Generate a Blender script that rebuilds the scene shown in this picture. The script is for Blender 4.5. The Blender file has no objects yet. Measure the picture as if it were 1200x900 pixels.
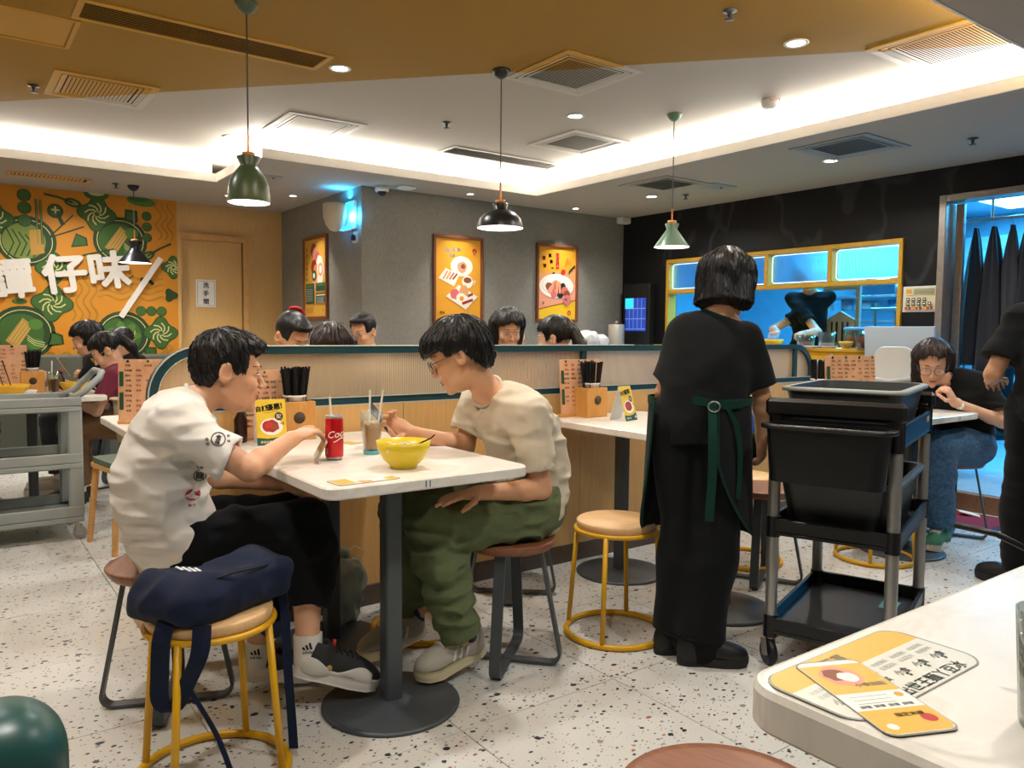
import bpy, math, random
import numpy as np
from mathutils import Vector, Matrix
random.seed(7); np.random.seed(7)
SC = bpy.context.scene
COL = SC.collection
PI = math.pi

# ---------------------------------------------------------------- camera, world, exposure, lights
EYE = 1.165
YAW, PITCH, ROLL, FPX = math.radians(53.78), math.radians(3.72), math.radians(0.47), 915.0
_f = Vector((math.cos(YAW)*math.cos(PITCH), math.sin(YAW)*math.cos(PITCH), -math.sin(PITCH)))
_r = Vector((math.sin(YAW), -math.cos(YAW), 0)); _u = _r.cross(_f)
_r2 = math.cos(ROLL)*_r + math.sin(ROLL)*_u; _u2 = -math.sin(ROLL)*_r + math.cos(ROLL)*_u
cam = bpy.data.cameras.new('camera'); camo = bpy.data.objects.new('camera', cam); COL.objects.link(camo)
camo.matrix_world = Matrix(((_r2.x, _u2.x, -_f.x, 0), (_r2.y, _u2.y, -_f.y, 0), (_r2.z, _u2.z, -_f.z, EYE), (0, 0, 0, 1)))
cam.sensor_width = 36; cam.lens = FPX*36/1200; cam.clip_start = 0.05
SC.camera = camo
w = bpy.data.worlds.new('world'); SC.world = w; w.use_nodes = True
w.node_tree.nodes['Background'].inputs[0].default_value = (0.9, 0.93, 1, 1)
w.node_tree.nodes['Background'].inputs[1].default_value = 0.3
SC.view_settings.view_transform = 'Standard'; SC.view_settings.look = 'None'
SC.view_settings.exposure = 0.0; SC.view_settings.gamma = 1.0; SC.view_settings.use_curve_mapping = False

ZS, ZU = 2.467, 2.65          # underside of the dropped soffit, upper ceiling
def area(name, loc, size, power, col=(1, .96, .9), rot=(0, 0, 0), size_y=None, spread=PI):
    l = bpy.data.lights.new(name, 'AREA'); l.energy = power; l.color = col; l.size = size; l.spread = spread
    if size_y: l.shape = 'RECTANGLE'; l.size_y = size_y
    else: l.shape = 'DISK'
    o = bpy.data.objects.new(name, l); COL.objects.link(o); o.location = loc; o.rotation_euler = rot
    return o
WARM = (1.0, 0.965, 0.91)
DOWNLIGHTS = [(1.87, 4.22, ZU), (3.56, 2.44, ZU), (3.55, 4.14, ZU), (1.85, 6.19, ZU), (5.47, 5.26, ZS), (5.39, 3.37, ZS),
              (.1, 4.2, ZU), (.0, 2.3, ZU), (1.7, 2.2, ZU), (.3, .6, ZS), (1.9, .5, ZS), (3.9, .4, ZS), (5.4, 1.2, ZS), (1.0, 7.72, ZS), (-.3, 7.72, ZS), (-.9, 6.0, ZU)]  # entries after the first here are added room lighting, without fittings
for x, y, z in DOWNLIGHTS:
    area('downlight_lamp', (x, y, z-.02), .10, 15, WARM, spread=math.radians(150))
SPOTS = [(4.06, 6.23, ZS), (5.38, 6.25, ZS), (2.78, 7.38, ZS), (2.29, 7.77, ZS)]
for x, y, z in SPOTS:
    area('accent_lamp', (x, y, z-.02), .05, 5, (1, .93, .82), spread=math.radians(75))
# LED strips lying in the cove on top of the soffit edge, shining up at the upper ceiling
def cove(x0, y0, x1, y1):
    L = math.hypot(x1-x0, y1-y0); a = math.atan2(y1-y0, x1-x0)
    area('cove_led', ((x0+x1)/2, (y0+y1)/2, ZS+.075), L, 26*L, (1, .94, .85), (PI, 0, a), .03)
cove(-2.4, 7.20, 1.93, 7.20); cove(2.06, 7.1, 2.06, 6.0); cove(2.1, 5.98, 4.64, 5.98); cove(4.68, 5.95, 4.68, 1.55); cove(-2.4, 1.48, 4.6, 1.48)
# kitchen panels
BLUE = (.04, .50, 1.0)
for x, y in ((7.3, 2.6), (7.3, 4.6), (9.15, 3.55), (9.0, 5.2), (8.3, 1.6)):
    area('kitchen_lamp', (x, y, 2.55), .9, 85, BLUE, size_y=.5)
# wash of light at the head of the mural from an unseen lamp; the soffit has no slot
area('unseen_mural_lamp', (-.1, 8.36, ZS+.03), 4.0, 10, (1, .82, .5), (0, 0, 0), .04)
# ---------------------------------------------------------------- helpers
def lin(h):
    if isinstance(h, str):
        h = h.lstrip('#'); c = [int(h[i:i+2], 16)/255 for i in (0, 2, 4)]
    else: c = list(h)
    return tuple(x/12.92 if x <= .04045 else ((x+.055)/1.055)**2.4 for x in c) + (1,)
class NT:
    def __init__(s, name):
        s.m = bpy.data.materials.new(name); s.m.use_nodes = True; s.t = s.m.node_tree; s.b = s.t.nodes['Principled BSDF']; s.o = s.t.nodes['Material Output']
    def n(s, ty, **kw):
        x = s.t.nodes.new(ty)
        for k, v in kw.items():
            if k.startswith('i_'):
                kk = k[2:]; x.inputs[int(kk) if kk.isdigit() else kk].default_value = v
            else: setattr(x, k, v)
        return x
    def l(s, a, b): s.t.links.new(a, b)
    def ramp(s, fac, stops, interp='LINEAR'):
        r = s.n('ShaderNodeValToRGB'); r.color_ramp.interpolation = interp; e = r.color_ramp.elements
        e[0].position, e[0].color = stops[0]; e[1].position, e[1].color = stops[-1]
        for p, c in stops[1:-1]:
            q = e.new(p); q.color = c
        s.l(fac, r.inputs[0]); return r.outputs[0]
    def coord(s, scale=(1, 1, 1), kind='Object', rot=(0, 0, 0)):
        c = s.n('ShaderNodeTexCoord'); m = s.n('ShaderNodeMapping'); m.inputs['Scale'].default_value = scale; m.inputs['Rotation'].default_value = rot
        s.l(c.outputs[kind], m.inputs[0]); return m.outputs[0]
    def pos(s, scale=(1, 1, 1)):
        g = s.n('ShaderNodeNewGeometry'); m = s.n('ShaderNodeMapping'); m.inputs['Scale'].default_value = scale
        s.l(g.outputs['Position'], m.inputs[0]); return m.outputs[0]
    def mix(s, f, a, b, mode='MIX'):
        x = s.n('ShaderNodeMix'); x.data_type = 'RGBA'; x.blend_type = mode
        for i, v in ((0, f), (6, a), (7, b)):
            if hasattr(v, 'is_linked') or hasattr(v, 'links'): s.l(v, x.inputs[i])
            else: x.inputs[i].default_value = v
        return x.outputs[2]
    def bump(s, h, strength=.3, dist=.002):
        b = s.n('ShaderNodeBump'); b.inputs['Strength'].default_value = strength; b.inputs['Distance'].default_value = dist
        s.l(h, b.inputs['Height']); s.l(b.outputs[0], s.b.inputs['Normal'])
def mat(name, col, rough=.5, metal=0, bump=0, bscale=200, var=0, vscale=8, spec=None, coat=0, sheen=0, trans=0, emit=None, es=0, alpha=1, ior=1.45, sss=0):
    q = NT(name); b = q.b; c = lin(col)
    b.inputs['Roughness'].default_value = rough; b.inputs['Metallic'].default_value = metal; b.inputs['Base Color'].default_value = c
    b.inputs['IOR'].default_value = ior
    if spec is not None: b.inputs['Specular IOR Level'].default_value = spec
    if coat: b.inputs['Coat Weight'].default_value = coat; b.inputs['Coat Roughness'].default_value = .1
    if sheen: b.inputs['Sheen Weight'].default_value = sheen
    if trans: b.inputs['Transmission Weight'].default_value = trans
    if sss: b.inputs['Subsurface Weight'].default_value = sss; b.inputs['Subsurface Radius'].default_value = (.5, .2, .1); b.inputs['Subsurface Scale'].default_value = .02
    if emit: b.inputs['Emission Color'].default_value = lin(emit); b.inputs['Emission Strength'].default_value = es
    if var:
        n = q.n('ShaderNodeTexNoise', i_Scale=vscale, i_Detail=4.0); q.l(q.coord(), n.inputs['Vector'])
        d = tuple(x*(1-var) for x in c[:3])+(1,); e = tuple(min(1, x*(1+var)) for x in c[:3])+(1,)
        q.l(q.ramp(n.outputs[0], [(.3, d), (.7, e)]), b.inputs['Base Color'])
    if bump:
        n = q.n('ShaderNodeTexNoise', i_Scale=bscale, i_Detail=3.0); q.l(q.coord(), n.inputs['Vector']); q.bump(n.outputs[0], bump)
    return q.m
def wood(name, c1, c2, scale=(2, 40, 2), rough=.45, coat=0, pos=True):
    q = NT(name); v = q.pos(scale) if pos else q.coord(scale)
    n = q.n('ShaderNodeTexNoise', i_Scale=4.0, i_Detail=6.0, i_Roughness=.65); q.l(v, n.inputs['Vector'])
    q.l(q.ramp(n.outputs[0], [(.3, lin(c1)), (.7, lin(c2))]), q.b.inputs['Base Color']); q.b.inputs['Roughness'].default_value = rough
    if coat: q.b.inputs['Coat Weight'].default_value = coat
    q.bump(n.outputs[0], .15, .001); return q.m

def link(o, parent=None):
    COL.objects.link(o)
    if parent is not None:
        o.parent = parent
    return o
def tag(o, label=None, cat=None, group=None, kind=None):
    if label: o['label'] = label
    if cat: o['category'] = cat
    if group: o['group'] = group
    if kind: o['kind'] = kind
    return o
def thing(name, label, cat, loc=(0, 0, 0), rz=0, group=None):
    o = bpy.data.objects.new(name, None); o.empty_display_size = .1; link(o); o.location = loc; o.rotation_euler = (0, 0, rz)
    return tag(o, label, cat, group)
def copy_tree(o, parent=None):
    c = o.copy(); COL.objects.link(c)
    if parent is not None: c.parent = parent
    for ch in list(o.children): copy_tree(ch, c)
    return c

def rm(rx=0, ry=0, rz=0):
    return Matrix.Rotation(rz, 3, 'Z') @ Matrix.Rotation(ry, 3, 'Y') @ Matrix.Rotation(rx, 3, 'X')
class MB:
    def __init__(s): s.v = []; s.f = []; s.mi = []; s.ms = []; s.cur = 0; s.sm = []; s.smooth = False
    def use(s, m):
        if m not in s.ms: s.ms.append(m)
        s.cur = s.ms.index(m); return s
    def add(s, vs, fs, smooth=None):
        b = len(s.v); s.v += [tuple(v) for v in vs]
        for f in fs: s.f.append(tuple(i+b for i in f)); s.mi.append(s.cur); s.sm.append(s.smooth if smooth is None else smooth)
        return s
    def box(s, c, d, R=None, bev=0):
        h = [x/2 for x in d]; c = Vector(c)
        if bev:
            b = min(bev, min(h)*.98); pts = []
            for sx in (-1, 1):
                for sy in (-1, 1):
                    for sz in (-1, 1):
                        pts += [(sx*h[0], sy*(h[1]-b), sz*(h[2]-b)), (sx*(h[0]-b), sy*h[1], sz*(h[2]-b)), (sx*(h[0]-b), sy*(h[1]-b), sz*h[2])]
            I = lambda x, y, z, k: ((x*2+y)*2+z)*3+k
            F = []
            for k, (a, bb) in enumerate(((1, 2), (0, 2), (0, 1))):
                for sg in (0, 1):
                    q = []
                    for u, v in ((0, 0), (1, 0), (1, 1), (0, 1)):
                        t = [0, 0, 0]; t[k] = sg; t[a] = u; t[bb] = v; q.append(I(*t, k))
                    if (sg == 1) == (k == 1): q.reverse()
                    F.append(q)
            for k, (a, bb) in enumerate(((1, 2), (0, 2), (0, 1))):   # edges parallel to axis k
                for u in (0, 1):
                    for v in (0, 1):
                        t0 = [0, 0, 0]; t0[a] = u; t0[bb] = v; t1 = list(t0); t1[k] = 1
                        q = [I(*t0, a), I(*t1, a), I(*t1, bb), I(*t0, bb)]
                        if (u == v) != (k == 1): q.reverse()
                        F.append(q)
            for x in (0, 1):
                for y in (0, 1):
                    for z in (0, 1):
                        q = [I(x, y, z, 0), I(x, y, z, 1), I(x, y, z, 2)]
                        if (x+y+z) % 2 == 0: q.reverse()
                        F.append(q)
            vs = pts
        else:
            vs = [(sx*h[0], sy*h[1], sz*h[2]) for sx in (-1, 1) for sy in (-1, 1) for sz in (-1, 1)]
            F = [(0, 1, 3, 2), (4, 6, 7, 5), (0, 4, 5, 1), (2, 3, 7, 6), (0, 2, 6, 4), (1, 5, 7, 3)]
        vs = [(R @ Vector(v) if R else Vector(v)) + c for v in vs]
        return s.add(vs, F, False)
    def bx(s, x0, x1, y0, y1, z0, z1, bev=0): return s.box(((x0+x1)/2, (y0+y1)/2, (z0+z1)/2), (abs(x1-x0), abs(y1-y0), abs(z1-z0)), None, bev)
    def lathe(s, prof, c=(0, 0, 0), n=32, R=None, cap=True, smooth=True):
        c = Vector(c); vs = []; F = []
        for r, z in prof:
            for i in range(n):
                a = 2*PI*i/n; v = Vector((r*math.cos(a), r*math.sin(a), z)); vs.append((R @ v if R else v)+c)
        for j in range(len(prof)-1):
            for i in range(n):
                k = (i+1) % n; F.append((j*n+i, j*n+k, (j+1)*n+k, (j+1)*n+i))
        s.add(vs, F, smooth)
        if cap:
            for j, rev in ((0, True), (len(prof)-1, False)):
                if prof[j][0] > 1e-5:
                    ring = [vs[j*n+i] for i in range(n)]
                    s.add(ring, [tuple(range(n))[::-1] if rev else tuple(range(n))], False)
        return s
    def cyl(s, a, b, r, r2=None, n=16, cap=True):
        a = Vector(a); b = Vector(b); d = b-a; q = d.to_track_quat('Z', 'Y').to_matrix()
        return s.lathe([(r, 0), (r if r2 is None else r2, d.length)], a, n, q, cap)
    def tube(s, pts, r, n=10, closed=False, flat=1.0, up=None, cap=True):
        pts = [Vector(p) for p in pts]; m = len(pts); vs = []; F = []
        rr = r if hasattr(r, '__len__') else [r]*m
        prev = Vector(up) if up else None
        for i in range(m):
            if closed: t = pts[(i+1) % m]-pts[i-1]
            else: t = pts[min(i+1, m-1)]-pts[max(i-1, 0)]
            t.normalize()
            if prev is None: prev = t.orthogonal()
            u = (prev - t*prev.dot(t))
            u = u.normalized() if u.length > 1e-6 else t.orthogonal().normalized()
            if not up: prev = u
            w_ = t.cross(u)
            for k in range(n):
                a = 2*PI*(k+.5)/n; vs.append(pts[i]+u*math.cos(a)*rr[i]*flat+w_*math.sin(a)*rr[i])
        e = m if closed else m-1
        for i in range(e):
            for k in range(n):
                j = (i+1) % m; kk = (k+1) % n; F.append((i*n+k, i*n+kk, j*n+kk, j*n+k))
        if not closed and cap: F.append(tuple(range(n))[::-1]); F.append(tuple(range((m-1)*n, m*n)))
        return s.add(vs, F, n > 4)
    def strip(s, pts, w_, t, wdir):
        """flat bar bent along pts, width w_ along wdir, thickness t"""
        pts = [Vector(p) for p in pts]; wd = Vector(wdir).normalized(); m = len(pts); vs = []; F = []
        for i in range(m):
            d = (pts[min(i+1, m-1)]-pts[max(i-1, 0)]).normalized(); nn = d.cross(wd).normalized()
            for a, b in ((-1, -1), (1, -1), (1, 1), (-1, 1)): vs.append(pts[i]+wd*a*w_/2+nn*b*t/2)
        for i in range(m-1):
            for k in range(4):
                kk = (k+1) % 4; F.append((i*4+k, i*4+kk, i*4+4+kk, i*4+4+k))
        F.append((3, 2, 1, 0)); F.append(tuple(range((m-1)*4, m*4)))
        return s.add(vs, F, False)
    def prism(s, poly, z0, z1, R=None, c=(0, 0, 0), smooth=False):
        n = len(poly); c = Vector(c); vs = [Vector((x, y, z)) for z in (z0, z1) for x, y in poly]
        vs = [(R @ v if R else v)+c for v in vs]
        F = [tuple(range(n))[::-1], tuple(range(n, 2*n))]+[(i, (i+1) % n, n+(i+1) % n, n+i) for i in range(n)]
        return s.add(vs, F, smooth)
    def ball(s, c, r, n=16, R=None):
        if not hasattr(r, '__len__'): r = (r, r, r)
        m = n//2; vs = []; F = []; c = Vector(c)
        for j in range(m+1):
            th = PI*j/m
            for i in range(n):
                a = 2*PI*i/n; v = Vector((r[0]*math.sin(th)*math.cos(a), r[1]*math.sin(th)*math.sin(a), -r[2]*math.cos(th))); vs.append((R @ v if R else v)+c)
        for j in range(m):
            for i in range(n):
                k = (i+1) % n; F.append((j*n+i, j*n+k, (j+1)*n+k, (j+1)*n+i))
        return s.add(vs, F, True)
    def build(s, name, m=None, parent=None, kind=None):
        me = bpy.data.meshes.new(name); me.from_pydata([tuple(v) for v in s.v], [], s.f)
        ms = s.ms if s.ms else [m]
        for x in ms: me.materials.append(x)
        if s.ms: me.polygons.foreach_set('material_index', s.mi)
        me.polygons.foreach_set('use_smooth', s.sm); me.update()
        o = bpy.data.objects.new(name, me); link(o, parent)
        if kind: o['kind'] = kind
        return o
def rrect(x0, x1, y0, y1, r, n=6, corners=(1, 1, 1, 1)):
    out = []
    for k, (cx, cy, a0) in enumerate(((x1-r, y1-r, 0), (x0+r, y1-r, 90), (x0+r, y0+r, 180), (x1-r, y0+r, 270))):
        if corners[k]:
            for i in range(n+1):
                a = math.radians(a0+90*i/n); out.append((cx+r*math.cos(a), cy+r*math.sin(a)))
        else: out.append(((x1, y1), (x0, y1), (x0, y0), (x1, y0))[k])
    return out
def arc(c, r, a0, a1, n=8, z=None):
    return [(c[0]+r*math.cos(math.radians(a0+(a1-a0)*i/n)), c[1]+r*math.sin(math.radians(a0+(a1-a0)*i/n))) for i in range(n+1)]

# text as geometry -------------------------------------------------
_tc = {}
def glyphs(txt, bold=0.0, ext=0.0):
    """returns (verts, faces) of a text of size 1, centred"""
    key = (txt, bold, ext); b_ = bold*.75; bold = 0
    if key in _tc: return _tc[key]
    cu = bpy.data.curves.new('t', 'FONT'); cu.body = txt; cu.size = 1; cu.offset = bold; cu.extrude = ext; cu.align_x = 'CENTER'; cu.resolution_u = 2
    ob = bpy.data.objects.new('t', cu); COL.objects.link(ob)
    dg = bpy.context.evaluated_depsgraph_get(); me = bpy.data.meshes.new_from_object(ob.evaluated_get(dg))
    vs = [tuple(v.co) for v in me.vertices]; fs = [tuple(p.vertices) for p in me.polygons]
    bpy.data.objects.remove(ob); bpy.data.curves.remove(cu); bpy.data.meshes.remove(me)
    if vs:
        ys = [v[1] for v in vs]; xs = [v[0] for v in vs]; cy = (min(ys)+max(ys))/2; cx = (min(xs)+max(xs))/2
        vs = [(v[0]-cx, v[1]-cy, v[2]) for v in vs]
    if b_ > 0 and vs:
        v0, f0 = vs, fs; vs, fs = [], []
        for dx, dy in ((0, 0), (b_, 0), (-b_, 0), (0, b_), (0, -b_), (b_*.7, b_*.7), (-b_*.7, b_*.7), (b_*.7, -b_*.7), (-b_*.7, -b_*.7))[:9 if b_ > .03 else 5]:
            o_ = len(vs); e_ = .0004*len(vs)/max(len(v0), 1) if ext else 0; vs += [(x+dx, y+dy, z*(1-e_)) for x, y, z in v0]; fs += [tuple(i+o_ for i in q) for q in f0]
    _tc[key] = (vs, fs); return _tc[key]
class Print(MB):
    """flat art on a plane: origin O, right U, up V (world or local vectors)"""
    def __init__(s, O, U, V, W, H, step=.0012):
        super().__init__(); s.O = Vector(O); s.U = Vector(U).normalized(); s.V = Vector(V).normalized(); s.N = s.U.cross(s.V); s.W, s.H = W, H; s.z = 0.0; s.step = step; s.clip = True; s.metric = False
    def P(s, x, y, z=None):
        if s.clip: x = min(max(x, 0), 1); y = min(max(y, 0), 1)
        return s.O+s.U*x*s.W+s.V*y*s.H+s.N*(s.z if z is None else z)
    def up(s): s.z += s.step; return s
    def reset(s): s.z = .0003; return s
    def poly(s, m, pts): s.use(m); s.up(); return s.add([s.P(x, y) for x, y in pts], [tuple(range(len(pts)))], False)
    def rect(s, m, x0, y0, x1, y1): return s.poly(m, [(x0, y0), (x1, y0), (x1, y1), (x0, y1)])
    def ell(s, m, cx, cy, rx, ry=None, rot=0, n=28):
        if ry is None: ry = rx*s.W/s.H
        k = s.W/s.H; out = []
        for i in range(n):
            a = 2*PI*i/n; X = rx*math.cos(a); Y = ry/k*math.sin(a); out.append((cx+X*math.cos(rot)-Y*math.sin(rot), cy+(X*math.sin(rot)+Y*math.cos(rot))*k))
        return s.poly(m, out)
    def line(s, m, pts, w_):
        s.use(m); s.up(); k = s.W/s.H; q = [Vector((x, y/k)) for x, y in pts]; L = []; R_ = []
        for i in range(len(q)):
            d = (q[min(i+1, len(q)-1)]-q[max(i-1, 0)]).normalized(); nn = Vector((-d.y, d.x))*w_/2
            L.append(q[i]+nn); R_.append(q[i]-nn)
        vs = [s.P(v.x, v.y*k) for v in L]+[s.P(v.x, v.y*k) for v in R_]; n = len(q)
        return s.add(vs, [(i, n+i, n+i+1, i+1) for i in range(n-1)], False)
    def text(s, m, txt, cx, cy, size, rot=0, bold=.02, sx=1):
        vs, fs = glyphs(txt, bold); s.use(m); s.up(); k = s.W/s.H; size = size/s.W if s.metric else size
        out = []
        for x, y, _ in vs:
            X = x*size*sx; Y = y*size; out.append(s.P(cx+X*math.cos(rot)-Y*math.sin(rot), cy+(X*math.sin(rot)+Y*math.cos(rot))*k))
        return s.add(out, fs, False)

# signed-distance modelling ----------------------------------------
V3 = lambda *a: np.array(a if len(a) == 3 else a[0], np.float32)
def nrm(v): v = np.asarray(v, np.float64); return v/np.linalg.norm(v)
def cap(a, b, r1, r2=None):
    a = V3(a); b = V3(b); r2 = r1 if r2 is None else r2; ab = b-a; q = float(ab@ab)+1e-9
    def f(P):
        pa = P-a; t = np.clip(pa@ab/q, 0, 1); d = pa-t[:, None]*ab
        return np.sqrt(np.einsum('ij,ij->i', d, d))-(r1+(r2-r1)*t)
    return f
def basis(fwd, up):
    f = nrm(fwd); u = np.asarray(up, float); u = nrm(u-f*(u@f)); l = np.cross(u, f); return np.array([f, l, u], np.float32)   # rows: forward, left, up
def ell(c, r, B=None):
    c = V3(c); r = V3(r)
    def f(P):
        q = (P-c) if B is None else (P-c)@B.T
        k0 = np.sqrt(np.einsum('ij,ij->i', q/r, q/r)); k1 = np.sqrt(np.einsum('ij,ij->i', q/r**2, q/r**2))
        return k0*(k0-1)/np.maximum(k1, 1e-6)
    return f
def rbox(c, h, r, B=None):
    c = V3(c); h = V3(h)-r
    def f(P):
        q = np.abs((P-c) if B is None else (P-c)@B.T)-h
        return np.sqrt((np.maximum(q, 0)**2).sum(1))+np.minimum(q.max(1), 0)-r
    return f
def half(p, n):   # keeps the side against n
    p = V3(p); n = V3(nrm(n))
    return lambda P: (P-p)@n
def U(k, *fs):
    def f(P):
        d = fs[0](P)
        for g in fs[1:]:
            e = g(P)
            if k > 0: h = np.maximum(k-np.abs(d-e), 0)/k; d = np.minimum(d, e)-h*h*k*.25
            else: d = np.minimum(d, e)
        return d
    return f
def I(f, g): return lambda P: np.maximum(f(P), g(P))
def S(k, f, g):
    def h(P):
        d = f(P); e = -g(P)
        if k > 0: q = np.maximum(k-np.abs(d-e), 0)/k; return np.maximum(d, e)+q*q*k*.25
        return np.maximum(d, e)
    return h
def infl(f, r): return lambda P: f(P)-r
_lat = np.random.RandomState(3).rand(32, 32, 32).astype(np.float32)*2-1
def noise(P):
    i = np.floor(P).astype(np.int32); t = P-i; t = t*t*(3-2*t); i &= 31; j = (i+1) & 31; o = 0
    for a in (0, 1):
        x = j[:, 0] if a else i[:, 0]; wx = t[:, 0] if a else 1-t[:, 0]
        for b in (0, 1):
            y = j[:, 1] if b else i[:, 1]; wy = wx*(t[:, 1] if b else 1-t[:, 1])
            o = o+wy*((1-t[:, 2])*_lat[x, y, i[:, 2]]+t[:, 2]*_lat[x, y, j[:, 2]])
    return o
def wrinkle(f, amp, freq, B=None, off=0, sharp=True):
    """folds: noise stretched along the rows of B by 1/freq"""
    fr = V3(freq)
    def g(P):
        q = (P if B is None else P@B.T)*fr+off; n = noise(q)
        if sharp: n = 1-2.2*np.abs(n)
        n2 = noise(q*2.3+9.1)
        return f(P)-amp*(n+.4*n2)
    return g
def mesh_sdf(name, f, lo, hi, h, mats, parent=None, assign=None, margin=.012, smooth=1):
    lo = np.array(lo, np.float32); hi = np.array(hi, np.float32); B = 8
    nb = np.ceil((hi-lo)/(h*B)).astype(int)+1; n = nb*B
    g = [np.arange(x)*B+B/2-.5 for x in nb]
    C = np.stack(np.meshgrid(*g, indexing='ij'), -1).reshape(-1, 3).astype(np.float32)
    d = f(C*h+lo); keep = np.abs(d) < B*h*.5*1.7321*1.15+margin
    Vd = np.repeat(np.repeat(np.repeat(np.where(d < 0, -1, 1).astype(np.float32).reshape(nb), B, 0), B, 1), B, 2)
    V6 = Vd.reshape(nb[0], B, nb[1], B, nb[2], B)
    kb = np.argwhere(keep.reshape(nb)); loc = np.stack(np.meshgrid(*[np.arange(B)]*3, indexing='ij'), -1).reshape(-1, 3)
    for s in range(0, len(kb), 1500):
        k = kb[s:s+1500]; P = ((k[:, None, :]*B+loc[None]).reshape(-1, 3)*h+lo).astype(np.float32)
        V6[k[:, 0], :, k[:, 1], :, k[:, 2], :] = f(P).reshape(len(k), B, B, B)
    Vd = V6.reshape(n); ins = Vd < 0
    cs = np.zeros(n-1, np.int8)
    for a in (0, 1):
        for b in (0, 1):
            for c in (0, 1): cs += ins[a:n[0]-1+a, b:n[1]-1+b, c:n[2]-1+c]
    act = np.argwhere((cs > 0) & (cs < 8)); idx = np.full(n-1, -1, np.int32); idx[act[:, 0], act[:, 1], act[:, 2]] = np.arange(len(act))
    cor = [(a, b, c) for a in (0, 1) for b in (0, 1) for c in (0, 1)]
    val = np.stack([Vd[act[:, 0]+a, act[:, 1]+b, act[:, 2]+c] for a, b, c in cor], 1)
    acc = np.zeros((len(act), 3)); cnt = np.zeros(len(act))
    for i in range(8):
        for j in range(i+1, 8):
            if sum(abs(cor[i][q]-cor[j][q]) for q in range(3)) != 1: continue
            m = (val[:, i] < 0) != (val[:, j] < 0); t = np.where(m, val[:, i]/np.where(m, val[:, i]-val[:, j], 1), 0)
            p = np.array(cor[i])+t[:, None]*(np.array(cor[j])-np.array(cor[i])); acc += np.where(m[:, None], p, 0); cnt += m
    P = act+acc/cnt[:, None]
    Q = []
    for ax in range(3):
        b, c = [(1, 2), (2, 0), (0, 1)][ax]
        sl0 = [slice(0, n[q]-1) for q in range(3)]; sl1 = list(sl0); sl1[ax] = slice(1, n[ax])
        sl0[b] = sl1[b] = slice(1, n[b]-1); sl0[c] = sl1[c] = slice(1, n[c]-1)
        A = ins[tuple(sl0)]; Bm = ins[tuple(sl1)]; e = np.argwhere(A != Bm); fl = A[e[:, 0], e[:, 1], e[:, 2]]
        e = e.copy(); e[:, b] += 1; e[:, c] += 1
        def at(db, dc):
            k = e.copy(); k[:, b] += db; k[:, c] += dc; return idx[k[:, 0], k[:, 1], k[:, 2]]
        q = np.stack([at(-1, -1), at(0, -1), at(0, 0), at(-1, 0)], 1); q[~fl] = q[~fl][:, ::-1]; Q.append(q)
    Q = np.concatenate(Q); Q = Q[(Q >= 0).all(1)]
    for _ in range(smooth):   # light relaxation
        s_ = np.zeros_like(P); k_ = np.zeros(len(P))
        for a, b in ((0, 1), (1, 2), (2, 3), (3, 0)):
            for u, v in ((a, b), (b, a)):
                for q in range(3): s_[:, q] += np.bincount(Q[:, u], P[Q[:, v], q], len(P))
                k_ += np.bincount(Q[:, u], minlength=len(P))
        P = P*.6+.4*s_/np.maximum(k_, 1)[:, None]
    W = P*h+lo
    me = bpy.data.meshes.new(name); me.vertices.add(len(W)); me.vertices.foreach_set('co', W.astype(np.float32).ravel())
    me.loops.add(Q.size); me.loops.foreach_set('vertex_index', Q.astype(np.int32).ravel())
    me.polygons.add(len(Q)); me.polygons.foreach_set('loop_start', np.arange(0, Q.size, 4, dtype=np.int32)); me.polygons.foreach_set('loop_total', np.full(len(Q), 4, np.int32))
    if not isinstance(mats, (list, tuple)): mats = [mats]
    for m in mats: me.materials.append(m)
    if assign is not None: me.polygons.foreach_set('material_index', assign(W[Q].mean(1)).astype(np.int32))
    me.polygons.foreach_set('use_smooth', np.ones(len(Q), bool)); me.update(calc_edges=True)
    o = bpy.data.objects.new(name, me); link(o, parent); return o
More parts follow.
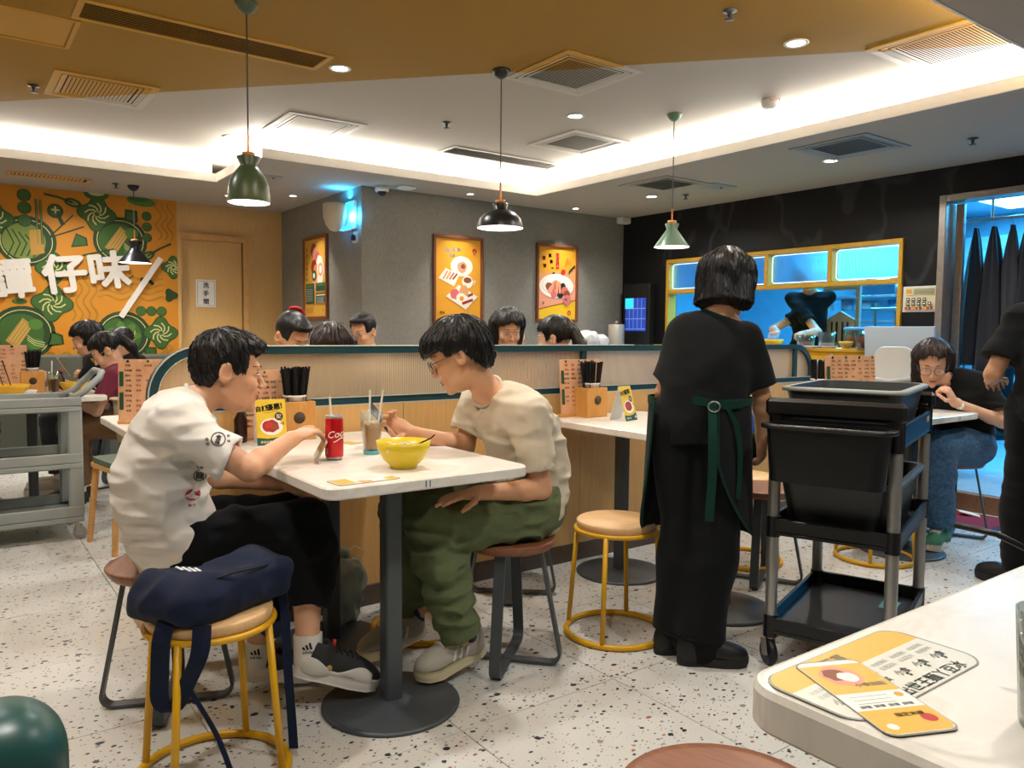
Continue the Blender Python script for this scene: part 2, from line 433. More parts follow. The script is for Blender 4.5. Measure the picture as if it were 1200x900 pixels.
# ---------------------------------------------------------------- materials
def terrazzo():
    q = NT('terrazzo'); p = q.pos()
    nz = q.n('ShaderNodeTexNoise', i_Scale=60.0, i_Detail=2.0); q.l(p, nz.inputs['Vector'])
    ad = q.n('ShaderNodeVectorMath', operation='SCALE'); ad.inputs['Scale'].default_value = .010; q.l(nz.outputs['Color'], ad.inputs[0])
    a2 = q.n('ShaderNodeVectorMath', operation='ADD'); q.l(p, a2.inputs[0]); q.l(ad.outputs[0], a2.inputs[1])
    base = q.n('ShaderNodeTexNoise', i_Scale=1.6, i_Detail=5.0); q.l(p, base.inputs['Vector'])
    col = q.ramp(base.outputs[0], [(.3, lin('#c8c7c0')), (.7, lin('#d7d6d0'))])
    for sc, r0, r1, gate in ((34.0, .11, .27, .60), (70.0, .12, .27, .74), (19.0, .10, .24, .80)):
        v = q.n('ShaderNodeTexVoronoi', i_Scale=sc); v.voronoi_dimensions = '2D'
        mp = q.n('ShaderNodeMapping'); mp.inputs['Rotation'].default_value = (0, 0, sc); mp.inputs['Scale'].default_value = (1, 1.35, 1); q.l(a2.outputs[0], mp.inputs[0]); q.l(mp.outputs[0], v.inputs['Vector'])
        sp = q.n('ShaderNodeSeparateColor'); q.l(v.outputs['Color'], sp.inputs[0])
        rr = q.n('ShaderNodeMapRange'); q.l(sp.outputs[0], rr.inputs[0]); rr.inputs[1].default_value = gate; rr.inputs[2].default_value = 1; rr.inputs[3].default_value = r0-.12; rr.inputs[4].default_value = r1
        lt = q.n('ShaderNodeMath', operation='LESS_THAN'); q.l(v.outputs['Distance'], lt.inputs[0]); q.l(rr.outputs[0], lt.inputs[1])
        g2 = q.n('ShaderNodeMath', operation='GREATER_THAN'); q.l(sp.outputs[0], g2.inputs[0]); g2.inputs[1].default_value = gate
        mm = q.n('ShaderNodeMath', operation='MULTIPLY'); q.l(lt.outputs[0], mm.inputs[0]); q.l(g2.outputs[0], mm.inputs[1])
        cc = q.ramp(sp.outputs[1], [(0, lin('#26272b')), (.45, lin('#3b3c40')), (.6, lin('#8d8a83')), (.75, lin('#a3998a')), (.84, lin('#a5664c')), (.93, lin('#23242a'))], 'CONSTANT')
        col = q.mix(mm.outputs[0], col, cc)
    q.l(col, q.b.inputs['Base Color']); q.b.inputs['Roughness'].default_value = .38; q.b.inputs['Specular IOR Level'].default_value = .35
    return q.m
def concrete():
    q = NT('grey_wallcovering'); p = q.pos()
    n1 = q.n('ShaderNodeTexNoise', i_Scale=2.0, i_Detail=8.0, i_Roughness=.6); q.l(p, n1.inputs['Vector'])
    n2 = q.n('ShaderNodeTexNoise', i_Scale=22.0, i_Detail=6.0, i_Roughness=.7); q.l(q.pos((3, 3, 1)), n2.inputs['Vector'])
    c = q.mix(q.ramp(n2.outputs[0], [(.35, (0, 0, 0, 1)), (.65, (1, 1, 1, 1))]), q.ramp(n1.outputs[0], [(.3, lin('#75736e')), (.7, lin('#83817b'))]), q.ramp(n1.outputs[0], [(.3, lin('#8a8781')), (.7, lin('#979489'))]))
    q.l(c, q.b.inputs['Base Color']); q.b.inputs['Roughness'].default_value = .85; q.bump(n2.outputs[0], .4, .002); return q.m
def blackmarble():
    q = NT('black_marble'); p = q.pos((1, 1, .6))
    nz = q.n('ShaderNodeTexNoise', i_Scale=1.1, i_Detail=8.0, i_Distortion=.7); q.l(p, nz.inputs['Vector'])
    wv = q.n('ShaderNodeTexWave', i_Scale=.35, i_Distortion=14.0, i_Detail=4.0); wv.wave_profile = 'SIN'; q.l(q.pos((1, 1.3, .7)), wv.inputs['Vector'])
    vein = q.ramp(wv.outputs[1], [(.0, (1, 1, 1, 1)), (.005, (0, 0, 0, 1)), (1, (0, 0, 0, 1))])
    b = q.ramp(nz.outputs[0], [(.3, lin('#101113')), (.7, lin('#191a1c'))])
    q.l(q.mix(vein, b, lin('#2e3032')), q.b.inputs['Base Color']); q.b.inputs['Roughness'].default_value = .5; q.b.inputs['Specular IOR Level'].default_value = .25; return q.m
def whitemarble(name='white_marble', a='#e3ded2', b='#efebe2'):
    q = NT(name); n = q.n('ShaderNodeTexNoise', i_Scale=2.2, i_Detail=9.0, i_Distortion=1.2, i_Roughness=.6); q.l(q.pos((1, 2, 1)), n.inputs['Vector'])
    q.l(q.ramp(n.outputs[0], [(.32, lin(a)), (.5, lin(b)), (.56, lin(a)), (.6, lin(b))]), q.b.inputs['Base Color']); q.b.inputs['Roughness'].default_value = .28; return q.m
def diagonal_paint(name, white, ochre, rough=.7):
    """white paint with the ochre shape painted across it along one slanting line"""
    q = NT(name); g = q.n('ShaderNodeNewGeometry'); s = q.n('ShaderNodeSeparateXYZ'); q.l(g.outputs['Position'], s.inputs[0])
    m = q.n('ShaderNodeMath', operation='MULTIPLY_ADD'); q.l(s.outputs[0], m.inputs[0]); m.inputs[1].default_value = 1.089; q.l(s.outputs[1], m.inputs[2])
    lt = q.n('ShaderNodeMath', operation='LESS_THAN'); q.l(m.outputs[0], lt.inputs[0]); lt.inputs[1].default_value = 6.598
    q.l(q.mix(lt.outputs[0], lin(white), lin(ochre)), q.b.inputs['Base Color']); q.b.inputs['Roughness'].default_value = rough; return q.m
def fluted():
    q = NT('fluted_acrylic'); p = q.pos(); w_ = q.n('ShaderNodeTexWave', i_Scale=46.0); w_.bands_direction = 'X'; q.l(p, w_.inputs['Vector'])
    b = q.b; b.inputs['Base Color'].default_value = lin('#f7ead6'); b.inputs['Roughness'].default_value = .30; b.inputs['Transmission Weight'].default_value = 1.0; b.inputs['IOR'].default_value = 1.18
    q.bump(w_.outputs[1], .6, .004); tr = q.n('ShaderNodeBsdfTranslucent'); tr.inputs[0].default_value = lin('#f0dcbc'); df = q.n('ShaderNodeBsdfDiffuse'); df.inputs[0].default_value = lin('#dac9ae')
    m1 = q.n('ShaderNodeMixShader'); m1.inputs[0].default_value = .45; q.l(tr.outputs[0], m1.inputs[1]); q.l(df.outputs[0], m1.inputs[2]); m2 = q.n('ShaderNodeMixShader'); m2.inputs[0].default_value = .42
    q.l(b.outputs[0], m2.inputs[1]); q.l(m1.outputs[0], m2.inputs[2]); q.l(m2.outputs[0], q.o.inputs[0]); return q.m
def frosted():
    q = NT('frosted_reeded_glass'); w_ = q.n('ShaderNodeTexWave', i_Scale=30.0); w_.bands_direction = 'Y'; q.l(q.pos(), w_.inputs['Vector'])
    b = q.b; b.inputs['Base Color'].default_value = lin('#e3f2fc'); b.inputs['Roughness'].default_value = .38; b.inputs['Specular IOR Level'].default_value = .2; b.inputs['Transmission Weight'].default_value = 1.0; b.inputs['IOR'].default_value = 1.2
    q.bump(w_.outputs[1], .5, .003); return q.m
def thinglass(name, tint='#e6f2f0', k=.88):
    q = NT(name); t = q.n('ShaderNodeBsdfTransparent'); t.inputs[0].default_value = lin(tint); g = q.n('ShaderNodeBsdfGlossy'); g.inputs['Roughness'].default_value = .04
    fr = q.n('ShaderNodeLayerWeight'); fr.inputs[0].default_value = .35; mp = q.n('ShaderNodeMapRange'); q.l(fr.outputs['Facing'], mp.inputs[0]); mp.inputs[3].default_value = .03; mp.inputs[4].default_value = .45
    m = q.n('ShaderNodeMixShader'); q.l(mp.outputs[0], m.inputs[0]); q.l(t.outputs[0], m.inputs[1]); q.l(g.outputs[0], m.inputs[2]); q.l(m.outputs[0], q.o.inputs[0]); return q.m
MT = {}
MT['floor'] = terrazzo(); MT['grout'] = mat('grout', '#8d8a84', .9); MT['concrete'] = concrete(); MT['marble'] = blackmarble(); MT['table'] = whitemarble()
MT['ceil'] = mat('ceiling_white', '#a8a095', .85); MT['ceil_up'] = diagonal_paint('ceiling_paint', '#b3aca1', '#98700d'); MT['grille'] = diagonal_paint('grille_paint', '#bdb7ad', '#bb8a1c', .5)
MT['lip'] = mat('soffit_edge', '#e9e6e0', .6)
MT['oak'] = wood('oak_veneer', '#c89d60', '#d5af72', (28, 28, 1.6), .5)
MT['oakdoor'] = wood('oak_door', '#c99f61', '#d6b074', (40, 40, 1.2), .5)
MT['oakedge'] = wood('oak_edge', '#c59558', '#d3a56a', (4, 4, 4), .5)
MT['mural'] = mat('mural_orange', '#c8841f', .6, var=.06, vscale=1.5)
MT['teal'] = mat('teal_frame', '#163f47', .4); MT['tealedge'] = mat('pale_edge_trim', '#b9c2bd', .4)
MT['skirt'] = wood('baseboard_dark', '#4b4038', '#5a4d44', (3, 3, 20), .4)
MT['fluted'] = fluted(); MT['frost'] = frosted()
MT['gold'] = mat('yellow_brass', '#d2a234', .4, .25); MT['steel'] = mat('brushed_steel', '#a8a29a', .35, .85, var=.08, vscale=20)
MT['black'] = mat('black_plastic', '#17181a', .4); MT['blackmetal'] = mat('black_metal', '#1b1c1e', .45, .2); MT['iron'] = mat('charcoal_metal', '#4e5357', .42, .25)
MT['white'] = mat('white_plastic', '#e4e2dc', .4); MT['grey'] = mat('grey_plastic', '#8d9191', .5)
MT['ylw'] = mat('yellow_enamel', '#d8a313', .35); MT['copper'] = mat('copper', '#c9845a', .3, .8)
MT['lamp'] = mat('lamp_glow', '#ffffff', .5, emit='#fff6e6', es=14); MT['led'] = mat('led_glow', '#ffffff', .5, emit='#fff3e0', es=5)
MT['dark'] = mat('vent_shade_black', '#0d0d0d', .9)
MT['kwall'] = mat('kitchen_wall', '#9cc4d6', .5, var=.05); MT['kfloor'] = mat('kitchen_floor', '#8899a2', .5, var=.1); MT['kpanel'] = mat('kitchen_light', '#ffffff', .5, emit=(.62, .86, 1), es=7)
MT['ksteel'] = mat('kitchen_steel', '#9fb0ba', .3, .7, var=.15, vscale=9)

# ---------------------------------------------------------------- floor
fl = MB().bx(-2.6, 6.45, -1.6, 8.7, -.10, -.012).build('floor', MT['grout'], kind='structure')
tm = None
P = .605
for i in range(-3, 9):
    for j in range(-2, 12):
        cx, cy = 1.2+P*i+P/2, 1.87+P*j+P/2
        if cx > 6.25 or cy > 8.35 or (cx < .6 and cy < 1.0): continue
        if tm is None:
            o = MB().box((0, 0, -.008), (P-.0028, P-.0028, .016), None, .0008).build('floor_tile', MT['floor'], fl); tm = o.data
        else:
            o = bpy.data.objects.new('floor_tile', tm); link(o, fl)
        o.location = (cx, cy, 0)
# ---------------------------------------------------------------- ceiling
c_ = MB().bx(-2.6, 6.4, -1.6, 8.7, ZU, ZU+.1).build('ceiling', MT['ceil_up'], kind='structure')
def soff(name, b, e):
    s = MB().use(MT['ceil']); x0, x1, y0, y1 = b
    s.bx(x0, x1, y0, y1, ZS, ZS+.062)
    a = e; s.bx(x0+a[0], x1-a[1], y0+a[2], y1-a[3], ZS+.062, ZU)
    return s
parts = [((-2.6, 2.0, 7.13, 8.7), (0, 0, .14, 0)), ((2.0, 6.4, 5.91, 8.7), (.14, 0, .14, 0)), ((4.61, 6.4, -1.6, 5.91), (.14, 0, 0, 0)), ((-2.6, 4.61, -1.6, 1.55), (0, 0, 0, .14)), ((-2.6, -2.3, 1.55, 7.13), (0, .12, 0, 0))]
for k, (b, e) in enumerate(parts):
    soff('s', b, e).build('ceiling_soffit', None, kind='structure')
lp = MB().use(MT['lip'])     # white edge bead all round the recess
for x0, x1, y0, y1 in ((-2.3, 2.012, 7.118, 7.13), (1.988, 2.0, 5.898, 7.118), (2.0, 4.61, 5.898, 5.91), (4.598, 4.61, 1.55, 5.898), (-2.3, 4.598, 1.55, 1.562)):
    lp.bx(x0, x1, y0, y1, ZS-.004, ZS+.066)
lp.build('trim_1', None, kind='structure')
# ---------------------------------------------------------------- walls
T = .1
MB().bx(3.07, 6.4, 6.485, 6.6, 0, ZU).build('wall_back', MT['concrete'], kind='structure')
MB().bx(3.07, 3.19, 6.6, 8.7, 0, ZU).build('wall_niche', MT['concrete'], kind='structure')
wr_ = MB().use(MT['marble']); X0, X1 = 6.3, 6.42
wr_.bx(X0, X1, 5.78, 6.6, 0, ZU); wr_.bx(X0, X1, 3.265, 5.78, 1.955, ZU); wr_.bx(X0, X1, 3.265, 5.78, 0, 1.04); wr_.bx(X0, X1, 2.95, 3.265, 0, ZU); wr_.bx(X0, X1, 1.5, 2.95, 2.215, ZU); wr_.bx(X0, X1, -1.6, 1.5, 0, ZU)
wr_.build('wall_right', None, kind='structure')
MB().bx(-2.6, 1.97, 8.45, 8.6, 0, ZU).build('wall_mural', MT['mural'], kind='structure')
wd = MB().use(MT['oak']); Y0, Y1 = 8.5, 8.6
wd.bx(1.97, 2.0, Y0-.05, Y1, 0, ZS); wd.bx(2.64, 3.07, Y0, Y1, 0, ZS); wd.bx(2.0, 2.64, Y0, Y1, 2.10, ZS)
wd.build('wall_wood', None, kind='structure')
MB().bx(-2.6, -2.5, -1.6, 8.6, 0, ZU).build('wall_left', mat('plaster_warm', '#b9aa92', .8), kind='structure')
MB().bx(-2.6, 6.4, -1.6, -1.5, 0, ZU).build('wall_front', mat('plaster_grey', '#a9a399', .8), kind='structure')
# washroom door in the wood wall
d = MB().use(MT['oakedge'])
for b in ((1.965, 2.0, Y0-.03, Y0+.02, 0, 2.135), (2.64, 2.70, Y0-.03, Y0+.02, 0, 2.135), (2.0, 2.64, Y0-.03, Y0+.02, 2.10, 2.16)): d.bx(*b)
dr = d.build('door_1', None, kind='structure')
MB().bx(2.002, 2.638, Y0+.025, Y0+.06, .005, 2.098, .002).build('door_leaf', MT['oakdoor'], dr)
MB().cyl((2.58, Y0+.025, 1.0), (2.58, Y0-.03, 1.0), .012).cyl((2.58, Y0-.03, 1.0), (2.47, Y0-.03, 1.0), .010).build('handle', MT['steel'], dr)
INK = mat('print_black', '#1c1c1c', .6); PAPER = mat('paper_white', '#e9e7e1', .7)
n = thing('notice', 'white paper notice with three black characters stacked on the wooden door', 'notice', (2.263, Y0+.02, 1.555))
MB().bx(-.10, .10, -.003, .004, -.142, .142).build('sheet', PAPER, n)
pr = Print((-.10, -.0035, -.142), (1, 0, 0), (0, 0, 1), .2, .284, .0002); pr.metric = True
pr.rect(INK, .07, .05, .93, .06); pr.rect(INK, .07, .94, .93, .95); pr.rect(INK, .07, .06, .085, .94); pr.rect(INK, .915, .06, .93, .94)
for k, ch in enumerate('洗手間'): pr.text(INK, ch, .5, .80-.3*k, .062, bold=.03)
pr.build('lettering', None, n)
# ---------------------------------------------------------------- mural
M1 = mat('mural_green_dark', '#25401d', .6); M2 = mat('mural_green', '#3b6127', .6); M3 = mat('mural_green_light', '#73873a', .6); M4 = mat('mural_olive', '#a57a1c', .6); M5 = mat('mural_cream', '#cfc98c', .6); M6 = mat('mural_ochre', '#b58a3a', .6); M7 = mat('mural_leaf', '#4f7c30', .6)
W_, H_ = 4.0, 2.467
mu = Print((-2.03, 8.448, 0), (1, 0, 0), (0, 0, 1), W_, H_, .0003)
def mx(px, py):   # mural coordinates of a point on the wall plane given in metres
    return ((px+2.03)/W_, py/H_)
def wob(m, X, Z, r, k=.16, lobes=4, ph=0, sq=1.0):
    mu.poly(m, [mx(X+r*(1+k*math.cos(lobes*(2*PI*i/40)+ph))*math.cos(2*PI*i/40), Z+sq*r*(1+k*math.cos(lobes*(2*PI*i/40)+ph))*math.sin(2*PI*i/40)) for i in range(40)])
def disc(m, X, Z, rx, rz=None, n=26, rot=0):
    rz = rz or rx
    mu.poly(m, [mx(X+rx*math.cos(2*PI*i/n)*math.cos(rot)-rz*math.sin(2*PI*i/n)*math.sin(rot), Z+rx*math.cos(2*PI*i/n)*math.sin(rot)+rz*math.sin(2*PI*i/n)*math.cos(rot)) for i in range(n)])
def ln(m, pts, w_): mu.line(m, [mx(*p) for p in pts], w_/W_*1.15)
def flower(X, Z, r=.13, ph=0):
    mu.reset(); mu.z = .0012
    wob(M1, X, Z, r*1.02, .17, 4, ph); wob(M2, X, Z, r*.95, .18, 4, ph)
    for k in range(8):
        a = k*PI/4; ln(M5, [(X+r*t*math.cos(a+t*1.6)*.75, Z+r*t*math.sin(a+t*1.6)*.75) for t in (.2, .45, .7, .95)], .010)
def bowl(X, Z, r, kind=0):
    mu.reset()
    disc(M1, X, Z, r, r*.96); disc(M5, X, Z, r*.87, r*.83); disc(M1, X, Z, r*.84, r*.80); disc(M2 if kind else M3, X-.02, Z, r*.72, r*.68)
    if kind == 0:
        for k in range(5): ln(M1, [(X-.16+.05*k, Z+.12-.02*k), (X-.10+.05*k, Z-.02), (X-.15+.05*k, Z-.14)], .010)
        mu.poly(M6, [mx(X+.03, Z-.13), mx(X+.14, Z-.10), mx(X+.13, Z+.12), mx(X+.02, Z+.1)])
    elif kind == 1:
        mu.poly(M6, [mx(X-.14, Z-.07), mx(X-.05, Z-.14), mx(X+.08, Z+.07), mx(X-.0, Z+.14)])
        for k in range(4): ln(M5, [(X-.11+.022*k, Z-.07-.012*k), (X+.0+.022*k, Z+.11-.015*k)], .003)
        disc(M7, X+.1, Z-.1, .07, .05); disc(M7, X+.1, Z+.08, .06, .05)
        for k in range(3): ln(M5, [(X+.03, Z-.02*k-.02), (X+.09, Z-.07-.02*k), (X+.17, Z-.09-.02*k)], .006)
    else:
        for k in range(7):
            a = k*.9; disc(M7, X+.10*math.cos(a), Z+.09*math.sin(a), .055, .035, 14, a)
        for k in range(5): ln(M5, [(X-.1+.05*k, Z+.05), (X-.03+.03*k, Z-.02), (X+.1, Z-.1+.03*k)], .006)
def dots(X, Z, dx, dz, r=.042):
    mu.reset(); mu.z = .001
    for k in range(3): disc(M1, X+dx*k, Z+dz*k, r*1.08); disc(M2, X+dx*k, Z+dz*k, r*.95)
def waves(X, Z, w_, h_, n_, vert=True, m=M4):
    mu.reset()
    for k in range(n_):
        if vert: ln(m, [(X+k*w_+.028*math.sin(t*.75), Z+h_*t/16) for t in range(17)], .014)
        else: ln(m, [(X+h_*t/16, Z+k*w_+.022*math.sin(t*.9)) for t in range(17)], .014)
def wedge(X, Z, s=.1): mu.reset(); mu.poly(M1, [mx(X-s, Z-s*.8), mx(X+s*.9, Z-s*.5), mx(X+s*.8, Z+s*.5), mx(X-s*.4, Z+s)]); mu.poly(M2, [mx(X-s*.8, Z-s*.6), mx(X+s*.7, Z-s*.4), mx(X+s*.6, Z+s*.35), mx(X-s*.35, Z+s*.8)])
def spoon(X, Z, a, L=.3):
    mu.reset(); mu.z = .003; c, s = math.cos(a), math.sin(a); disc(M1, X, Z, .075, .04, 18, a); disc(M3, X, Z, .05, .022, 16, a); ln(M1, [(X, Z), (X+c*L*.5, Z+s*L*.5+.01), (X+c*L, Z+s*L)], .016)
def bulb_(X, Z, r=.055): mu.reset(); disc(M1, X, Z, r); disc(M2, X, Z, r*.8); ln(M1, [(X+.02, Z-.03), (X+.06, Z-r*1.9)], .03); wob(M5, X, Z+.01, r*.35, .5, 4)
for X, Z, r, k in ((.67, 1.97, .24, 0), (1.45, 2.03, .24, 1), (.62, 1.13, .26, 1), (1.46, 1.11, .25, 2), (-.45, 1.6, .24, 0), (-1.2, 1.1, .25, 1), (-1.2, 2.0, .24, 2)): bowl(X, Z, r, k)
for X, Z, r, ph in ((1.25, 2.27, .145, .4), (.86, 1.41, .15, .4), (.42, 2.15, .14, 0), (1.80, 1.14, .14, 0), (.88, 1.73, .13, .2), (-.1, 2.2, .14, .3), (-.05, 1.2, .15, .2)): flower(X, Z, r, ph)
flower(1.93, 1.80, .10); wob(M1, 1.90, 1.52, .06, .2, 3)
dots(.66, 2.385, 0, -.115, .052); dots(1.69, 2.29, 0, -.105, .042); dots(1.62, 1.355, .095, .0, .045); dots(-.8, 1.5, 0, -.11, .05)
for k in (0, .035): ln(M1, [(.75+k, 2.36), (.76+k, 1.95)], .017); ln(M3, [(.75+k, 2.36), (.76+k, 1.95)], .007)
bulb_(.905, 2.265, .066); ln(M1, [(.85, 2.02), (1.05, 2.24)], .011); ln(M1, [(.85, 2.015), (1.14, 2.14)], .011)
ln(M1, [(1.12, 1.87), (1.4, 1.95)], .012); ln(M1, [(1.15, 1.68), (1.3, 1.86)], .012)
wedge(1.10, 2.0, .075); wedge(.87, 1.07, .085); wedge(.3, 1.5, .08); wedge(1.05, .75, .08)
for X, Z in ((1.55, 2.28), (1.70, .94), (-.5, 2.3)): mu.poly(M1, [mx(X-.06, Z-.055), mx(X+.06, Z-.06), mx(X+.055, Z+.055), mx(X-.055, Z+.06)]); mu.poly(M2, [mx(X-.045, Z-.042), mx(X+.045, Z-.045), mx(X+.04, Z+.04), mx(X-.04, Z+.045)])
spoon(1.05, 2.355, 2.9, .24); spoon(1.69, 1.90, .55, .26)
disc(M2, 1.25, 2.46, .11, .06); disc(M5, 1.25, 2.47, .07, .03); disc(M7, 1.64, 2.43, .13, .05, 26, -.1); disc(M2, 1.62, 2.45, .09, .03)
waves(1.80, 2.07, .055, .36, 3); waves(1.02, 1.25, .062, .46, 4); waves(1.25, 1.48, .06, .58, 4, False); waves(.80, .88, .05, .3, 2, False); waves(1.83, .85, .05, .2, 2); waves(-1.7, 1.3, .06, .5, 4); waves(.05, 1.75, .05, .35, 3)
ln(M1, [(1.62, 1.67), (1.70, 1.66), (1.74, 1.62)], .03); ln(M1, [(1.50, 1.66), (1.56, 1.70)], .012); disc(M2, .60, 1.42, .06, .025)
mo = mu.build('mural_painting', None); tag(mo, 'orange wall mural of green bowls, lotus slices, spoons and wavy lines', 'mural')
LET = wood('sign_panel', '#d9d2c6', '#e3ddd2', (20, 20, 20), .5)
sg = thing('wall_sign', 'raised white three-character sign slanting up across the orange mural', 'sign', (.95, 8.45, 1.7))
def letter3d(ch, X, Z, size, rot, depth=.022, bold=.045):
    vs, fs = glyphs(ch, bold, .5); R = rm(PI/2, 0, 0); q = MB().use(LET)
    out = []
    for x, y, z in vs:
        a = x*math.cos(rot)-y*math.sin(rot); b = x*math.sin(rot)+y*math.cos(rot)
        out.append((X+a*size-.95, -.012-depth/2-z*depth, Z+b*size-1.7))
    q.add(out, fs, False); return q.build('letter', None, sg)
letter3d('譚', .53, 1.625, .375, .13); letter3d('仔', .965, 1.69, .375, .13); letter3d('味', 1.345, 1.745, .375, .12)
q = MB(); a = math.atan2(1.88-1.296, 1.803-1.435); q.box((1.62, 8.425, 1.588), (.70, .03, .05), rm(0, -a, 0))
o = q.build('slanting_bar', LET, sg); o.location = (-.95, -8.45, -1.7)

# ---------------------------------------------------------------- ceiling fixtures
def diffuser(x, y, z, s=.57, sy=None, m=None, label='', long=False, cat='air vent', name='ceiling_vent', slat=.016, ax=0, group=None):
    sy = sy or s; t = thing(name, label, cat, (x, y, z), 0, group); m = m or MT['ceil']; b = .045 if not long else .03
    f = MB().use(m)
    for k, (o_, w_, zz) in enumerate(((0, b, .008),) if long else ((0, b, .008), (.085, .018, .005))):
        X, Y = s/2-o_, sy/2-o_
        f.bx(-X, X, Y-w_, Y, -zz, .0, .002); f.bx(-X, X, -Y, -Y+w_, -zz, .0, .002); f.bx(-X, -X+w_, -Y+w_, Y-w_, -zz, 0, .002); f.bx(X-w_, X, -Y+w_, Y-w_, -zz, 0, .002)
    f.build('frame', None, t)
    MB().bx(-s/2+.02, s/2-.02, -sy/2+.02, sy/2-.02, -.0018, -.0003).build('shadow_box', MT['dark'], t)  # black sheet puts the shade behind the slats into colour
    i = b if long else .105; X, Y = s/2-i, sy/2-i; l = MB().use(m)
    if ax == 0:
        n_ = int(2*Y/slat)
        for k in range(n_): l.box((0, -Y+(k+.5)*slat, -.004), (2*X, slat*.82, .0015), rm(.3, 0, 0))
    else:
        n_ = int(2*X/slat)
        for k in range(n_): l.box((-X+(k+.5)*slat, 0, -.004), (slat*.72, 2*Y, .0015), rm(0, .3, 0))
    if not long:   # sloping blades between outer and inner frame
        for sx in (-1, 1): l.box((sx*(s/2-.065), 0, -.004), (.035, sy-.12, .002), rm(0, sx*.25, 0)); l.box((0, sx*(sy/2-.065), -.004), (s-.12, .035, .002), rm(-sx*.25, 0, 0))
    l.build('louvres', None, t, 'stuff'); return t
G = MT['grille']
diffuser(2.98, 3.50, ZU, .57, m=G, label='square ceiling vent half ochre and half grey, beside the black dome pendant')
diffuser(4.06, 4.70, ZU, .57, m=G, label='square white ceiling vent near the far corner of the lit recess')
diffuser(2.24, 5.51, ZU, .57, m=G, label='square white ceiling vent right above the green bell pendant', ax=1)
diffuser(4.22, 1.98, ZU, .60, m=G, label='square yellow ceiling vent at the upper right of the ochre ceiling')
diffuser(5.11, 3.06, ZS, .57, m=MT['grey'], label='square grey ceiling vent in the soffit nearest the kitchen doorway')
diffuser(5.13, 4.78, ZS, .57, m=MT['ceil'], label='square ceiling vent in the soffit right of the mint cone pendant')
t = diffuser(.86, 5.51, ZU, .57, .57, G, label='square ochre ceiling vent with a slatted middle, upper left', ax=1, slat=.022)
diffuser(1.16, 4.19, ZU, 1.22, .27, G, 'long ochre slot vent running across the ochre ceiling', True, slat=.022)
diffuser(3.92, 5.50, ZU, 1.15, .26, G, 'long pale slot vent in the white ceiling behind the dome pendant', True, slat=.02)
diffuser(.80, 7.80, ZS, .62, .22, MT['oakedge'], 'slatted tan vent in the soffit just above the orange mural', True, ax=1, slat=.03)
def plate(x, y, z, sx, sy, m, name, label, cat):
    t = thing(name, label, cat, (x, y, z)); MB().bx(-sx/2, sx/2, -sy/2, sy/2, -.006, 0, .002).build('plate', m, t)
    MB().cyl((sx*.2, 0, -.006), (sx*.2, 0, -.012), .012).build('screw', MT['black'], t); return t
plate(5.54, 4.55, ZS, .30, .20, MT['grey'], 'access_plate', 'small dark grey plate in the soffit right of the far vent', 'panel')
plate(2.29, 6.62, ZS, .18, .16, MT['grey'], 'access_plate', 'small grey plate in the soffit beside the green bell pendant', 'panel')
ap = MB().use(G)
for b in ((.0, .60, 4.80, 4.82), (.0, .60, 4.36, 4.38), (.0, .02, 4.38, 4.80), (.58, .60, 4.38, 4.80)): ap.bx(b[0], b[1], b[2], b[3], ZU-.005, ZU)
ap.bx(.03, .57, 4.39, 4.79, ZU-.003, ZU); tag(ap.build('access_hatch', None), 'square ochre access hatch flush in the ceiling at the upper left', 'hatch')
DL = ['left on the ochre ceiling beside the end of the long slot vent', 'on the ochre ceiling at the upper right', 'on the white ceiling between two square vents', 'in the white ceiling beside the green bell pendant cord', 'in the soffit below the far square vent', 'in the soffit below the vent nearest the doorway',
      'at the left edge of the ochre ceiling']
for k, (x, y, z) in enumerate(DOWNLIGHTS[:7]):
    t = thing('downlight', 'round glowing downlight '+DL[k], 'ceiling light', (x, y, z), group=None)
    MB().lathe([(.040, 0), (.062, -.001), (.062, -.005), (.058, -.008), (.046, -.006), (.040, 0)], (0, 0, 0), 28, None, False).build('trim', MT['white'], t)
    MB().lathe([(.0, -.004), (.045, -.004)], (0, 0, 0), 28, None, False).build('lens', MT['lamp'], t)
DS = ['in front of the breakfast poster', 'in front of the chicken bowl poster', 'in front of the narrow side wall poster', 'nearest the washroom door']
for k, (x, y, z) in enumerate(SPOTS):
    t = thing('spotlight', 'small recessed spotlight '+DS[k], 'ceiling light', (x, y, z))
    MB().lathe([(.026, 0), (.042, -.001), (.042, -.004), (.030, -.006)], (0, 0, 0), 24, None, False).build('trim', MT['white'], t)
    MB().lathe([(.0, -.004), (.030, -.004)], (0, 0, 0), 24, None, False).build('lens', MT['lamp'], t)
SP = [(2.97, 2.39, ZU, 'at the top of the ochre ceiling'), (2.94, 4.82, ZU, 'in the white ceiling left of the dome pendant cord'), (.51, 5.66, ZU, 'left of the slatted ochre vent'),
      (5.65, 5.0, ZS, 'in the soffit beside the dark plate'), (1.31, 7.78, ZS, 'beside the small black pendant'), (5.51, 2.43, ZS, 'in the soffit near the kitchen doorway')]
for x, y, z, s_ in SP:
    t = thing('fire_sprinkler', 'small metal fire sprinkler '+s_, 'sprinkler', (x, y, z))
    MB().lathe([(0, -.001), (.03, -.001), (.034, -.005), (.012, -.010), (.009, -.030), (0, -.03)], n=16).build('body', MT['iron'], t)
    MB().lathe([(0, -.040), (.022, -.040), (.022, -.043), (0, -.043)], n=12).cyl((0, 0, -.03), (0, 0, -.04), .005).build('deflector', MT['iron'], t)
t = thing('smoke_detector', 'white ceiling detector with red lettering in the white ceiling', 'detector', (4.28, 3.11, ZU))
MB().lathe([(0, 0), (.05, 0), (.055, -.012), (.05, -.045), (.03, -.055), (0, -.055)], n=24).build('body', MT['white'], t)
RED = mat('print_red', '#c02a22', .5)
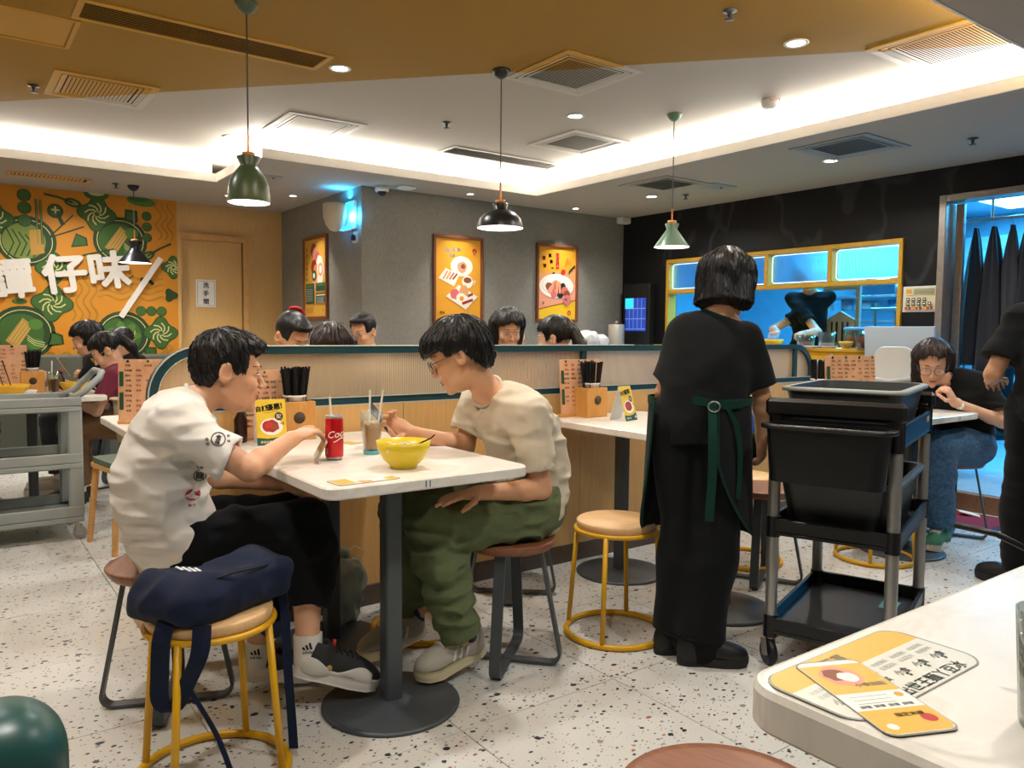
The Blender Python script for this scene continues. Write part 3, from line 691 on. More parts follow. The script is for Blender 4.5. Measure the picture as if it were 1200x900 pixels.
pr = Print((.0, .0, .0), (.62, -.78, 0), (0, 0, 1), .08, .02); pr.O = Vector((-.045, -.018, -.038))+Vector((-.04, -.03, 0)); pr.clip = False; pr.metric = True
pr.text(RED, 'SMOKE', .5, .5, .02); pr.build('lettering', None, t)
t = thing('security_camera', 'white dome security camera under the soffit by the wall corner', 'camera', (3.23, 6.40, ZS))
MB().lathe([(0, 0), (.062, 0), (.062, -.045), (.055, -.05), (0, -.05)], n=24).build('base', MT['white'], t); MB().ball((0, 0, -.05), .04).build('dome', MT['black'], t)
t = thing('ceiling_speaker', 'flat white disc under the soffit right of the camera', 'detector', (3.42, 6.30, ZS))
MB().lathe([(0, 0), (.085, 0), (.09, -.012), (.06, -.022), (0, -.024)], n=28).build('body', MT['white'], t)
t = thing('motion_sensor', 'white box sensor in the corner where grey and black walls meet', 'detector', (6.22, 6.40, ZS))
MB().bx(-.07, .07, -.05, .05, -.07, 0, .01).build('body', MT['white'], t)

# pendants
def pendant(x, y, ztop, zbot, prof, col, dia, label, cup=None):
    t = thing('pendant_lamp', label, 'pendant light', (x, y, ztop)); col = cup = mat('lamp_paint', col, .32)
    MB().lathe([(0, 0), (.05, 0), (.052, -.006), (.035, -.035), (.012, -.05), (0, -.05)], n=24).build('ceiling_cup', cup, t)
    z0 = zbot-ztop; top = max(p[1] for p in prof)
    MB().cyl((0, 0, -.05), (0, 0, z0+top+.02), .0035, n=8).build('cord', mat('cord_grey', '#4b4640', .6), t)
    MB().cyl((0, 0, z0+top+.018), (0, 0, z0+top+.10), .006, n=10).build('cord_grip', MT['copper'], t)
    MB().lathe([(0, 0), (.030, 0), (.030, .02), (0, .022)], (0, 0, z0+top), 24).build('wooden_cap', mat('cap_wood', '#c98c4e', .5), t)
    outer = [(r, z0+z) for r, z in prof]; inner = [(max(r-.003, .001), z) for r, z in outer[::-1]]
    MB().lathe(outer, n=48, cap=False).lathe([outer[0], inner[-1]], n=48, cap=False, smooth=False).build('shade', col, t)
    MB().lathe(inner, n=48, cap=False).build('shade_lining', mat('lamp_lining', '#f4f0e6', .5), t)
    MB().ball((0, 0, z0+.045), .030).build('bulb', MT['lamp'], t)
    l = area('pendant_light_source', (x, y, zbot+.035), dia*.5, 5, (1, .94, .84)); return t
pendant(1.17, 3.66, ZU, 1.755, [(.095, 0), (.095, .03), (.088, .08), (.070, .125), (.045, .158), (.036, .17), (.055, .205), (.053, .208), (.0, .208)], '#41543c', .19, 'dark green bell-shaped pendant lamp on a thin cord')
pendant(2.61, 3.69, ZU, 1.765, [(.133, 0), (.130, .02), (.118, .052), (.09, .082), (.06, .098), (.034, .103), (.046, .135), (.044, .138), (0, .138)], '#17191b', .26, 'glossy black dome pendant lamp in the middle of the room')
pendant(4.05, 3.70, ZU, 1.76, [(.120, 0), (.117, .006), (.035, .120), (.047, .155), (.045, .158), (0, .158)], '#5f7d66', .23, 'mint green cone pendant lamp in front of the black wall')
pendant(1.455, 7.80, ZS, 1.775, [(.14, 0), (.135, .008), (.085, .07), (.045, .12), (.038, .15), (.062, .19), (.06, .194), (0, .194)], '#15161a', .27, 'small black flared pendant lamp hanging before the orange mural')

# ---------------------------------------------------------------- posters
CR = mat('print_cream', '#f0e8dc', .5); PK = mat('print_pink', '#d46a6a', .5); OR = mat('print_orange', '#e0a02a', .45); YL = mat('print_yellow', '#e7bd1c', .45); BR = mat('print_brown', '#8a4a26', .5); DG = mat('print_green', '#24503a', .5); GO = mat('print_gold', '#d9a441', .5); TN = mat('print_tan', '#d79a62', .5); SK = mat('print_coral', '#e39a7c', .5); BLK = INK; DR = mat('print_darkred', '#9c2620', .5); GRY = mat('print_grey', '#8f8f8c', .5); LGR = mat('print_lightgrey', '#cfd0cc', .5)
def poster(O, U_, w_, h_, label, bg):
    U_ = Vector(U_); N = U_.cross(Vector((0, 0, 1))); t = thing('framed_poster', label, 'poster', O); f = MB().use(mat('poster_frame', '#7a4427', .45))
    R = Matrix((U_, -N, Vector((0, 0, 1)))).transposed()
    for b in ((0, w_, 0, .028), (0, w_, h_-.028, h_), (0, .028, .028, h_-.028), (w_-.028, w_, .028, h_-.028)):
        f.box(R @ Vector(((b[0]+b[1])/2, -.014, (b[2]+b[3])/2)), (b[1]-b[0], .028, b[3]-b[2]), R, .003)
    f.build('frame', None, t); MB().box(R @ Vector((w_/2, -.006, h_/2)), (w_-.05, .010, h_-.05), R).build('backing', bg, t)
    p = Print(R @ Vector((.028, -.0112, .028)), U_, (0, 0, 1), w_-.056, h_-.056, .0002); p.t = t; return p
def blob(p, m, cx, cy, r, seed, n=14, k=.25, ry=None):
    rnd = random.Random(seed); ry = ry or r*p.W/p.H
    p.poly(m, [(cx+r*(1+k*(rnd.random()-.5))*math.cos(2*PI*i/n), cy+ry*(1+k*(rnd.random()-.5))*math.sin(2*PI*i/n)) for i in range(n)])
p = poster((3.80, 6.485, 1.225), (1, 0, 0), .572, .875, 'framed yellow poster of breakfast plates, noodles and tea on the grey wall', OR)
p.text(CR, '加配早晨餐', .36, .865, .075, .06, .04); p.text(CR, '精選', .36, .80, .065, .06, .04); p.ell(RED, .86, .87, .05); p.ell(OR, .86, .86, .02); p.rect(BLK, .83, .825, .89, .83)
p.ell(CR, .57, .68, .245, .165*.72); p.ell(LGR, .57, .68, .17, .075); p.ell(CR, .57, .68, .165, .07); blob(p, SK, .58, .67, .11, 1); blob(p, BR, .60, .68, .05, 2)
p.poly(CR, [(.06, .53), (.22, .65), (.52, .58), (.40, .44)]); 
for k in range(4): p.line((SK, TN, PK, BR)[k], [(.16+.07*k, .52+.0*k), (.26+.07*k, .62-.01*k)], .035)
p.ell(CR, .70, .50, .12, .075); p.ell(BR, .70, .52, .09, .035); p.line(CR, [(.80, .50), (.88, .52), (.84, .47)], .02)
p.poly(CR, [(.22, .32), (.50, .46), (.93, .33), (.66, .17)]); blob(p, PK, .42, .35, .10, 3); blob(p, TN, .62, .39, .11, 4); p.ell(CR, .56, .31, .11, .055); p.ell(OR, .57, .30, .05, .028)
p.line(DR, [(.58, .24), (.82, .29)], .05); p.line(BR, [(.70, .33), (.82, .36)], .05); p.text(BLK, '滋味', .14, .13, .06, 0); p.build('print', None, p.t)
p = poster((5.045, 6.485, 1.292), (1, 0, 0), .566, .815, 'framed yellow poster of a chicken bowl with a pink badge on the grey wall', OR)
p.poly(TN, [(0, .14), (0, .62), (1, .70), (1, .28)]); p.poly(SK, [(0, .14), (0, .42), (1, .5), (1, .28)]); p.poly(YL, [(0, 0), (0, .12), (1, .26), (1, 0)]); p.line(BLK, [(0, .13), (1, .27)], .012)
for k, ch in enumerate('蒜蓉'): p.text(RED, ch, .14+.02*k, .84-.105*k, .085, .1, .05)
for k, ch in enumerate('雞翼一番'): p.text(BLK, ch, .30+.035*k, .88-.085*k, .078, .12, .05)
p.rect(RED, .46, .70, .54, .92); 
for k, ch in enumerate('新登場'): p.text(CR, ch, .50, .88-.07*k, .038, 0)
p.ell(CR, .48, .46, .46, .17); p.ell(LGR, .48, .47, .40, .13); p.ell(CR, .48, .475, .385, .12)
for k, m_ in enumerate((BR, SK, PK, TN, DR, BLK, BLK, PK, BR)): blob(p, m_, .28+.06*k, .45-.05*(k % 3)+(.04 if k in (3, 4) else 0), .09, 10+k)
for k in range(4): p.line((SK, PK, SK, TN)[k], [(.30+.09*k, .36), (.40+.05*k, .52)], .06)
for k in range(4): p.line(RED, [(.70+.05*k, .74+.01*k), (.76+.03*k, .86-.02*k)], .014)
p.line(BLK, [(.80, .66), (.97, .76)], .035); blob(p, RED, .65, .66, .06, 5); p.ell(PK, .76, .27, .11); p.text(CR, '熱賣', .76, .27, .07, 0); p.ell(RED, .82, .09, .05); p.ell(YL, .82, .085, .02); p.text(BLK, '滋', .12, .22, .06); p.build('print', None, p.t)
p = poster((3.07, 7.83, 1.29), (0, -1, 0), .61, .825, 'narrow-looking framed menu poster on the grey side wall', GO)
p.text(DR, '香', .10, .88, .07); p.text(DR, '辣', .10, .80, .07)
for k, ch in enumerate('招牌米線'): p.text(BLK, ch, .10, .70-.07*k, .06)
for k, m_ in enumerate((BR, SK, PK, CR, DR, TN, OR, CR, SK)): blob(p, m_, .42+.09*(k % 4)+.03*(k//4), .86-.055*k, .13, 20+k)
p.ell(CR, .75, .60, .16); p.ell(SK, .75, .60, .12); p.ell(CR, .75, .60, .07); p.ell(DG, .45, .53, .10); p.ell(CR, .45, .53, .05)
p.rect(DG, .05, .17, .46, .43); p.rect(DG, .53, .33, .97, .43); p.rect(DG, .53, .17, .97, .30); p.rect(M7, .08, .38, .40, .41); p.rect(M7, .56, .395, .9, .415); p.rect(CR, .56, .265, .95, .28)
for k in range(8): p.line(LGR, [(.09, .355-.022*k), (.40, .355-.022*k)], .006); p.line(LGR, [(.57, .245-.01*k), (.90, .245-.01*k)], .004)
for k in range(4): p.line(BR, [(.08, .11-.02*k), (.42, .11-.02*k)], .005)
p.text(BLK, '11', .88, .075, .075); p.build('print', None, p.t)

# insect lamp on the side wall
t = thing('insect_lamp', 'cream wall lamp with a blue glow behind it near the corner', 'lamp', (3.07, 6.72, 2.20))
MB().lathe([(0, -.115), (.05, -.105), (.10, -.06), (.125, .0), (.13, .07), (.125, .10), (.0, .115)], (-.155, -.01, 0), 32, Matrix(((.80, 0, 0), (0, .95, 0), (0, 0, 1.15)))).build('cover', mat('cream_shell', '#c8bda6', .3), t)
MB().bx(-.03, -.0, -.15, .13, -.11, .15, .01).build('back_plate', MT['white'], t)
MB().bx(-.050, -.032, -.125, .125, -.10, -.085).bx(-.050, -.032, -.125, .125, .115, .13).build('tube', mat('uv_glow', '#2aa8ff', .5, emit='#16a0ff', es=12), t)
l = area('uv_lamp', (3.02, 6.56, 2.20), .05, 2.6, (.05, .5, 1), (0, PI/2, 0), .2); l.rotation_euler = (0, -PI/2, 0)
l2 = area('uv_lamp', (3.00, 6.72, 2.385), .2, 2.2, (.05, .5, 1), (PI, 0, 0), .05)
t = thing('wall_socket', 'white wall socket with a black plug under the cream lamp', 'socket', (3.07, 6.60, 2.02))
MB().bx(-.012, 0, -.05, .05, -.05, .05, .003).build('plate', MT['white'], t); MB().bx(-.045, -.012, -.02, .02, -.03, .02, .005).tube([(-.03, 0, .02), (-.035, .01, .07), (-.02, .03, .10)], .004, 6).build('plug', MT['black'], t)
# ---------------------------------------------------------------- kitchen pass, doorway and kitchen
GY = MT['gold']
win = thing('pass_window', 'brass-framed kitchen pass window with three frosted panes in the black wall', 'window', (6.3, 4.52, 1.5))
f = MB().use(GY); a, b, zt, zr, zb = -1.26, 1.28, .455, .115, -.42
def rx(y0, y1, z0, z1, x0=-.03, x1=.10): f.bx(x0, x1, y0, y1, z0, z1, .003)
rx(a, b, zt-.035, zt); rx(a, a+.035, zb, zt-.035); rx(b-.035, b, zb, zt-.035); rx(a+.035, b-.035, zr-.02, zr+.02)
for y in (-.62, .03, .68): rx(y-.02, y+.02, zr+.02, zt-.035)
f.build('frame', None, win)
ys = [a+.035, -.64, -.60, .01, .05, .66, .70, b-.035]
for k in range(4):
    y0, y1 = ys[2*k]+.015, ys[2*k+1]-.015
    m_ = MB().use(MT['frost']); poly = rrect(y0, y1, zr+.035, zt-.05, .03, 5)
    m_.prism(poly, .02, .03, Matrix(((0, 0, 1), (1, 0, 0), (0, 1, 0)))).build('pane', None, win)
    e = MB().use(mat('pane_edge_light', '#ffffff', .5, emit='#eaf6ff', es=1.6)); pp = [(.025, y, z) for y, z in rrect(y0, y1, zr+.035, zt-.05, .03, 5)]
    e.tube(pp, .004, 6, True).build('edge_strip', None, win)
ct = thing('pass_counter', 'yellow counter ledge under the kitchen pass window', 'counter', (6.3, 4.5, 1.06))
MB().bx(-.22, .45, -1.27, 1.28, -.03, 0, .004).build('top', GY, ct); MB().bx(-.20, 0, -1.25, 1.26, -.10, -.031, .003).build('fascia', MT['ylw'], ct)
# doorway
dw = MB().use(MT['steel'])
for b_ in ((6.26, 6.45, 2.93, 2.985, 0, 2.25), (6.26, 6.45, 1.5, 2.93, 2.20, 2.25), (6.26, 6.45, 1.45, 1.5, 0, 2.25)): dw.bx(*b_, .004)
dwo = dw.build('door_2', None, kind='structure')
MB().bx(6.40, 6.44, 2.86, 2.92, .12, 2.19, .003).build('inner_jamb', MT['steel'], dwo)
st = MB().bx(5.52, 6.44, 1.5, 2.95, 0, .12, .004).build('doorway_step', wood('step_wood', '#6b4a32', '#8a6444', (3, 20, 20), .5)); st['kind'] = 'structure'
MB().bx(5.56, 6.44, 1.52, 2.93, .12, .124).build('step_top', MT['kfloor'], st)
ma = thing('door_mat', 'red doormat with a blue border before the kitchen step', 'mat', (5.22, 2.38, 0), 0)
MB().bx(-.24, .24, -.38, .40, .0005, .008, .003).build('border', mat('mat_blue', '#27304a', .95), ma); MB().bx(-.20, .20, -.34, .36, .004, .011, .003).build('pile', mat('mat_red', '#7d2236', .98, bump=.8, bscale=400), ma)
tag(MB().box((5.36, 2.28, .020), (.09, .12, .012), rm(.2, .1, .5), .004).build('crumpled_tissue', PAPER), 'crumpled white tissue on the red doormat', 'tissue')
# kitchen shell
MB().bx(6.42, 10.3, -.2, 8.0, 0, .1205).build('kitchen_floor', MT['kfloor'], kind='structure')
MB().bx(6.42, 10.3, -.2, 8.0, 2.62, 2.7).build('kitchen_ceiling', MT['kwall'], kind='structure')
MB().use(MT['kwall']).bx(10.2, 10.3, -.2, 8.0, .12, 2.62).bx(6.42, 10.3, 7.9, 8.0, .12, 2.62).bx(6.42, 10.3, -.3, -.2, .12, 2.62).build('kitchen_wall', None, kind='structure')
for k, (x, y) in enumerate(((7.3, 2.6), (7.3, 4.6), (9.15, 3.55), (9.0, 5.2), (8.3, 1.6))):
    t = thing('kitchen_light_panel', ['flat glowing ceiling panel just inside the kitchen doorway', 'glowing kitchen ceiling panel behind the frosted panes', 'glowing ceiling panel deeper in the kitchen', 'glowing ceiling panel at the far left of the kitchen', 'glowing ceiling panel at the right of the kitchen'][k], 'ceiling light', (x, y, 2.62))
    MB().bx(-.5, .5, -.3, .3, -.03, 0, .004).build('housing', MT['white'], t); MB().bx(-.46, .46, -.27, .27, -.034, -.031).build('diffuser', MT['kpanel'], t)
# stainless shelving and benches seen through the pass
def shelf(x, y, w_, d_, zs, label):
    t = thing('steel_shelf', label, 'shelf', (x, y, .12))
    for z in zs: MB().bx(-d_/2, d_/2, -w_/2, w_/2, z-.03, z, .003).build('shelf_board', MT['ksteel'], t)
    for sx in (-1, 1):
        for sy in (-1, 1): MB().cyl((sx*(d_/2-.03), sy*(w_/2-.03), 0), (sx*(d_/2-.03), sy*(w_/2-.03), max(zs)+.05), .014, n=10).build('post', MT['steel'], t)
    return t
shelf(8.6, 4.9, 1.6, .45, (.5, .9, 1.22, 1.50), 'steel kitchen shelf behind the middle of the pass')
shelf(7.55, 3.65, .9, .45, (.5, .92, 1.32), 'steel kitchen shelf nearest the right end of the pass')
shelf(9.6, 2.3, 1.3, .45, (.5, .95, 1.5), 'steel kitchen shelf at the back beyond the doorway')
rnd = random.Random(4); LB = mat('kitchen_blue_bin', '#4b9bd6', .5); pk = [MT['ksteel'], MT['white'], LB, MT['grey']]
kk = 0
for X, Y0_, n_, zs in ((8.6, 4.25, 5, (1.34, 1.62)), (7.55, 3.35, 3, (1.04, 1.44)), (9.6, 1.85, 4, (1.07, 1.62))):
    for z in zs:
        for j in range(n_):
            w_ = .10+.06*rnd.random(); h_ = .10+.08*rnd.random(); y = Y0_+j*.27; kk += 1
            t = MB().use(pk[kk % 4])
            if kk % 3: t.lathe([(0, 0), (w_*.42, 0), (w_*.5, .01), (w_*.5, h_), (w_*.46, h_), (w_*.44, .02), (0, .02)], (X-.05, y, z+.121), 18)
            else: t.bx(X-.15, X+.05, y-w_/2, y+w_/2, z+.121, z+.12+h_*.8, .01)
            tag(t.build('kitchen_container', None), '%s %s, %s from the right on the %s board of the %s kitchen shelf' % (['steel', 'white', 'blue', 'grey'][kk % 4], 'pot' if kk % 3 else 'box', ['first', 'second', 'third', 'fourth', 'fifth'][j], 'lower' if z == zs[0] else 'upper', {8.6: 'middle', 7.55: 'nearest', 9.6: 'back'}[X]), 'container', 'containers on the kitchen shelves')
t = thing('range_hood', 'pale metal hood hanging high at the back of the kitchen', 'hood', (9.68, 4.7, 1.85))
MB().prism([(-.45, 0), (.45, 0), (.45, .18), (.1, .45), (-.1, .45)], -.9, .9, Matrix(((1, 0, 0), (0, 0, -1), (0, 1, 0)))).build('hood_body', MT['ksteel'], t); MB().bx(-.15, .15, -.2, .2, .45, .77).build('duct', MT['ksteel'], t)
t = thing('wooden_rack', 'carved tan house-shaped rack standing behind the kitchen pass', 'rack', (6.95, 4.18, .12)); TNW = mat('rack_tan', '#a8978a', .5)
MB().prism([(-.14, 0), (.14, 0), (.14, 1.20), (0, 1.28), (-.14, 1.20)], -.02, .02, Matrix(((0, 0, 1), (1, 0, 0), (0, 1, 0)))).build('back_board', TNW, t)
for y in (-.17, .17): MB().bx(-.02, .02, y-.02, y+.02, 0, 1.48, .003).build('post', TNW, t)
MB().bx(-.02, .02, -.19, .19, 1.48, 1.54, .003).build('crossbar', TNW, t)
for y in (-.08, -.03, .03, .08): MB().bx(-.028, -.021, y-.008, y+.008, .98, 1.18).build('slot', MT['black'], t)
# coats hanging from the rail in the doorway
t = thing('hanging_rail', 'thin dark rail across the top of the kitchen doorway', 'rail', (6.62, 2.2, 2.08))
MB().cyl((0, -.7, 0), (0, .72, 0), .012).build('bar', MT['steel'], t); MB().cyl((0, .55, 0), (0, .55, .54), .01).cyl((0, -.55, 0), (0, -.55, .54), .01).build('bracket', MT['steel'], t)
APR = mat('apron_cloth', '#2b2b30', .9, sheen=.3); APG = mat('apron_grey', '#45464d', .9)
def hanging(y, w_, z1, z0, m_, label, seed):
    t = thing('hanging_apron', label, 'apron', (6.62, y, 2.08)); rnd = random.Random(seed)
    MB().tube([(0, 0, -.04), (0, .012, -.02), (0, .02, .0), (0, .0, .014), (0, -.018, .004)], .0025, 6).cyl((0, 0, -.04), (0, 0, -.08), .0025, n=6).build('hook', MT['steel'], t)
    q = MB().use(m_); n_ = 30; rows = 12; vs = []; F = []; ph = rnd.random()*6
    for j in range(rows+1):
        s_ = j/rows; z = -.06-(z1-z0)*s_; wd_ = w_*(.12+.88*min(1, s_*1.6)**.7)/2
        for i in range(n_):
            a = 2*PI*i/n_; fold = 1+.22*math.sin(a*5+ph+s_*1.5)+.1*math.sin(a*9+ph)
            vs.append((math.sin(a)*(.03+.05*s_)*fold, math.cos(a)*wd_*fold, z+.015*math.sin(a*3)*s_))
    for j in range(rows):
        for i in range(n_): F.append((j*n_+i, (j+1)*n_+i, (j+1)*n_+(i+1) % n_, j*n_+(i+1) % n_))
    F.append(tuple(range(n_))[::-1]); F.append(tuple(range(rows*n_, rows*n_+n_))[::-1]); q.add(vs, F, True); q.build('cloth', None, t)
hanging(2.86, .17, 2.05, .98, APR, 'black apron hanging leftmost from the rail in the kitchen doorway', 1)
hanging(2.73, .20, 2.05, .92, APR, 'black apron hanging second from the left in the kitchen doorway', 2)
hanging(2.60, .16, 2.05, 1.0, APG, 'dark grey apron hanging among the black ones in the kitchen doorway', 3)
hanging(2.49, .20, 2.05, .97, APR, 'black apron hanging rightmost from the rail in the kitchen doorway', 4)
# white/grey things in and before the doorway
n = thing('wall_notice', 'small framed allergy chart with food pictures beside the kitchen doorway', 'notice', (6.3, 3.255, 1.36))
MB().bx(-.006, 0, -.29, 0, 0, .205, .001).build('sheet', PAPER, n)
pr = Print((-.0065, 0, 0), (0, -1, 0), (0, 0, 1), .29, .205, .0006); pr.rect(mat('print_cream_bg', '#e2d8ae', .6), .06, .06, .94, .94); pr.rect(OR, .10, .72, .24, .88); pr.rect(BR, .10, .64, .9, .65)
for k in range(5): pr.line(DG, [(.30, .88-.045*k), (.86, .88-.045*k)], .010)
for r_ in range(2):
    for k in range(5 if r_ else 4): pr.rect(INK, .11+.15*k, .42-.17*r_, .20+.15*k, .55-.17*r_); pr.rect(CR, .13+.15*k, .46-.17*r_, .18+.15*k, .52-.17*r_)
for k in range(8): pr.rect((RED, BR, OR)[k % 3], .09+.1*k, .09, .16+.1*k, .20)
pr.build('print', None, n)
t = thing('standing_sheet', 'pale blue-grey sheet standing at the right end of the pass counter', 'panel', (6.02, 3.13, .952))
MB().box((0, 0, .145), (.02, .55, .29), rm(0, -.1, 0), .002).build('sheet', mat('pale_sheet', '#b9c6cf', .4), t)
lg = MB(); lg.box((6.02, 3.2, .475), (.38, .66, .95), None, .01); tag(lg.build('waiter_station', mat('navy_laminate', '#1d2431', .5)), 'dark navy cabinet under the right end of the pass counter', 'cabinet')
tag(MB().box((5.80, 3.56, .93), (.012, .09, .16), rm(.35, 0, 0), .002).build('hanging_leaflet', mat('leaflet_grey', '#8d8d8a', .5)), 'slanting grey strip hanging below the right end of the yellow counter', 'leaflet')
tag(MB().bx(6.11, 6.20, 3.60, 3.72, .10, .955).bx(6.08, 6.22, 3.58, 3.74, 0, .11, .01).build('counter_post', MT['black']), 'black support post under the yellow counter', 'post')
# food and dishes on the counter
YB = mat('melamine_yellow', '#e3b92a', .35); CL = thinglass('clear_cup', '#dfe7e8'); TOM = mat('sauce_red', '#b5512f', .4); BLU = mat('blue_lid', '#5a95d8', .4)
def bowl_obj(name, loc, r, h, m_, label, cat='bowl', group=None, fill=None):
    t = thing(name, label, cat, loc, 0, group)
    MB().lathe([(0, .004), (r*.42, .004), (r*.44, 0), (r*.48, 0), (r*.50, .008), (r*.74, h*.32), (r*.92, h*.66), (r*1.0, h), (r*.975, h), (r*.90, h*.66), (r*.70, h*.34), (r*.40, h*.16), (0, h*.14)], n=40).build('shell', m_, t)
    if fill: MB().lathe([(0, h*.62), (r*.5, h*.60), (r*.86, h*.55)], n=30, cap=False).build('food', fill, t)
    return t
bowl_obj('yellow_bowl', (6.14, 4.36, 1.06), .10, .07, YB, 'yellow bowl on the pass counter under the gloved hand', fill=TOM)
def tub(loc, r, h, m_, m2, lvl, label, name='plastic_tub'):
    t = thing(name, label, 'container', loc); MB().lathe([(0, .001), (r*.82, .001), (r, h), (r*.95, h), (r*.78, .006), (0, .006)], n=24).build('cup', m_, t)
    if m2: MB().lathe([(0, .008), (r*.77, .008), (r*.77+r*.15*lvl, h*lvl), (0, h*lvl)], n=24).build('sauce', m2, t)
    return t
tub((6.20, 4.06, 1.06), .085, .11, CL, TOM, .5, 'clear tub of orange sauce on the pass counter, left of the others')
tub((6.20, 3.86, 1.06), .075, .14, CL, SK, .3, 'tall clear tub with a little pink sauce on the pass counter')
tub((6.28, 3.64, 1.06), .095, .15, CL, TOM, .7, 'clear tub with a blue lid on the pass counter'); 
tub((6.14, 3.46, 1.06), .10, .12, CL, TOM, .85, 'wide tub full of red sauce at the right of the pass counter')
tag(MB().lathe([(0, 0), (.095, 0), (.098, .02), (.08, .03), (0, .03)], (6.28, 3.64, 1.211), 24).build('tub_lid', BLU), 'round blue lid on the tub on the pass counter', 'lid')
bowl_obj('small_tan_bowl', (6.12, 3.63, 1.06), .06, .06, mat('melamine_tan', '#d0aa55', .4), 'small tan bowl in front of the sauce tubs')
for k in range(4):
    tag(MB().lathe([(0, .002), (.05, 0), (.075, .014), (.072, .016), (.05, .004), (0, .005)], (6.13+.03*(k % 2), 4.20-.13*k, 1.0605), 24).build('small_plate', MT['white']), ['white saucer nearest the yellow bowl on the counter', 'second white saucer from the yellow bowl', 'third white saucer from the yellow bowl', 'white saucer nearest the tan bowl'][k], 'plate')
tag(MB().bx(6.05, 6.2, 3.30, 3.42, 1.0605, 1.09, .006).build('blue_cloth_stack', LB), 'folded blue cloths at the right end of the pass counter', 'cloth')
# grey bin cabinet and white high chair before the counter
t = thing('grey_bin_cabinet', 'grey storage cabinet with a drawer right of the booth screen', 'cabinet', (5.12, 3.15, 0), -.05)
MB().bx(-.22, .22, -.32, .30, .02, .96, .012).build('body', MT['grey'], t); MB().bx(-.24, .24, -.34, .32, .96, .985, .006).build('lid', mat('grey_light', '#b5b8b6', .5), t)
MB().bx(-.232, -.221, -.05, .28, .86, .94, .003).build('drawer', mat('grey_light2', '#a3a8a8', .5), t)
h = thing('high_chair', 'white plastic child chair stacked in front of the grey cabinet', 'high chair', (4.93, 2.60, 0), .4); WP = MT['white']; GP = mat('pale_grey_plastic', '#a9adad', .45)
for sx in (-1, 1):
    for sy in (-1, 1): MB().cyl((sx*.20, sy*.18, 0), (sx*.12, sy*.12, .86), .016, n=10).build('leg', WP, h)
MB().prism(rrect(-.15, .15, -.14, .14, .05), .70, .73).build('seat', WP, h)
MB().prism(rrect(-.12, .12, 0, .24, .07), -.012, .012, rm(PI/2+.15, 0, -PI/2), (.12, 0, .86)).build('backrest', WP, h)
MB().tube([(.12, .16, .86), (-.05, .17, .92), (-.17, .12, .90), (-.19, 0, .88), (-.17, -.12, .90), (-.05, -.17, .92), (.12, -.16, .86)], .018, 10).build('armrest', GP, h)
# kiosk and items beyond the booth screen
t = thing('order_kiosk', 'black order kiosk with a blue grid screen in the dark corner', 'kiosk', (6.22, 6.14, 0))
MB().bx(-.05, .05, -.20, .20, 0, 1.72, .01).build('body', MT['black'], t)
SC1 = mat('screen_blue', '#1d3fa8', .4, emit='#2647a8', es=.7); SC2 = mat('screen_cyan', '#2cc6d8', .4, emit='#2cc8dc', es=1.1); SC3 = mat('screen_line', '#6f86c8', .4, emit='#7b90cc', es=.7)
p = Print((-.051, .155, 1.20), (0, -1, 0), (0, 0, 1), .31, .36, .0008); p.rect(SC1, 0, 0, 1, 1)
for k in range(1, 5): p.rect(SC3, .2*k-.012, .06, .2*k+.012, 1)
for k in range(3): p.rect(SC3, 0, .05+.31*k, 1, .075+.31*k)
p.rect(SC2, 0, .69, .40, 1); p.build('screen', None, t)
t = thing('booth_cabinet', 'low white cabinet against the grey wall in the far corner', 'cabinet', (5.75, 6.27, 0))
MB().bx(-.55, .37, -.2, .2, 0, 1.02, .006).build('body', mat('cabinet_white', '#c9c4ba', .5), t)
t = thing('water_dispenser', 'pale cylindrical dispenser beside the kiosk', 'dispenser', (5.98, 6.24, 1.021)); MB().lathe([(0, 0), (.085, 0), (.088, .02), (.088, .24), (.08, .25), (0, .25)], n=28).build('body', mat('pale_metal', '#b3aea5', .4, .3), t); MB().ball((0, 0, .27), .025).build('knob', MT['steel'], t)
bgm = mat('plastic_bag', '#d6d3cb', .35)
for k, (x, y, r) in enumerate(((5.33, 6.22, .10), (5.52, 6.20, .12), (5.72, 6.22, .09))):
    c = (x, y, 1.02+r*.75); f_ = wrinkle(ell(c, (r*1.1, r, r*.75)), .010, (14, 14, 14), off=k*7.3)
    tag(mesh_sdf('plastic_bag', f_, (x-.2, y-.2, 1.0), (x+.2, y+.2, 1.25), .010, bgm), ['leftmost crumpled white bag on the low corner cabinet', 'middle crumpled white bag on the low corner cabinet', 'crumpled white bag beside the dispenser'][k], 'bag')

# ---------------------------------------------------------------- booth screen between the tables
bs = thing('booth_partition', 'long teal-framed booth screen with ribbed clear panels over light oak', 'partition', (2.63, 3.02, 0))
def loc(x): return x-2.63
PX0, PX1, PZ = .592, 4.669, 1.092
R_ = .17; path = [(PX0+.015, .0, .88)]+[(PX0+.015+R_-R_*math.cos(a), 0, PZ-R_+R_*math.sin(a)) for a in [PI/2*i/10 for i in range(11)]]
path += [(PX1-.015-R_+R_*math.sin(a), 0, PZ-R_+R_*math.cos(a)) for a in [PI/2*i/10 for i in range(11)]]+[(PX1-.015, 0, .88)]
fr = MB().use(MT['teal']); fr.strip([(loc(x), y, z) for x, y, z in path], .05, .030, (0, 1, 0)); fr.bx(loc(PX0+.03), loc(PX1-.03), -.022, .022, .866, .894, .002)
for x in (2.654, 4.478): fr.bx(loc(x)-.016, loc(x)+.016, -.022, .022, .894, PZ-.014, .002)
fr.build('frame', None, bs)
ed = MB().use(MT['tealedge'])
ed.bx(loc(PX0+.03), loc(PX1-.03), -.026, -.018, .894, .8975); ed.bx(loc(PX0), loc(PX1), -.026, -.018, .8615, .866)
inn = [(x+(.016 if i < 12 else -.016 if i > 12 else 0), -.022, z) for i, (x, y, z) in enumerate(path)]
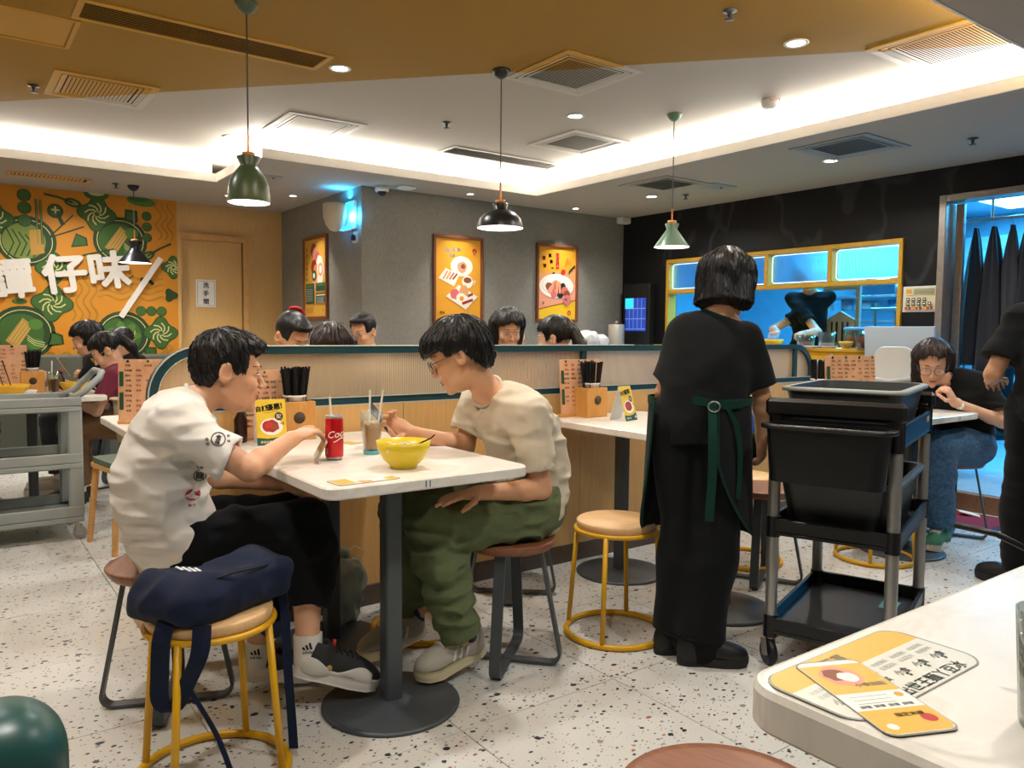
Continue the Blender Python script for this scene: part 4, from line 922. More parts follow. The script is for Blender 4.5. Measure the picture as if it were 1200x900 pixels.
ed.tube([(loc(PX0+.032+R_-R_+ .0), -.024, .90)]+[(loc(PX0+.032+(R_-.017)-(R_-.017)*math.cos(a)), -.024, PZ-.017-(R_-.017)+(R_-.017)*math.sin(a)) for a in [PI/2*i/10 for i in range(11)]], .0022, 6)
ed.tube([(loc(PX0-.001), -.026, .90)]+[(loc(PX0-.001+(R_+.016)-(R_+.016)*math.cos(a)), -.026, PZ+.016-(R_+.016)+(R_+.016)*math.sin(a)) for a in [PI/2*i/10 for i in range(11)]]+[(loc(3.0), -.026, PZ+.0155)], .003, 6)
ed.build('edge_trim', None, bs)
for x0, x1, cl, cr in ((PX0+.032, 2.636, 1, 0), (2.672, 4.460, 0, 0), (4.496, PX1-.032, 0, 1)):
    poly = rrect(loc(x0), loc(x1), .895, PZ-.016, .14 if x1-x0 > .3 else .10, 8, (cr, cl, 0, 0))
    MB().prism(poly, -.006, .006, Matrix(((1, 0, 0), (0, 0, 1), (0, 1, 0)))).build('ribbed_panel', MT['fluted'], bs)
for k in range(4):
    x0 = PX0+k*(PX1-PX0)/4; x1 = x0+(PX1-PX0)/4
    MB().bx(loc(x0)+.0008, loc(x1)-.0008, -.025, .02, .091, .8615, .0015).build('oak_panel', MT['oak'], bs)
MB().bx(loc(PX0), loc(PX1), -.028, .022, 0, .09, .002).build('baseboard', MT['skirt'], bs)
bn = thing('banquette', 'oak-sided booth bench behind the teal-framed screen', 'bench', (2.63, 3.27, 0))
MB().bx(loc(PX0+.004), loc(PX1-.02), -.225, .20, .0, .42, .004).build('base', MT['oak'], bn); MB().bx(loc(PX0+.01), loc(PX1-.02), -.225, .215, .4205, .48, .012).build('cushion', mat('bench_green', '#4b5a50', .6), bn)
# bench under the mural
bm = thing('mural_bench', 'long grey-green upholstered bench under the orange mural', 'bench', (.0, 8.2, 0))
MB().bx(-2.3, 1.9, .10, .24, 0, .93, .02).build('backrest', mat('bench_grey', '#56584d', .6), bm); MB().bx(-2.3, 1.9, -.22, .10, 0, .45, .02).build('seat', mat('bench_grey2', '#4e5047', .6), bm)
# ---------------------------------------------------------------- tables
def table(x0, x1, y0, y1, label, poles, h=.755, th=.033, num=None, group=None):
    cx, cy = (x0+x1)/2, (y0+y1)/2; t = thing('dining_table', label, 'table', (cx, cy, 0))
    poly = rrect(x0-cx, x1-cx, y0-cy, y1-cy, .045, 6); q = MB().use(MT['table']); n = len(poly); b = .004
    ins = rrect(x0-cx+b, x1-cx-b, y0-cy+b, y1-cy-b, .041, 6)
    vs = [(x, y, h) for x, y in ins]+[(x, y, h-b) for x, y in poly]+[(x, y, h-th+b) for x, y in poly]+[(x, y, h-th) for x, y in ins]
    F = [tuple(range(n)), tuple(range(3*n, 4*n))[::-1]]+[(k*n+i, (k+1)*n+i, (k+1)*n+(i+1) % n, k*n+(i+1) % n) for k in range(3) for i in range(n)]
    q.add(vs, F, False); q.build('tabletop', None, t)
    for px_, py_ in poles:
        px_ -= cx; py_ -= cy
        MB().prism(rrect(px_-.028, px_+.028, py_-.028, py_+.028, .010, 3), .02, h-th-.006).build('pole', MT['iron'], t)
        MB().bx(px_-.16, px_+.16, py_-.12, py_+.12, h-th-.006, h-th-.0005, .002).build('bracket', MT['iron'], t)
        MB().lathe([(0, 0), (.213, 0), (.215, .003), (.215, .008), (.205, .013), (.06, .017), (.045, .022), (0, .022)], (px_, py_, 0), 56).build('base_disc', MT['iron'], t)
    if num:
        p = Print((num[1]-cx-.022, y0-cy-.0007, h-th+.006), (1, 0, 0), (0, 0, 1), .044, .022, .0004); p.metric = True; p.rect(PAPER, 0, 0, 1, 1); p.text(BLK, num[0], .5, .5, .026, bold=.02); p.build('number_label', None, t)
    return t
table(.80, 1.47, 1.90, 2.968, 'white table with number 11 between the two seated young men', [(1.11, 2.145), (1.15, 2.70)], num=('11', 1.10))
table(2.35, 3.02, 1.92, 2.968, 'white table against the booth screen behind the standing waitress', [(2.66, 2.10), (2.66, 2.72)])
table(3.88, 4.55, 1.90, 2.60, 'white table where the woman with glasses sits, right of the black trolley', [(4.19, 2.12)], num=('12', 4.30))
table(.60, 1.30, 3.42, 4.15, 'white table beyond the left end of the booth screen with a menu board', [(.95, 3.80)], num=('8', .74))
table(-.35, .84, 5.42, 6.10, 'long white table with yellow bowls behind the grey trolley at the left', [(.46, 5.85), (-.1, 5.85)])

# ---------------------------------------------------------------- stools
SEATW = wood('stool_walnut', '#74452b', '#8f5a3a', (30, 3, 3), .4, pos=False); SEATO = wood('stool_oak', '#d3a873', '#dfb986', (30, 3, 3), .45, pos=False)
def dark_stool(x, y, rz, label, first=[None]):
    if first[0] is None:
        t = thing('dark_stool', label, 'stool', (x, y, 0), rz); first[0] = t
        MB().lathe([(0, .418), (.155, .418), (.160, .424), (.172, .446), (.170, .450), (.150, .451), (0, .449)], n=48).build('seat', SEATW, t)
        MB().lathe([(0, .410), (.11, .410), (.11, .418), (0, .418)], n=24).build('seat_plate', MT['iron'], t)
        for k, (tg, wd_) in enumerate((((1, 0), (0, 1, 0)), ((0, 1), (1, 0, 0)))):
            c, s = tg; pr_ = [(-.115, .412)]+[(-.178-.022*(i/6)*0+(-.0), 0) for i in ()]
            rad = .035; pts = [(-.118, .412), (-.186, .055)]
            pts += [(-.190+rad-rad*math.cos(a_), .008+rad-rad*math.sin(a_)) for a_ in [PI/2*i/6 for i in range(7)]]
            pts = pts[:1]+[(-.189, .050)]+pts[2:]; full = pts+[(-x_, z_) for x_, z_ in pts[::-1]]
            zo = .0 if k else .0; half_ = len(pts)
            MB().strip([(c*x_, s*x_, z_+(.0008*k)) for x_, z_ in full], .038, .010, wd_).build('leg_frame', MT['iron'], t)
    else: t = copy_tree(first[0]); t.location = (x, y, 0); t.rotation_euler.z = rz; t['label'] = label
    return t
dark_stool(.545, 2.555, 2.76, 'brown round stool on bent dark legs under the young man in white')
dark_stool(1.60, 2.20, .72, 'brown round stool on bent dark legs under the young man in beige')
dark_stool(2.04, 2.77, .85, 'dark-legged stool behind the young man in beige, against the booth screen')
dark_stool(3.12, 2.25, .5, 'dark-legged stool half hidden between the waitress and the black trolley')
dark_stool(4.76, 2.13, .35, 'dark-legged stool under the woman with glasses at the right')
for _x, _y, _l in ((1.41, 4.04, 'the man with cropped hair'), (2.42, 4.94, 'the man in a white shirt'), (2.80, 3.94, 'the woman with a dark bob'), (3.40, 4.54, 'the person resting a cheek on a hand'), (1.10, 5.76, 'the girl in maroon'), (1.05, 6.40, 'the girl in black'), (1.36, 7.32, 'the man behind the girls'), (-.08, 6.34, 'the auburn-haired guest')):
    dark_stool(_x, _y, .4, 'dark-legged stool under '+_l)
dark_stool(.955, .735, .3, 'brown round stool just showing at the bottom edge beside the near table')
def yellow_stool(x, y, rz, label, first=[None]):
    if first[0] is None:
        t = thing('yellow_stool', label, 'stool', (x, y, 0), rz); first[0] = t
        MB().lathe([(0, .421), (.150, .421), (.155, .424), (.155, .446), (.151, .450), (0, .450)], n=48).build('seat', SEATO, t)
        MB().tube([(.157*math.cos(a_), .157*math.sin(a_), .414) for a_ in [2*PI*i/48 for i in range(48)]], .0085, 10, True, up=(0, 0, 1)).build('top_ring', MT['ylw'], t)
        MB().tube([(.19*math.cos(a_), .19*math.sin(a_), .0115) for a_ in [2*PI*i/48 for i in range(48)]], .0115, 10, True, up=(0, 0, 1)).build('foot_ring', MT['ylw'], t)
        for k in range(4):
            a_ = k*PI/2; MB().tube([(.157*math.cos(a_), .157*math.sin(a_), .412), (.19*math.cos(a_), .19*math.sin(a_), .014)], .0095, 12).build('leg', MT['ylw'], t)
    else: t = copy_tree(first[0]); t.location = (x, y, 0); t.rotation_euler.z = rz; t['label'] = label
    return t
yellow_stool(2.098, 2.17, .56, 'yellow-legged stool with a bare oak seat left of the waitress')
yellow_stool(.545, 2.06, .82, 'yellow-legged stool carrying the navy backpack')
yellow_stool(1.50, 2.64, .3, 'yellow-legged stool pushed under the table numbered 11')
yellow_stool(3.93, 2.13, .4, 'yellow-legged stool seen under the black trolley')
yellow_stool(3.32, 2.50, .2, 'yellow-legged stool behind the waitress and the trolley posts')
def wood_chair(x, y, rz, label):
    t = thing('wooden_chair', label, 'chair', (x, y, 0), rz); W = wood('chair_ash', '#c89455', '#d8a768', (4, 4, 20), .5, pos=False)
    for sx in (-1, 1):
        for sy in (-1, 1): MB().cyl((sx*.20, sy*.20, 0), (sx*.165, sy*.165, .44), .015, .019, 12).build('leg', W, t)
    MB().prism(rrect(-.2, .2, -.2, .2, .06), .425, .445).build('seat', W, t); MB().prism(rrect(-.19, .19, -.19, .19, .06), .445, .475).build('seat_pad', mat('pad_green', '#5c6a5c', .8), t)
    for sy in (-1, 1): MB().cyl((.17, sy*.17, .44), (.20, sy*.17, .62), .013, n=10).build('back_post', W, t)
    return t
wood_chair(.86, 4.62, .15, 'light wooden chair with a green pad behind the young man in white')

# ---------------------------------------------------------------- black bussing trolley
t = thing('black_trolley', 'black clearing trolley with silver posts beside the waitress', 'trolley', (2.72, 1.567, 0), math.radians(18.9)); TRO = t
BP = mat('trolley_black', '#0d0e10', .36, var=.1, vscale=12); SV = mat('silver_post', '#9b9a96', .35, .7); hx, hy = .345, .212
def tray(z0, z1, rim=.05):
    q = MB().use(BP); q.bx(-hx, hx, -hy, hy, z0, z0+.012, .003)
    for b_ in ((-hx, hx, -hy, -hy+.014), (-hx, hx, hy-.014, hy), (-hx, -hx+.014, -hy+.014, hy-.014), (hx-.014, hx, -hy+.014, hy-.014)): q.bx(*b_, z0+.012, z1, .003)
    return q
tray(.114, .172).build('bottom_shelf', None, t); tray(.468, .526).build('middle_shelf', None, t); tray(.80, .880).build('top_shelf', None, t)
for sx in (-1, 1):
    for sy in (-1, 1):
        x, y = sx*(hx-.02), sy*(hy-.02)
        MB().cyl((x, y, .115), (x, y, .86), .0205, n=24).build('post', SV, t)
        for z0, z1 in ((.10, .178), (.46, .532), (.79, .89)): MB().cyl((x, y, z0), (x, y, z1), .0245, n=20).build('collar', BP, t)
        c = MB().use(SV).cyl((x, y, .093), (x, y, .11), .018, n=14).box((x-.012+.013, y-.013, .066), (.034, .003, .060), rm(0, .3, .8)).box((x-.012-.013, y+.013, .066), (.034, .003, .060), rm(0, .3, .8))
        cs = c.build('caster_fork', None, t); MB().lathe([(0, -.013), (.041, -.013), (.046, -.008), (.046, .008), (.041, .013), (0, .013)], (x-.012, y, .0465), 28, rm(PI/2, 0, .8)).build('wheel', MT['black'], cs); MB().cyl((x-.012+.7*.016, y-.7*.016, .0465), (x-.012-.7*.016, y+.7*.016, .0465), .014, n=14).build('hub', SV, cs)
for sx in (-1, 1):
    q = MB().use(BP); q.box((sx*(hx-.0), 0, .918), (.034, 2*hy+.02, .064), None, .012)
    for sy in (-1, 1): q.box((sx*(hx-.012), sy*(hy-.03), .890), (.04, .035, .03), None, .004)
    q.build('handle', None, t)
MB().bx(hx-.14, hx-.09, -hy-.001, -hy-.0002, .845, .865).build('sticker', mat('sticker_yellow', '#d7b23c', .5), t)
def bin_(name, x, y, rz, z0, z1, lx, ly, m_, label, cat='tub', taper=.88, lip=.018, fill=None, wall=.006, rimm=None):
    o = thing(name, label, cat, (x, y, z0), rz); H = z1-z0; q = MB().use(m_); r = .045
    def ring(k, z, rr=r): return [(px_, py_, z) for px_, py_ in rrect(-lx/2*k[0], lx/2*k[0], -ly/2*k[1], ly/2*k[1], rr, 6)]
    tk = (taper, taper*.97); ik = (1-2*wall/lx, 1-2*wall/ly); rings = [ring(tk, 0), ring((1, 1), H-.012)]
    inner = [ring(ik, H), ring((tk[0]*ik[0], tk[1]*ik[1]), wall)]; n = len(rings[0]); vs = sum(rings+inner, [])
    F = [tuple(range(n))[::-1]]+[(k*n+i, k*n+(i+1) % n, (k+1)*n+(i+1) % n, (k+1)*n+i) for k in (0, 2) for i in range(n)]+[tuple(range(3*n, 4*n))]
    q.add(vs, F, False); q.build('body', None, o)
    q = MB().use(rimm or m_); a_, b_ = ring((1+2*lip/lx, 1+2*lip/ly), H-.014, r+.015), ring((1+2*lip/lx, 1+2*lip/ly), H-.003, r+.015); c_ = ring((1+lip/lx, 1+lip/ly), H); d_ = ring(ik, H); e_ = ring((1, 1), H-.014)
    vs = a_+b_+c_+d_+e_; F = [(k*n+i, k*n+(i+1) % n, (k+1)*n+(i+1) % n, (k+1)*n+i) for k in range(3) for i in range(n)]+[(4*n+i, 4*n+(i+1) % n, (i+1) % n, i) for i in range(n)]
    q.add(vs, F, True); q.build('rim', None, o)
    return o
TG = mat('tub_grey', '#474b4c', .45, var=.1, vscale=14); TGR = mat('tub_rim', '#a3a79e', .45)
a_ = math.radians(18.9); ux, uy = math.cos(a_), math.sin(a_)
bin_('bus_tub', 2.72+.02*ux, 1.567+.02*uy, a_, .815, .985, .56, .375, TG, 'grey bus tub standing on the top shelf of the black trolley', rimm=TGR)
bin_('bus_tub', 2.72-.0*ux, 1.567-.0*uy, a_, .483, .675, .60, .375, mat('tub_dark', '#2e3133', .42), 'dark bus tub on the middle shelf of the black trolley', rimm=mat('tub_rim_dark', '#55595b', .4))
bin_('waste_bin', 2.72-(.345+.078)*ux, 1.567-(.345+.078)*uy, a_+PI/2, .680, .872, .385, .105, mat('bin_black', '#101113', .34, var=.08), 'black waste bin hooked on the near end of the trolley', cat='bin', taper=.93)
tag(MB().box((0, 0, 0), (.11, .06, .0015), rm(.0, .0, .3)).box((.0, 0, .0012), (.05, .03, .0012), rm(0, 0, .3)).build('food_packet', mat('packet_teal', '#6ea092', .5)), 'small flat teal packet on the bottom shelf of the trolley', 'packet').location = (2.93, 1.52, .128)

# grey plastic trolley at the left
t = thing('grey_trolley', 'grey plastic service trolley with a raised handle at the left edge', 'trolley', (.10, 5.08, 0), .0); GP2 = mat('trolley_grey', '#8f9694', .5, var=.06, vscale=6); hx, hy = .52, .22
def gshelf(z0, z1):
    q = MB().use(GP2); q.bx(-hx, hx, -hy, hy, z0, z0+.03, .006)
    for b_ in ((-hx, hx, -hy, -hy+.02), (-hx, hx, hy-.02, hy), (-hx, -hx+.02, -hy+.02, hy-.02), (hx-.02, hx, -hy+.02, hy-.02)): q.bx(*b_, z0+.03, z1, .005)
    return q
gshelf(.10, .19).build('bottom_shelf', None, t); gshelf(.40, .485).build('middle_shelf', None, t); gshelf(.715, .795).build('top_shelf', None, t)
for sx in (-1, 1):
    for sy in (-1, 1):
        x, y = sx*(hx-.035), sy*(hy-.025); MB().box((x, y, .44), (.075, .045, .60), None, .01).build('post', GP2, t)
        c = MB().use(MT['steel']).cyl((x, y, .06), (x, y, .105), .012, n=12).box((x+.01, y-.014, .055), (.03, .003, .06)).box((x+.01, y+.014, .055), (.03, .003, .06)).build('caster_fork', None, t)
        MB().lathe([(0, -.011), (.033, -.011), (.036, -.008), (.036, .008), (.033, .011), (0, .011)], (x+.014, y, .036), 26, rm(PI/2, 0, 0)).build('wheel', MT['grey'], c)
MB().tube([(hx-.06, -.17, .77), (hx+.02, -.17, .82), (hx+.10, -.17, .90), (hx+.115, -.13, .925), (hx+.115, .13, .925), (hx+.10, .17, .90), (hx+.02, .17, .82), (hx-.06, .17, .77)], .019, 12).build('handle', GP2, t)
rn = random.Random(2)
for k, (x, y, s_) in enumerate(((.36, 4.96, .09), (.20, 4.98, .12), (.45, 5.02, .07))):
    q = MB(); P_ = [(x+s_*math.cos(j)*(.7+.5*rn.random()), y+s_*.6*math.sin(j)*(.7+.5*rn.random()), .7505+.022*rn.random()) for j in range(7)]
    q.add(P_+[(x, y, .785)]+[(p_[0], p_[1], .7455) for p_ in P_], [(j, (j+1) % 7, 7) for j in range(7)]+[(8+j, 8+(j+1) % 7, (j+1) % 7, j) for j in range(7)]+[tuple(range(8, 15))[::-1]], False)
    tag(q.build('paper_napkin', PAPER), ['crumpled napkin in the middle of the grey trolley top', 'largest crumpled napkin on the grey trolley top', 'crumpled napkin nearest the handle on the grey trolley'][k], 'napkin')

# near white counter at the lower right
q = MB().use(whitemarble('near_table_top', '#dcd4c6', '#e6dfd2')); x0, x1, y0, y1, h_ = .762, 2.6, -.5, .578, .755
def rr2(b, rad): return rrect(x0+b-1.5, x1-b-1.5, y0+b, y1-b, rad, 8)
rs = [[(x, y, z) for x, y in rr2(b, .05-b)] for b, z in ((.012, h_), (.004, h_-.003), (0, h_-.011), (0, h_-.05), (.004, h_-.055), (.01, h_-.057))]; n = len(rs[0])
q.add(sum(rs, []), [tuple(range(n)), tuple(range(5*n, 6*n))[::-1]]+[(k*n+i, (k+1)*n+i, (k+1)*n+(i+1) % n, k*n+(i+1) % n) for k in range(5) for i in range(n)], False)
t = thing('near_table', 'large white table corner filling the lower right of the view', 'table', (1.5, 0, 0)); q.build('tabletop', None, t)
MB().lathe([(0, 0), (.25, 0), (.25, .01), (0, .016)], (.2, .1, 0), 40).build('base_disc', MT['iron'], t); MB().bx(.165, .235, .065, .135, .016, .697, .006).build('pole', MT['iron'], t)
def sheet(poly, z, m_, th=.0006): return MB().use(m_).prism(poly, z, z+th)
MY = mat('menu_yellow', '#dcae3c', .35); MW = mat('menu_pale', '#d9d6c6', .35); MG = mat('menu_edge', '#8b8a80', .4); IG = mat('menu_ink', '#a5a69c', .5)
def placemat(loc_, rz, W, H, r, label, design, poly=None):
    t = thing('table_menu', label, 'menu', loc_, rz); pl = poly or rrect(0, W, 0, H, r, 6)
    MB().prism(pl, 0, .0008).build('card', MG, t); p = Print((0, 0, .0009), (1, 0, 0), (0, 1, 0), W, H, .00002); p.metric = True; design(p, pl); p.build('print', None, t); return t
def inset(pl, k, cx, cy): return [(cx+(x-cx)*k, cy+(y-cy)*k) for x, y in pl]
def d1(p, pl):
    W, H = p.W, p.H; nn = inset(pl, .975, W/2, H/2); p.poly(MW, [(x/W, y/H) for x, y in nn])
    up = [(x/W, y/H) for x, y in nn if y > .68*H]; p.poly(MY, [(up[0][0], .66)]+up+[(up[-1][0], .66)])
    p.text(IG, '掃描即賞', .36, .84, .022); p.text(IG, '立即登記', .36, .76, .012)
    for k in range(6): p.text(IG, '米線湯底', .12+.15*k, .56-.0*k, .0085, bold=0); p.text(IG, '自選配料', .12+.15*k, .47, .0085, bold=0); p.text(IG, '小食', .12+.15*k, .34, .014); p.text(IG, '$', .12+.15*k, .27, .012)
    p.text(IG, '出世王麵丫豆冰', .62, .11, .021, bold=.015)
placemat((.770, .422, .7555), 0, .292, .132, .03, 'pale and yellow menu card lying under the other on the near table', d1)
def d2(p, pl):
    W, H = p.W, p.H; nn = inset(pl, .97, W/2, H/2); p.poly(CR, [(x/W, y/H) for x, y in nn])
    p.poly(MY, [(.02, .52), (.98, .52), (.98, .93), (.02, .93)]); p.poly(MY, [(.02, .06), (.98, .06), (.98, .30), (.02, .30)]); p.poly(MY, [(.10, .02), (.90, .02), (.97, .07), (.03, .07)])
    blob(p, SK, .45, .76, .30, 31); blob(p, BR, .40, .78, .18, 32); blob(p, CR, .52, .74, .14, 33); p.ell(RED, .80, .16, .10); p.ell(CR, .20, .10, .07)
    for k in range(3): p.line(IG, [(.15, .47-.045*k), (.70, .47-.045*k)], .012)
    for k in range(4): p.text(IG, '詳情', .2+.2*k, .34, .007)
    p.text(BR, '指定米線', .62, .22, .009); p.ell(OR, .86, .46, .06); p.text(CR, '小食加配', .68, .62, .010)
placemat((.768, .392, .7568), -.42, .088, .180, .014, 'narrow yellow menu card lying on top at the corner of the near table', d2)
# ---------------------------------------------------------------- things on the tables
TZ = .7555
HW = wood('holder_wood', '#c48a42', '#d69f55', (12, 12, 3), .5, pos=False)
def holder(x, y, rz, lab):
    t = thing('condiment_box', 'light wooden condiment box '+lab, 'box', (x, y, TZ), rz)
    q = MB().use(HW)
    for b_ in ((-.065, .065, -.05, -.042), (-.065, .065, .042, .05), (-.065, -.057, -.042, .042), (.057, .065, -.042, .042)): q.bx(*b_, .008, .145, .002)
    q.bx(-.065, .065, -.05, .05, 0, .008, .001); q.build('box', None, t)
    MB().lathe([(0, -.0005), (.022, -.0005), (.022, .001), (0, .001)], (0, -.0508, .085), 24, rm(PI/2, 0, 0)).build('hole_shade_disc', mat('hole_shade', '#4a3a2a', .7), t)  # dark disc stands for the shade inside a hole; nothing is cut
    MB().bx(.060, .0665, -.03, .035, .02, .12, .001).build('napkin_slot', PAPER, t)
    c = thing('chopstick_cup', 'cup of black chopsticks '+lab, 'cup', (x, y, TZ+.01), rz)
    MB().lathe([(0, 0), (.032, 0), (.041, .150), (.044, .152), (.044, .158), (.039, .158), (.030, .006), (0, .006)], n=28).build('cup', MT['white'], c)
    rd = random.Random(int(x*100)); CH = mat('chopstick_black', '#141416', .35)
    for k in range(46):
        a_ = rd.random()*2*PI; r_ = math.sqrt(rd.random()); r0, r1 = .024*r_, .060*r_
        tw = a_+rd.uniform(-.15, .15); MB().cyl((r0*math.cos(a_), r0*math.sin(a_), .01), (r1*math.cos(tw), r1*math.sin(tw)*.8, .255+.012*rd.random()), .0028, .0042, 6).build('chopstick', CH, c)
    return t
holder(1.085, 2.885, .0, 'on the table numbered 11'); holder(2.60, 2.885, .0, 'on the table behind the waitress'); holder(.46, 5.78, .1, 'on the far left table with yellow bowls'); holder(4.0, 2.53, 0, 'on the table of the woman with glasses')
TENTY = mat('tent_yellow', '#e0bf2f', .5)
def tent(x, y, rz, lab):
    t = thing('promo_tent_card', 'yellow folded promotion card of a red dish '+lab, 'card', (x, y, TZ), rz); W, H, D = .105, .162, .045
    for s in (-1, 1):
        MB().box((0, s*D/2, H/2), (W, .0012, math.hypot(H, D)), rm(s*math.atan2(D, H), 0, 0)).build('card_face', PAPER, t)
    a_ = math.atan2(D, H); v = Vector((0, math.sin(a_), math.cos(a_)))
    p = Print(Vector((-W/2, -D-.0012, .0)), (1, 0, 0), v, W, math.hypot(H, D), .0001); p.metric = True; p.rect(TENTY, 0, 0, 1, 1); p.poly(DG, [(0, 0), (1, 0), (1, .22), (.7, .16), (.35, .14), (0, .17)])
    p.text(BLK, '自訂', .20, .80, .022, .12, .05); p.text(BLK, '優惠', .58, .83, .025, .12, .05); p.text(BLK, '!', .86, .855, .028, .1, .05); p.line(BLK, [(.25, .70), (.75, .735)], .010)
    p.ell(CR, .50, .40, .38, .30*W/H*.95); blob(p, DR, .48, .41, .28, 3, ry=.14); blob(p, RED, .42, .43, .14, 5, ry=.07); blob(p, BR, .60, .40, .12, 6, ry=.06)
    p.ell(INK, .76, .62, .14); p.text(CR, '配', .76, .62, .018); p.text(DR, '+8', .86, .46, .014); p.text(CR, '優惠詳情', .3, .07, .010); p.ell(CR, .88, .09, .06); p.build('print', None, t); return t
tent(.965, 2.81, -.18, 'on the table numbered 11'); tent(2.635, 2.69, .25, 'on the table behind the waitress'); tent(.80, 3.56, -.1, 'at the left end of the booth screen')
BRD = wood('menu_board_wood', '#cf9d76', '#dcb08b', (6, 6, 3), .5, pos=False)
def board(x, y, rz, w_, h_, lab, alt=False):
    t = thing('menu_board', lab, 'menu', (x, y, TZ), rz); MB().box((0, 0, h_/2+.012), (w_, .004, h_), rm(-.08, 0, 0), .001).build('board', BRD, t); MB().bx(-w_/2-.004, w_/2+.004, -.02, .02, 0, .014, .002).build('foot', HW, t)
    p = Print((-w_/2, -.0028-.04*h_, .0130), (1, 0, 0), (0, .08, .997), w_, h_, .00005); p.metric = True; rd = random.Random(int(100*x)+3)
    nc, nr = (7, 11) if alt else (6, 10); W1 = ['米線', '牛肉', '蒜香', '墨丸', '腩肉', '麻辣', '清湯', '土匪']
    for c_ in range(nc):
        x_ = .15+.80*c_/(nc-1)*.98
        for k in range(nr):
            q_ = rd.random()
            if q_ < .82: p.text(DR if (c_ % 3 == 1 or q_ < .15) else INK, rd.choice(W1)+(rd.choice(['', '雞', '菜']) if q_ < .4 else ''), x_+.01*rd.random(), .90-.82*k/nr, .0105, bold=.012)
            if q_ < .25: p.ell(DR, x_+.05, .89-.82*k/nr, .010)
        if c_ % 2 == 0: p.ell(DG if c_ % 4 else INK, x_, .965, .022)
    p.rect(DG, .02, .18, .085, .46); p.rect(DG, .02, .56, .085, .80); p.build('print', None, t); return t
board(.745, 3.72, -.35, .26, .27, 'tan wooden menu board at the left end of the booth screen'); board(4.02, 2.35, -.3, .34, .29, 'tan menu board with rows of red characters right of the waitress', True)
board(.26, 5.74, .05, .36, .30, 'tan menu board behind the yellow bowls at the far left')
board(1.00, 2.945, .0, .20, .25, 'tan menu board behind the yellow card on the table numbered 11'); board(2.58, 2.94, .0, .27, .27, 'tan menu board behind the chopsticks on the table behind the waitress')
# dark sauce bottle
def bottle(x, y, lab, h_=.13):
    t = thing('sauce_bottle', lab, 'bottle', (x, y, TZ)); MB().lathe([(0, 0), (.022, 0), (.024, .004), (.024, h_*.65), (.012, h_*.82), (.011, h_), (0, h_)], n=20).build('body', mat('soy_dark', '#2a1712', .2), t); MB().lathe([(0, h_), (.014, h_), (.014, h_+.018), (0, h_+.02)], n=16).build('cap', DR, t); return t
bottle(.885, 2.90, 'dark sauce bottle left of the yellow card on the table numbered 11'); bottle(.63, 5.86, 'dark sauce bottle among the bowls on the far left table')
# red can with a paper straw
t = thing('drink_can', 'tall red drink can with a white straw on the table numbered 11', 'can', (1.012, 2.345, TZ)); CAN = mat('can_red', '#c4121b', .28, .35, coat=.3); ALU = mat('aluminium', '#b9bcbe', .3, .9)
MB().use(ALU).lathe([(0, .002), (.021, .002), (.024, 0), (.0275, .010)], n=40, cap=False).use(CAN).lathe([(.0275, .010), (.0290, .014), (.0290, .128), (.0270, .134)], n=40, cap=False).use(ALU).lathe([(.0270, .134), (.0262, .141), (.0270, .1425), (.0250, .1425), (.0243, .138), (0, .138)], n=40, cap=False).build('body', None, t)
MB().lathe([(0, .1385), (.006, .1385), (.006, .140), (0, .140)], (.006, .006, 0), 12).build('tab', ALU, t)
MB().cyl((-.002, .0, .02), (-.012, .006, .205), .0033, n=10).build('straw', MT['white'], t)
def wrap_text(txt, R, z, size, th0, m_, parent, name, bold=.03, rot=0, ital=0):
    vs, fs = glyphs(txt, bold, 0); out = []
    for x, y, _ in vs:
        X = (x*math.cos(rot)-y*math.sin(rot)+ital*y)*size; Y = (x*math.sin(rot)+y*math.cos(rot))*size; a = th0+X/R; out.append(((R+.0004)*math.cos(a), (R+.0004)*math.sin(a), z+Y))
    return MB().use(m_).add(out, fs, False).build(name, None, parent)
WP_ = mat('print_white', '#f3f1ee', .4)
wrap_text('Coca-Cola', .0292, .090, .032, -.32, WP_, t, 'lettering', .012, .12, .35)
q = MB().use(WP_); q.strip([((.0294)*math.cos(a), .0294*math.sin(a), .066+.006*math.sin(3*(a+PI/2))) for a in [-PI/2-.5+i*.12 for i in range(14)]], .003, .0004, (0, 0, 1)).build('ribbon', None, t)
wrap_text('330mL', .0292, .030, .008, -PI/2-1.25, WP_, t, 'small_print', 0, PI/2)
# iced drink glass with two straws
GL = thinglass('glass_teal', '#f4fafa'); TEA = mat('milk_tea', '#c68c56', .4)
def tumbler(x, y, lab, straws=2, drink=TEA, h_=.145, r=.037, g=GL, tint=None):
    t = thing('drink_glass', lab, 'glass', (x, y, TZ)); MB().lathe([(0, 0), (r*.74, 0), (r*.76, .004), (r*.80, .03), (r*.92, .085), (r, .10), (r*1.0, h_), (r*.94, h_), (r*.93, .10), (r*.85, .085), (r*.72, .03), (r*.68, .016), (0, .014)], n=40).build('glass', g, t)
    MB().lathe([(0, .0155), (r*.67, .0165), (r*.71, .03), (r*.84, .085), (r*.92, h_*.70), (0, h_*.70)], n=36).build('drink', drink, t)
    rd = random.Random(3)
    for k in range(4): MB().box(((k % 2-.5)*.024, (k//2-.5)*.022, h_*.70), (.018, .018, .018), rm(rd.random(), rd.random(), rd.random()), .003).build('ice_cube', mat('ice', '#d9c4a8', .1), t)
    if g is GL: MB().lathe([(0, .0005), (r*.73, .0005), (r*.76, .013), (0, .013)], n=30).build('glass_base', mat('glass_teal_base', '#5fb8c4', .1), t)
    for k in range(straws): MB().cyl((-.01+.02*k, 0, .02), (-.006+.042*k, -.002-.012*k, .215), .0035, n=10).build('straw', MT['white'], t)
    return t
tumbler(1.163, 2.385, 'ribbed glass of iced milk tea with two straws on the table numbered 11')
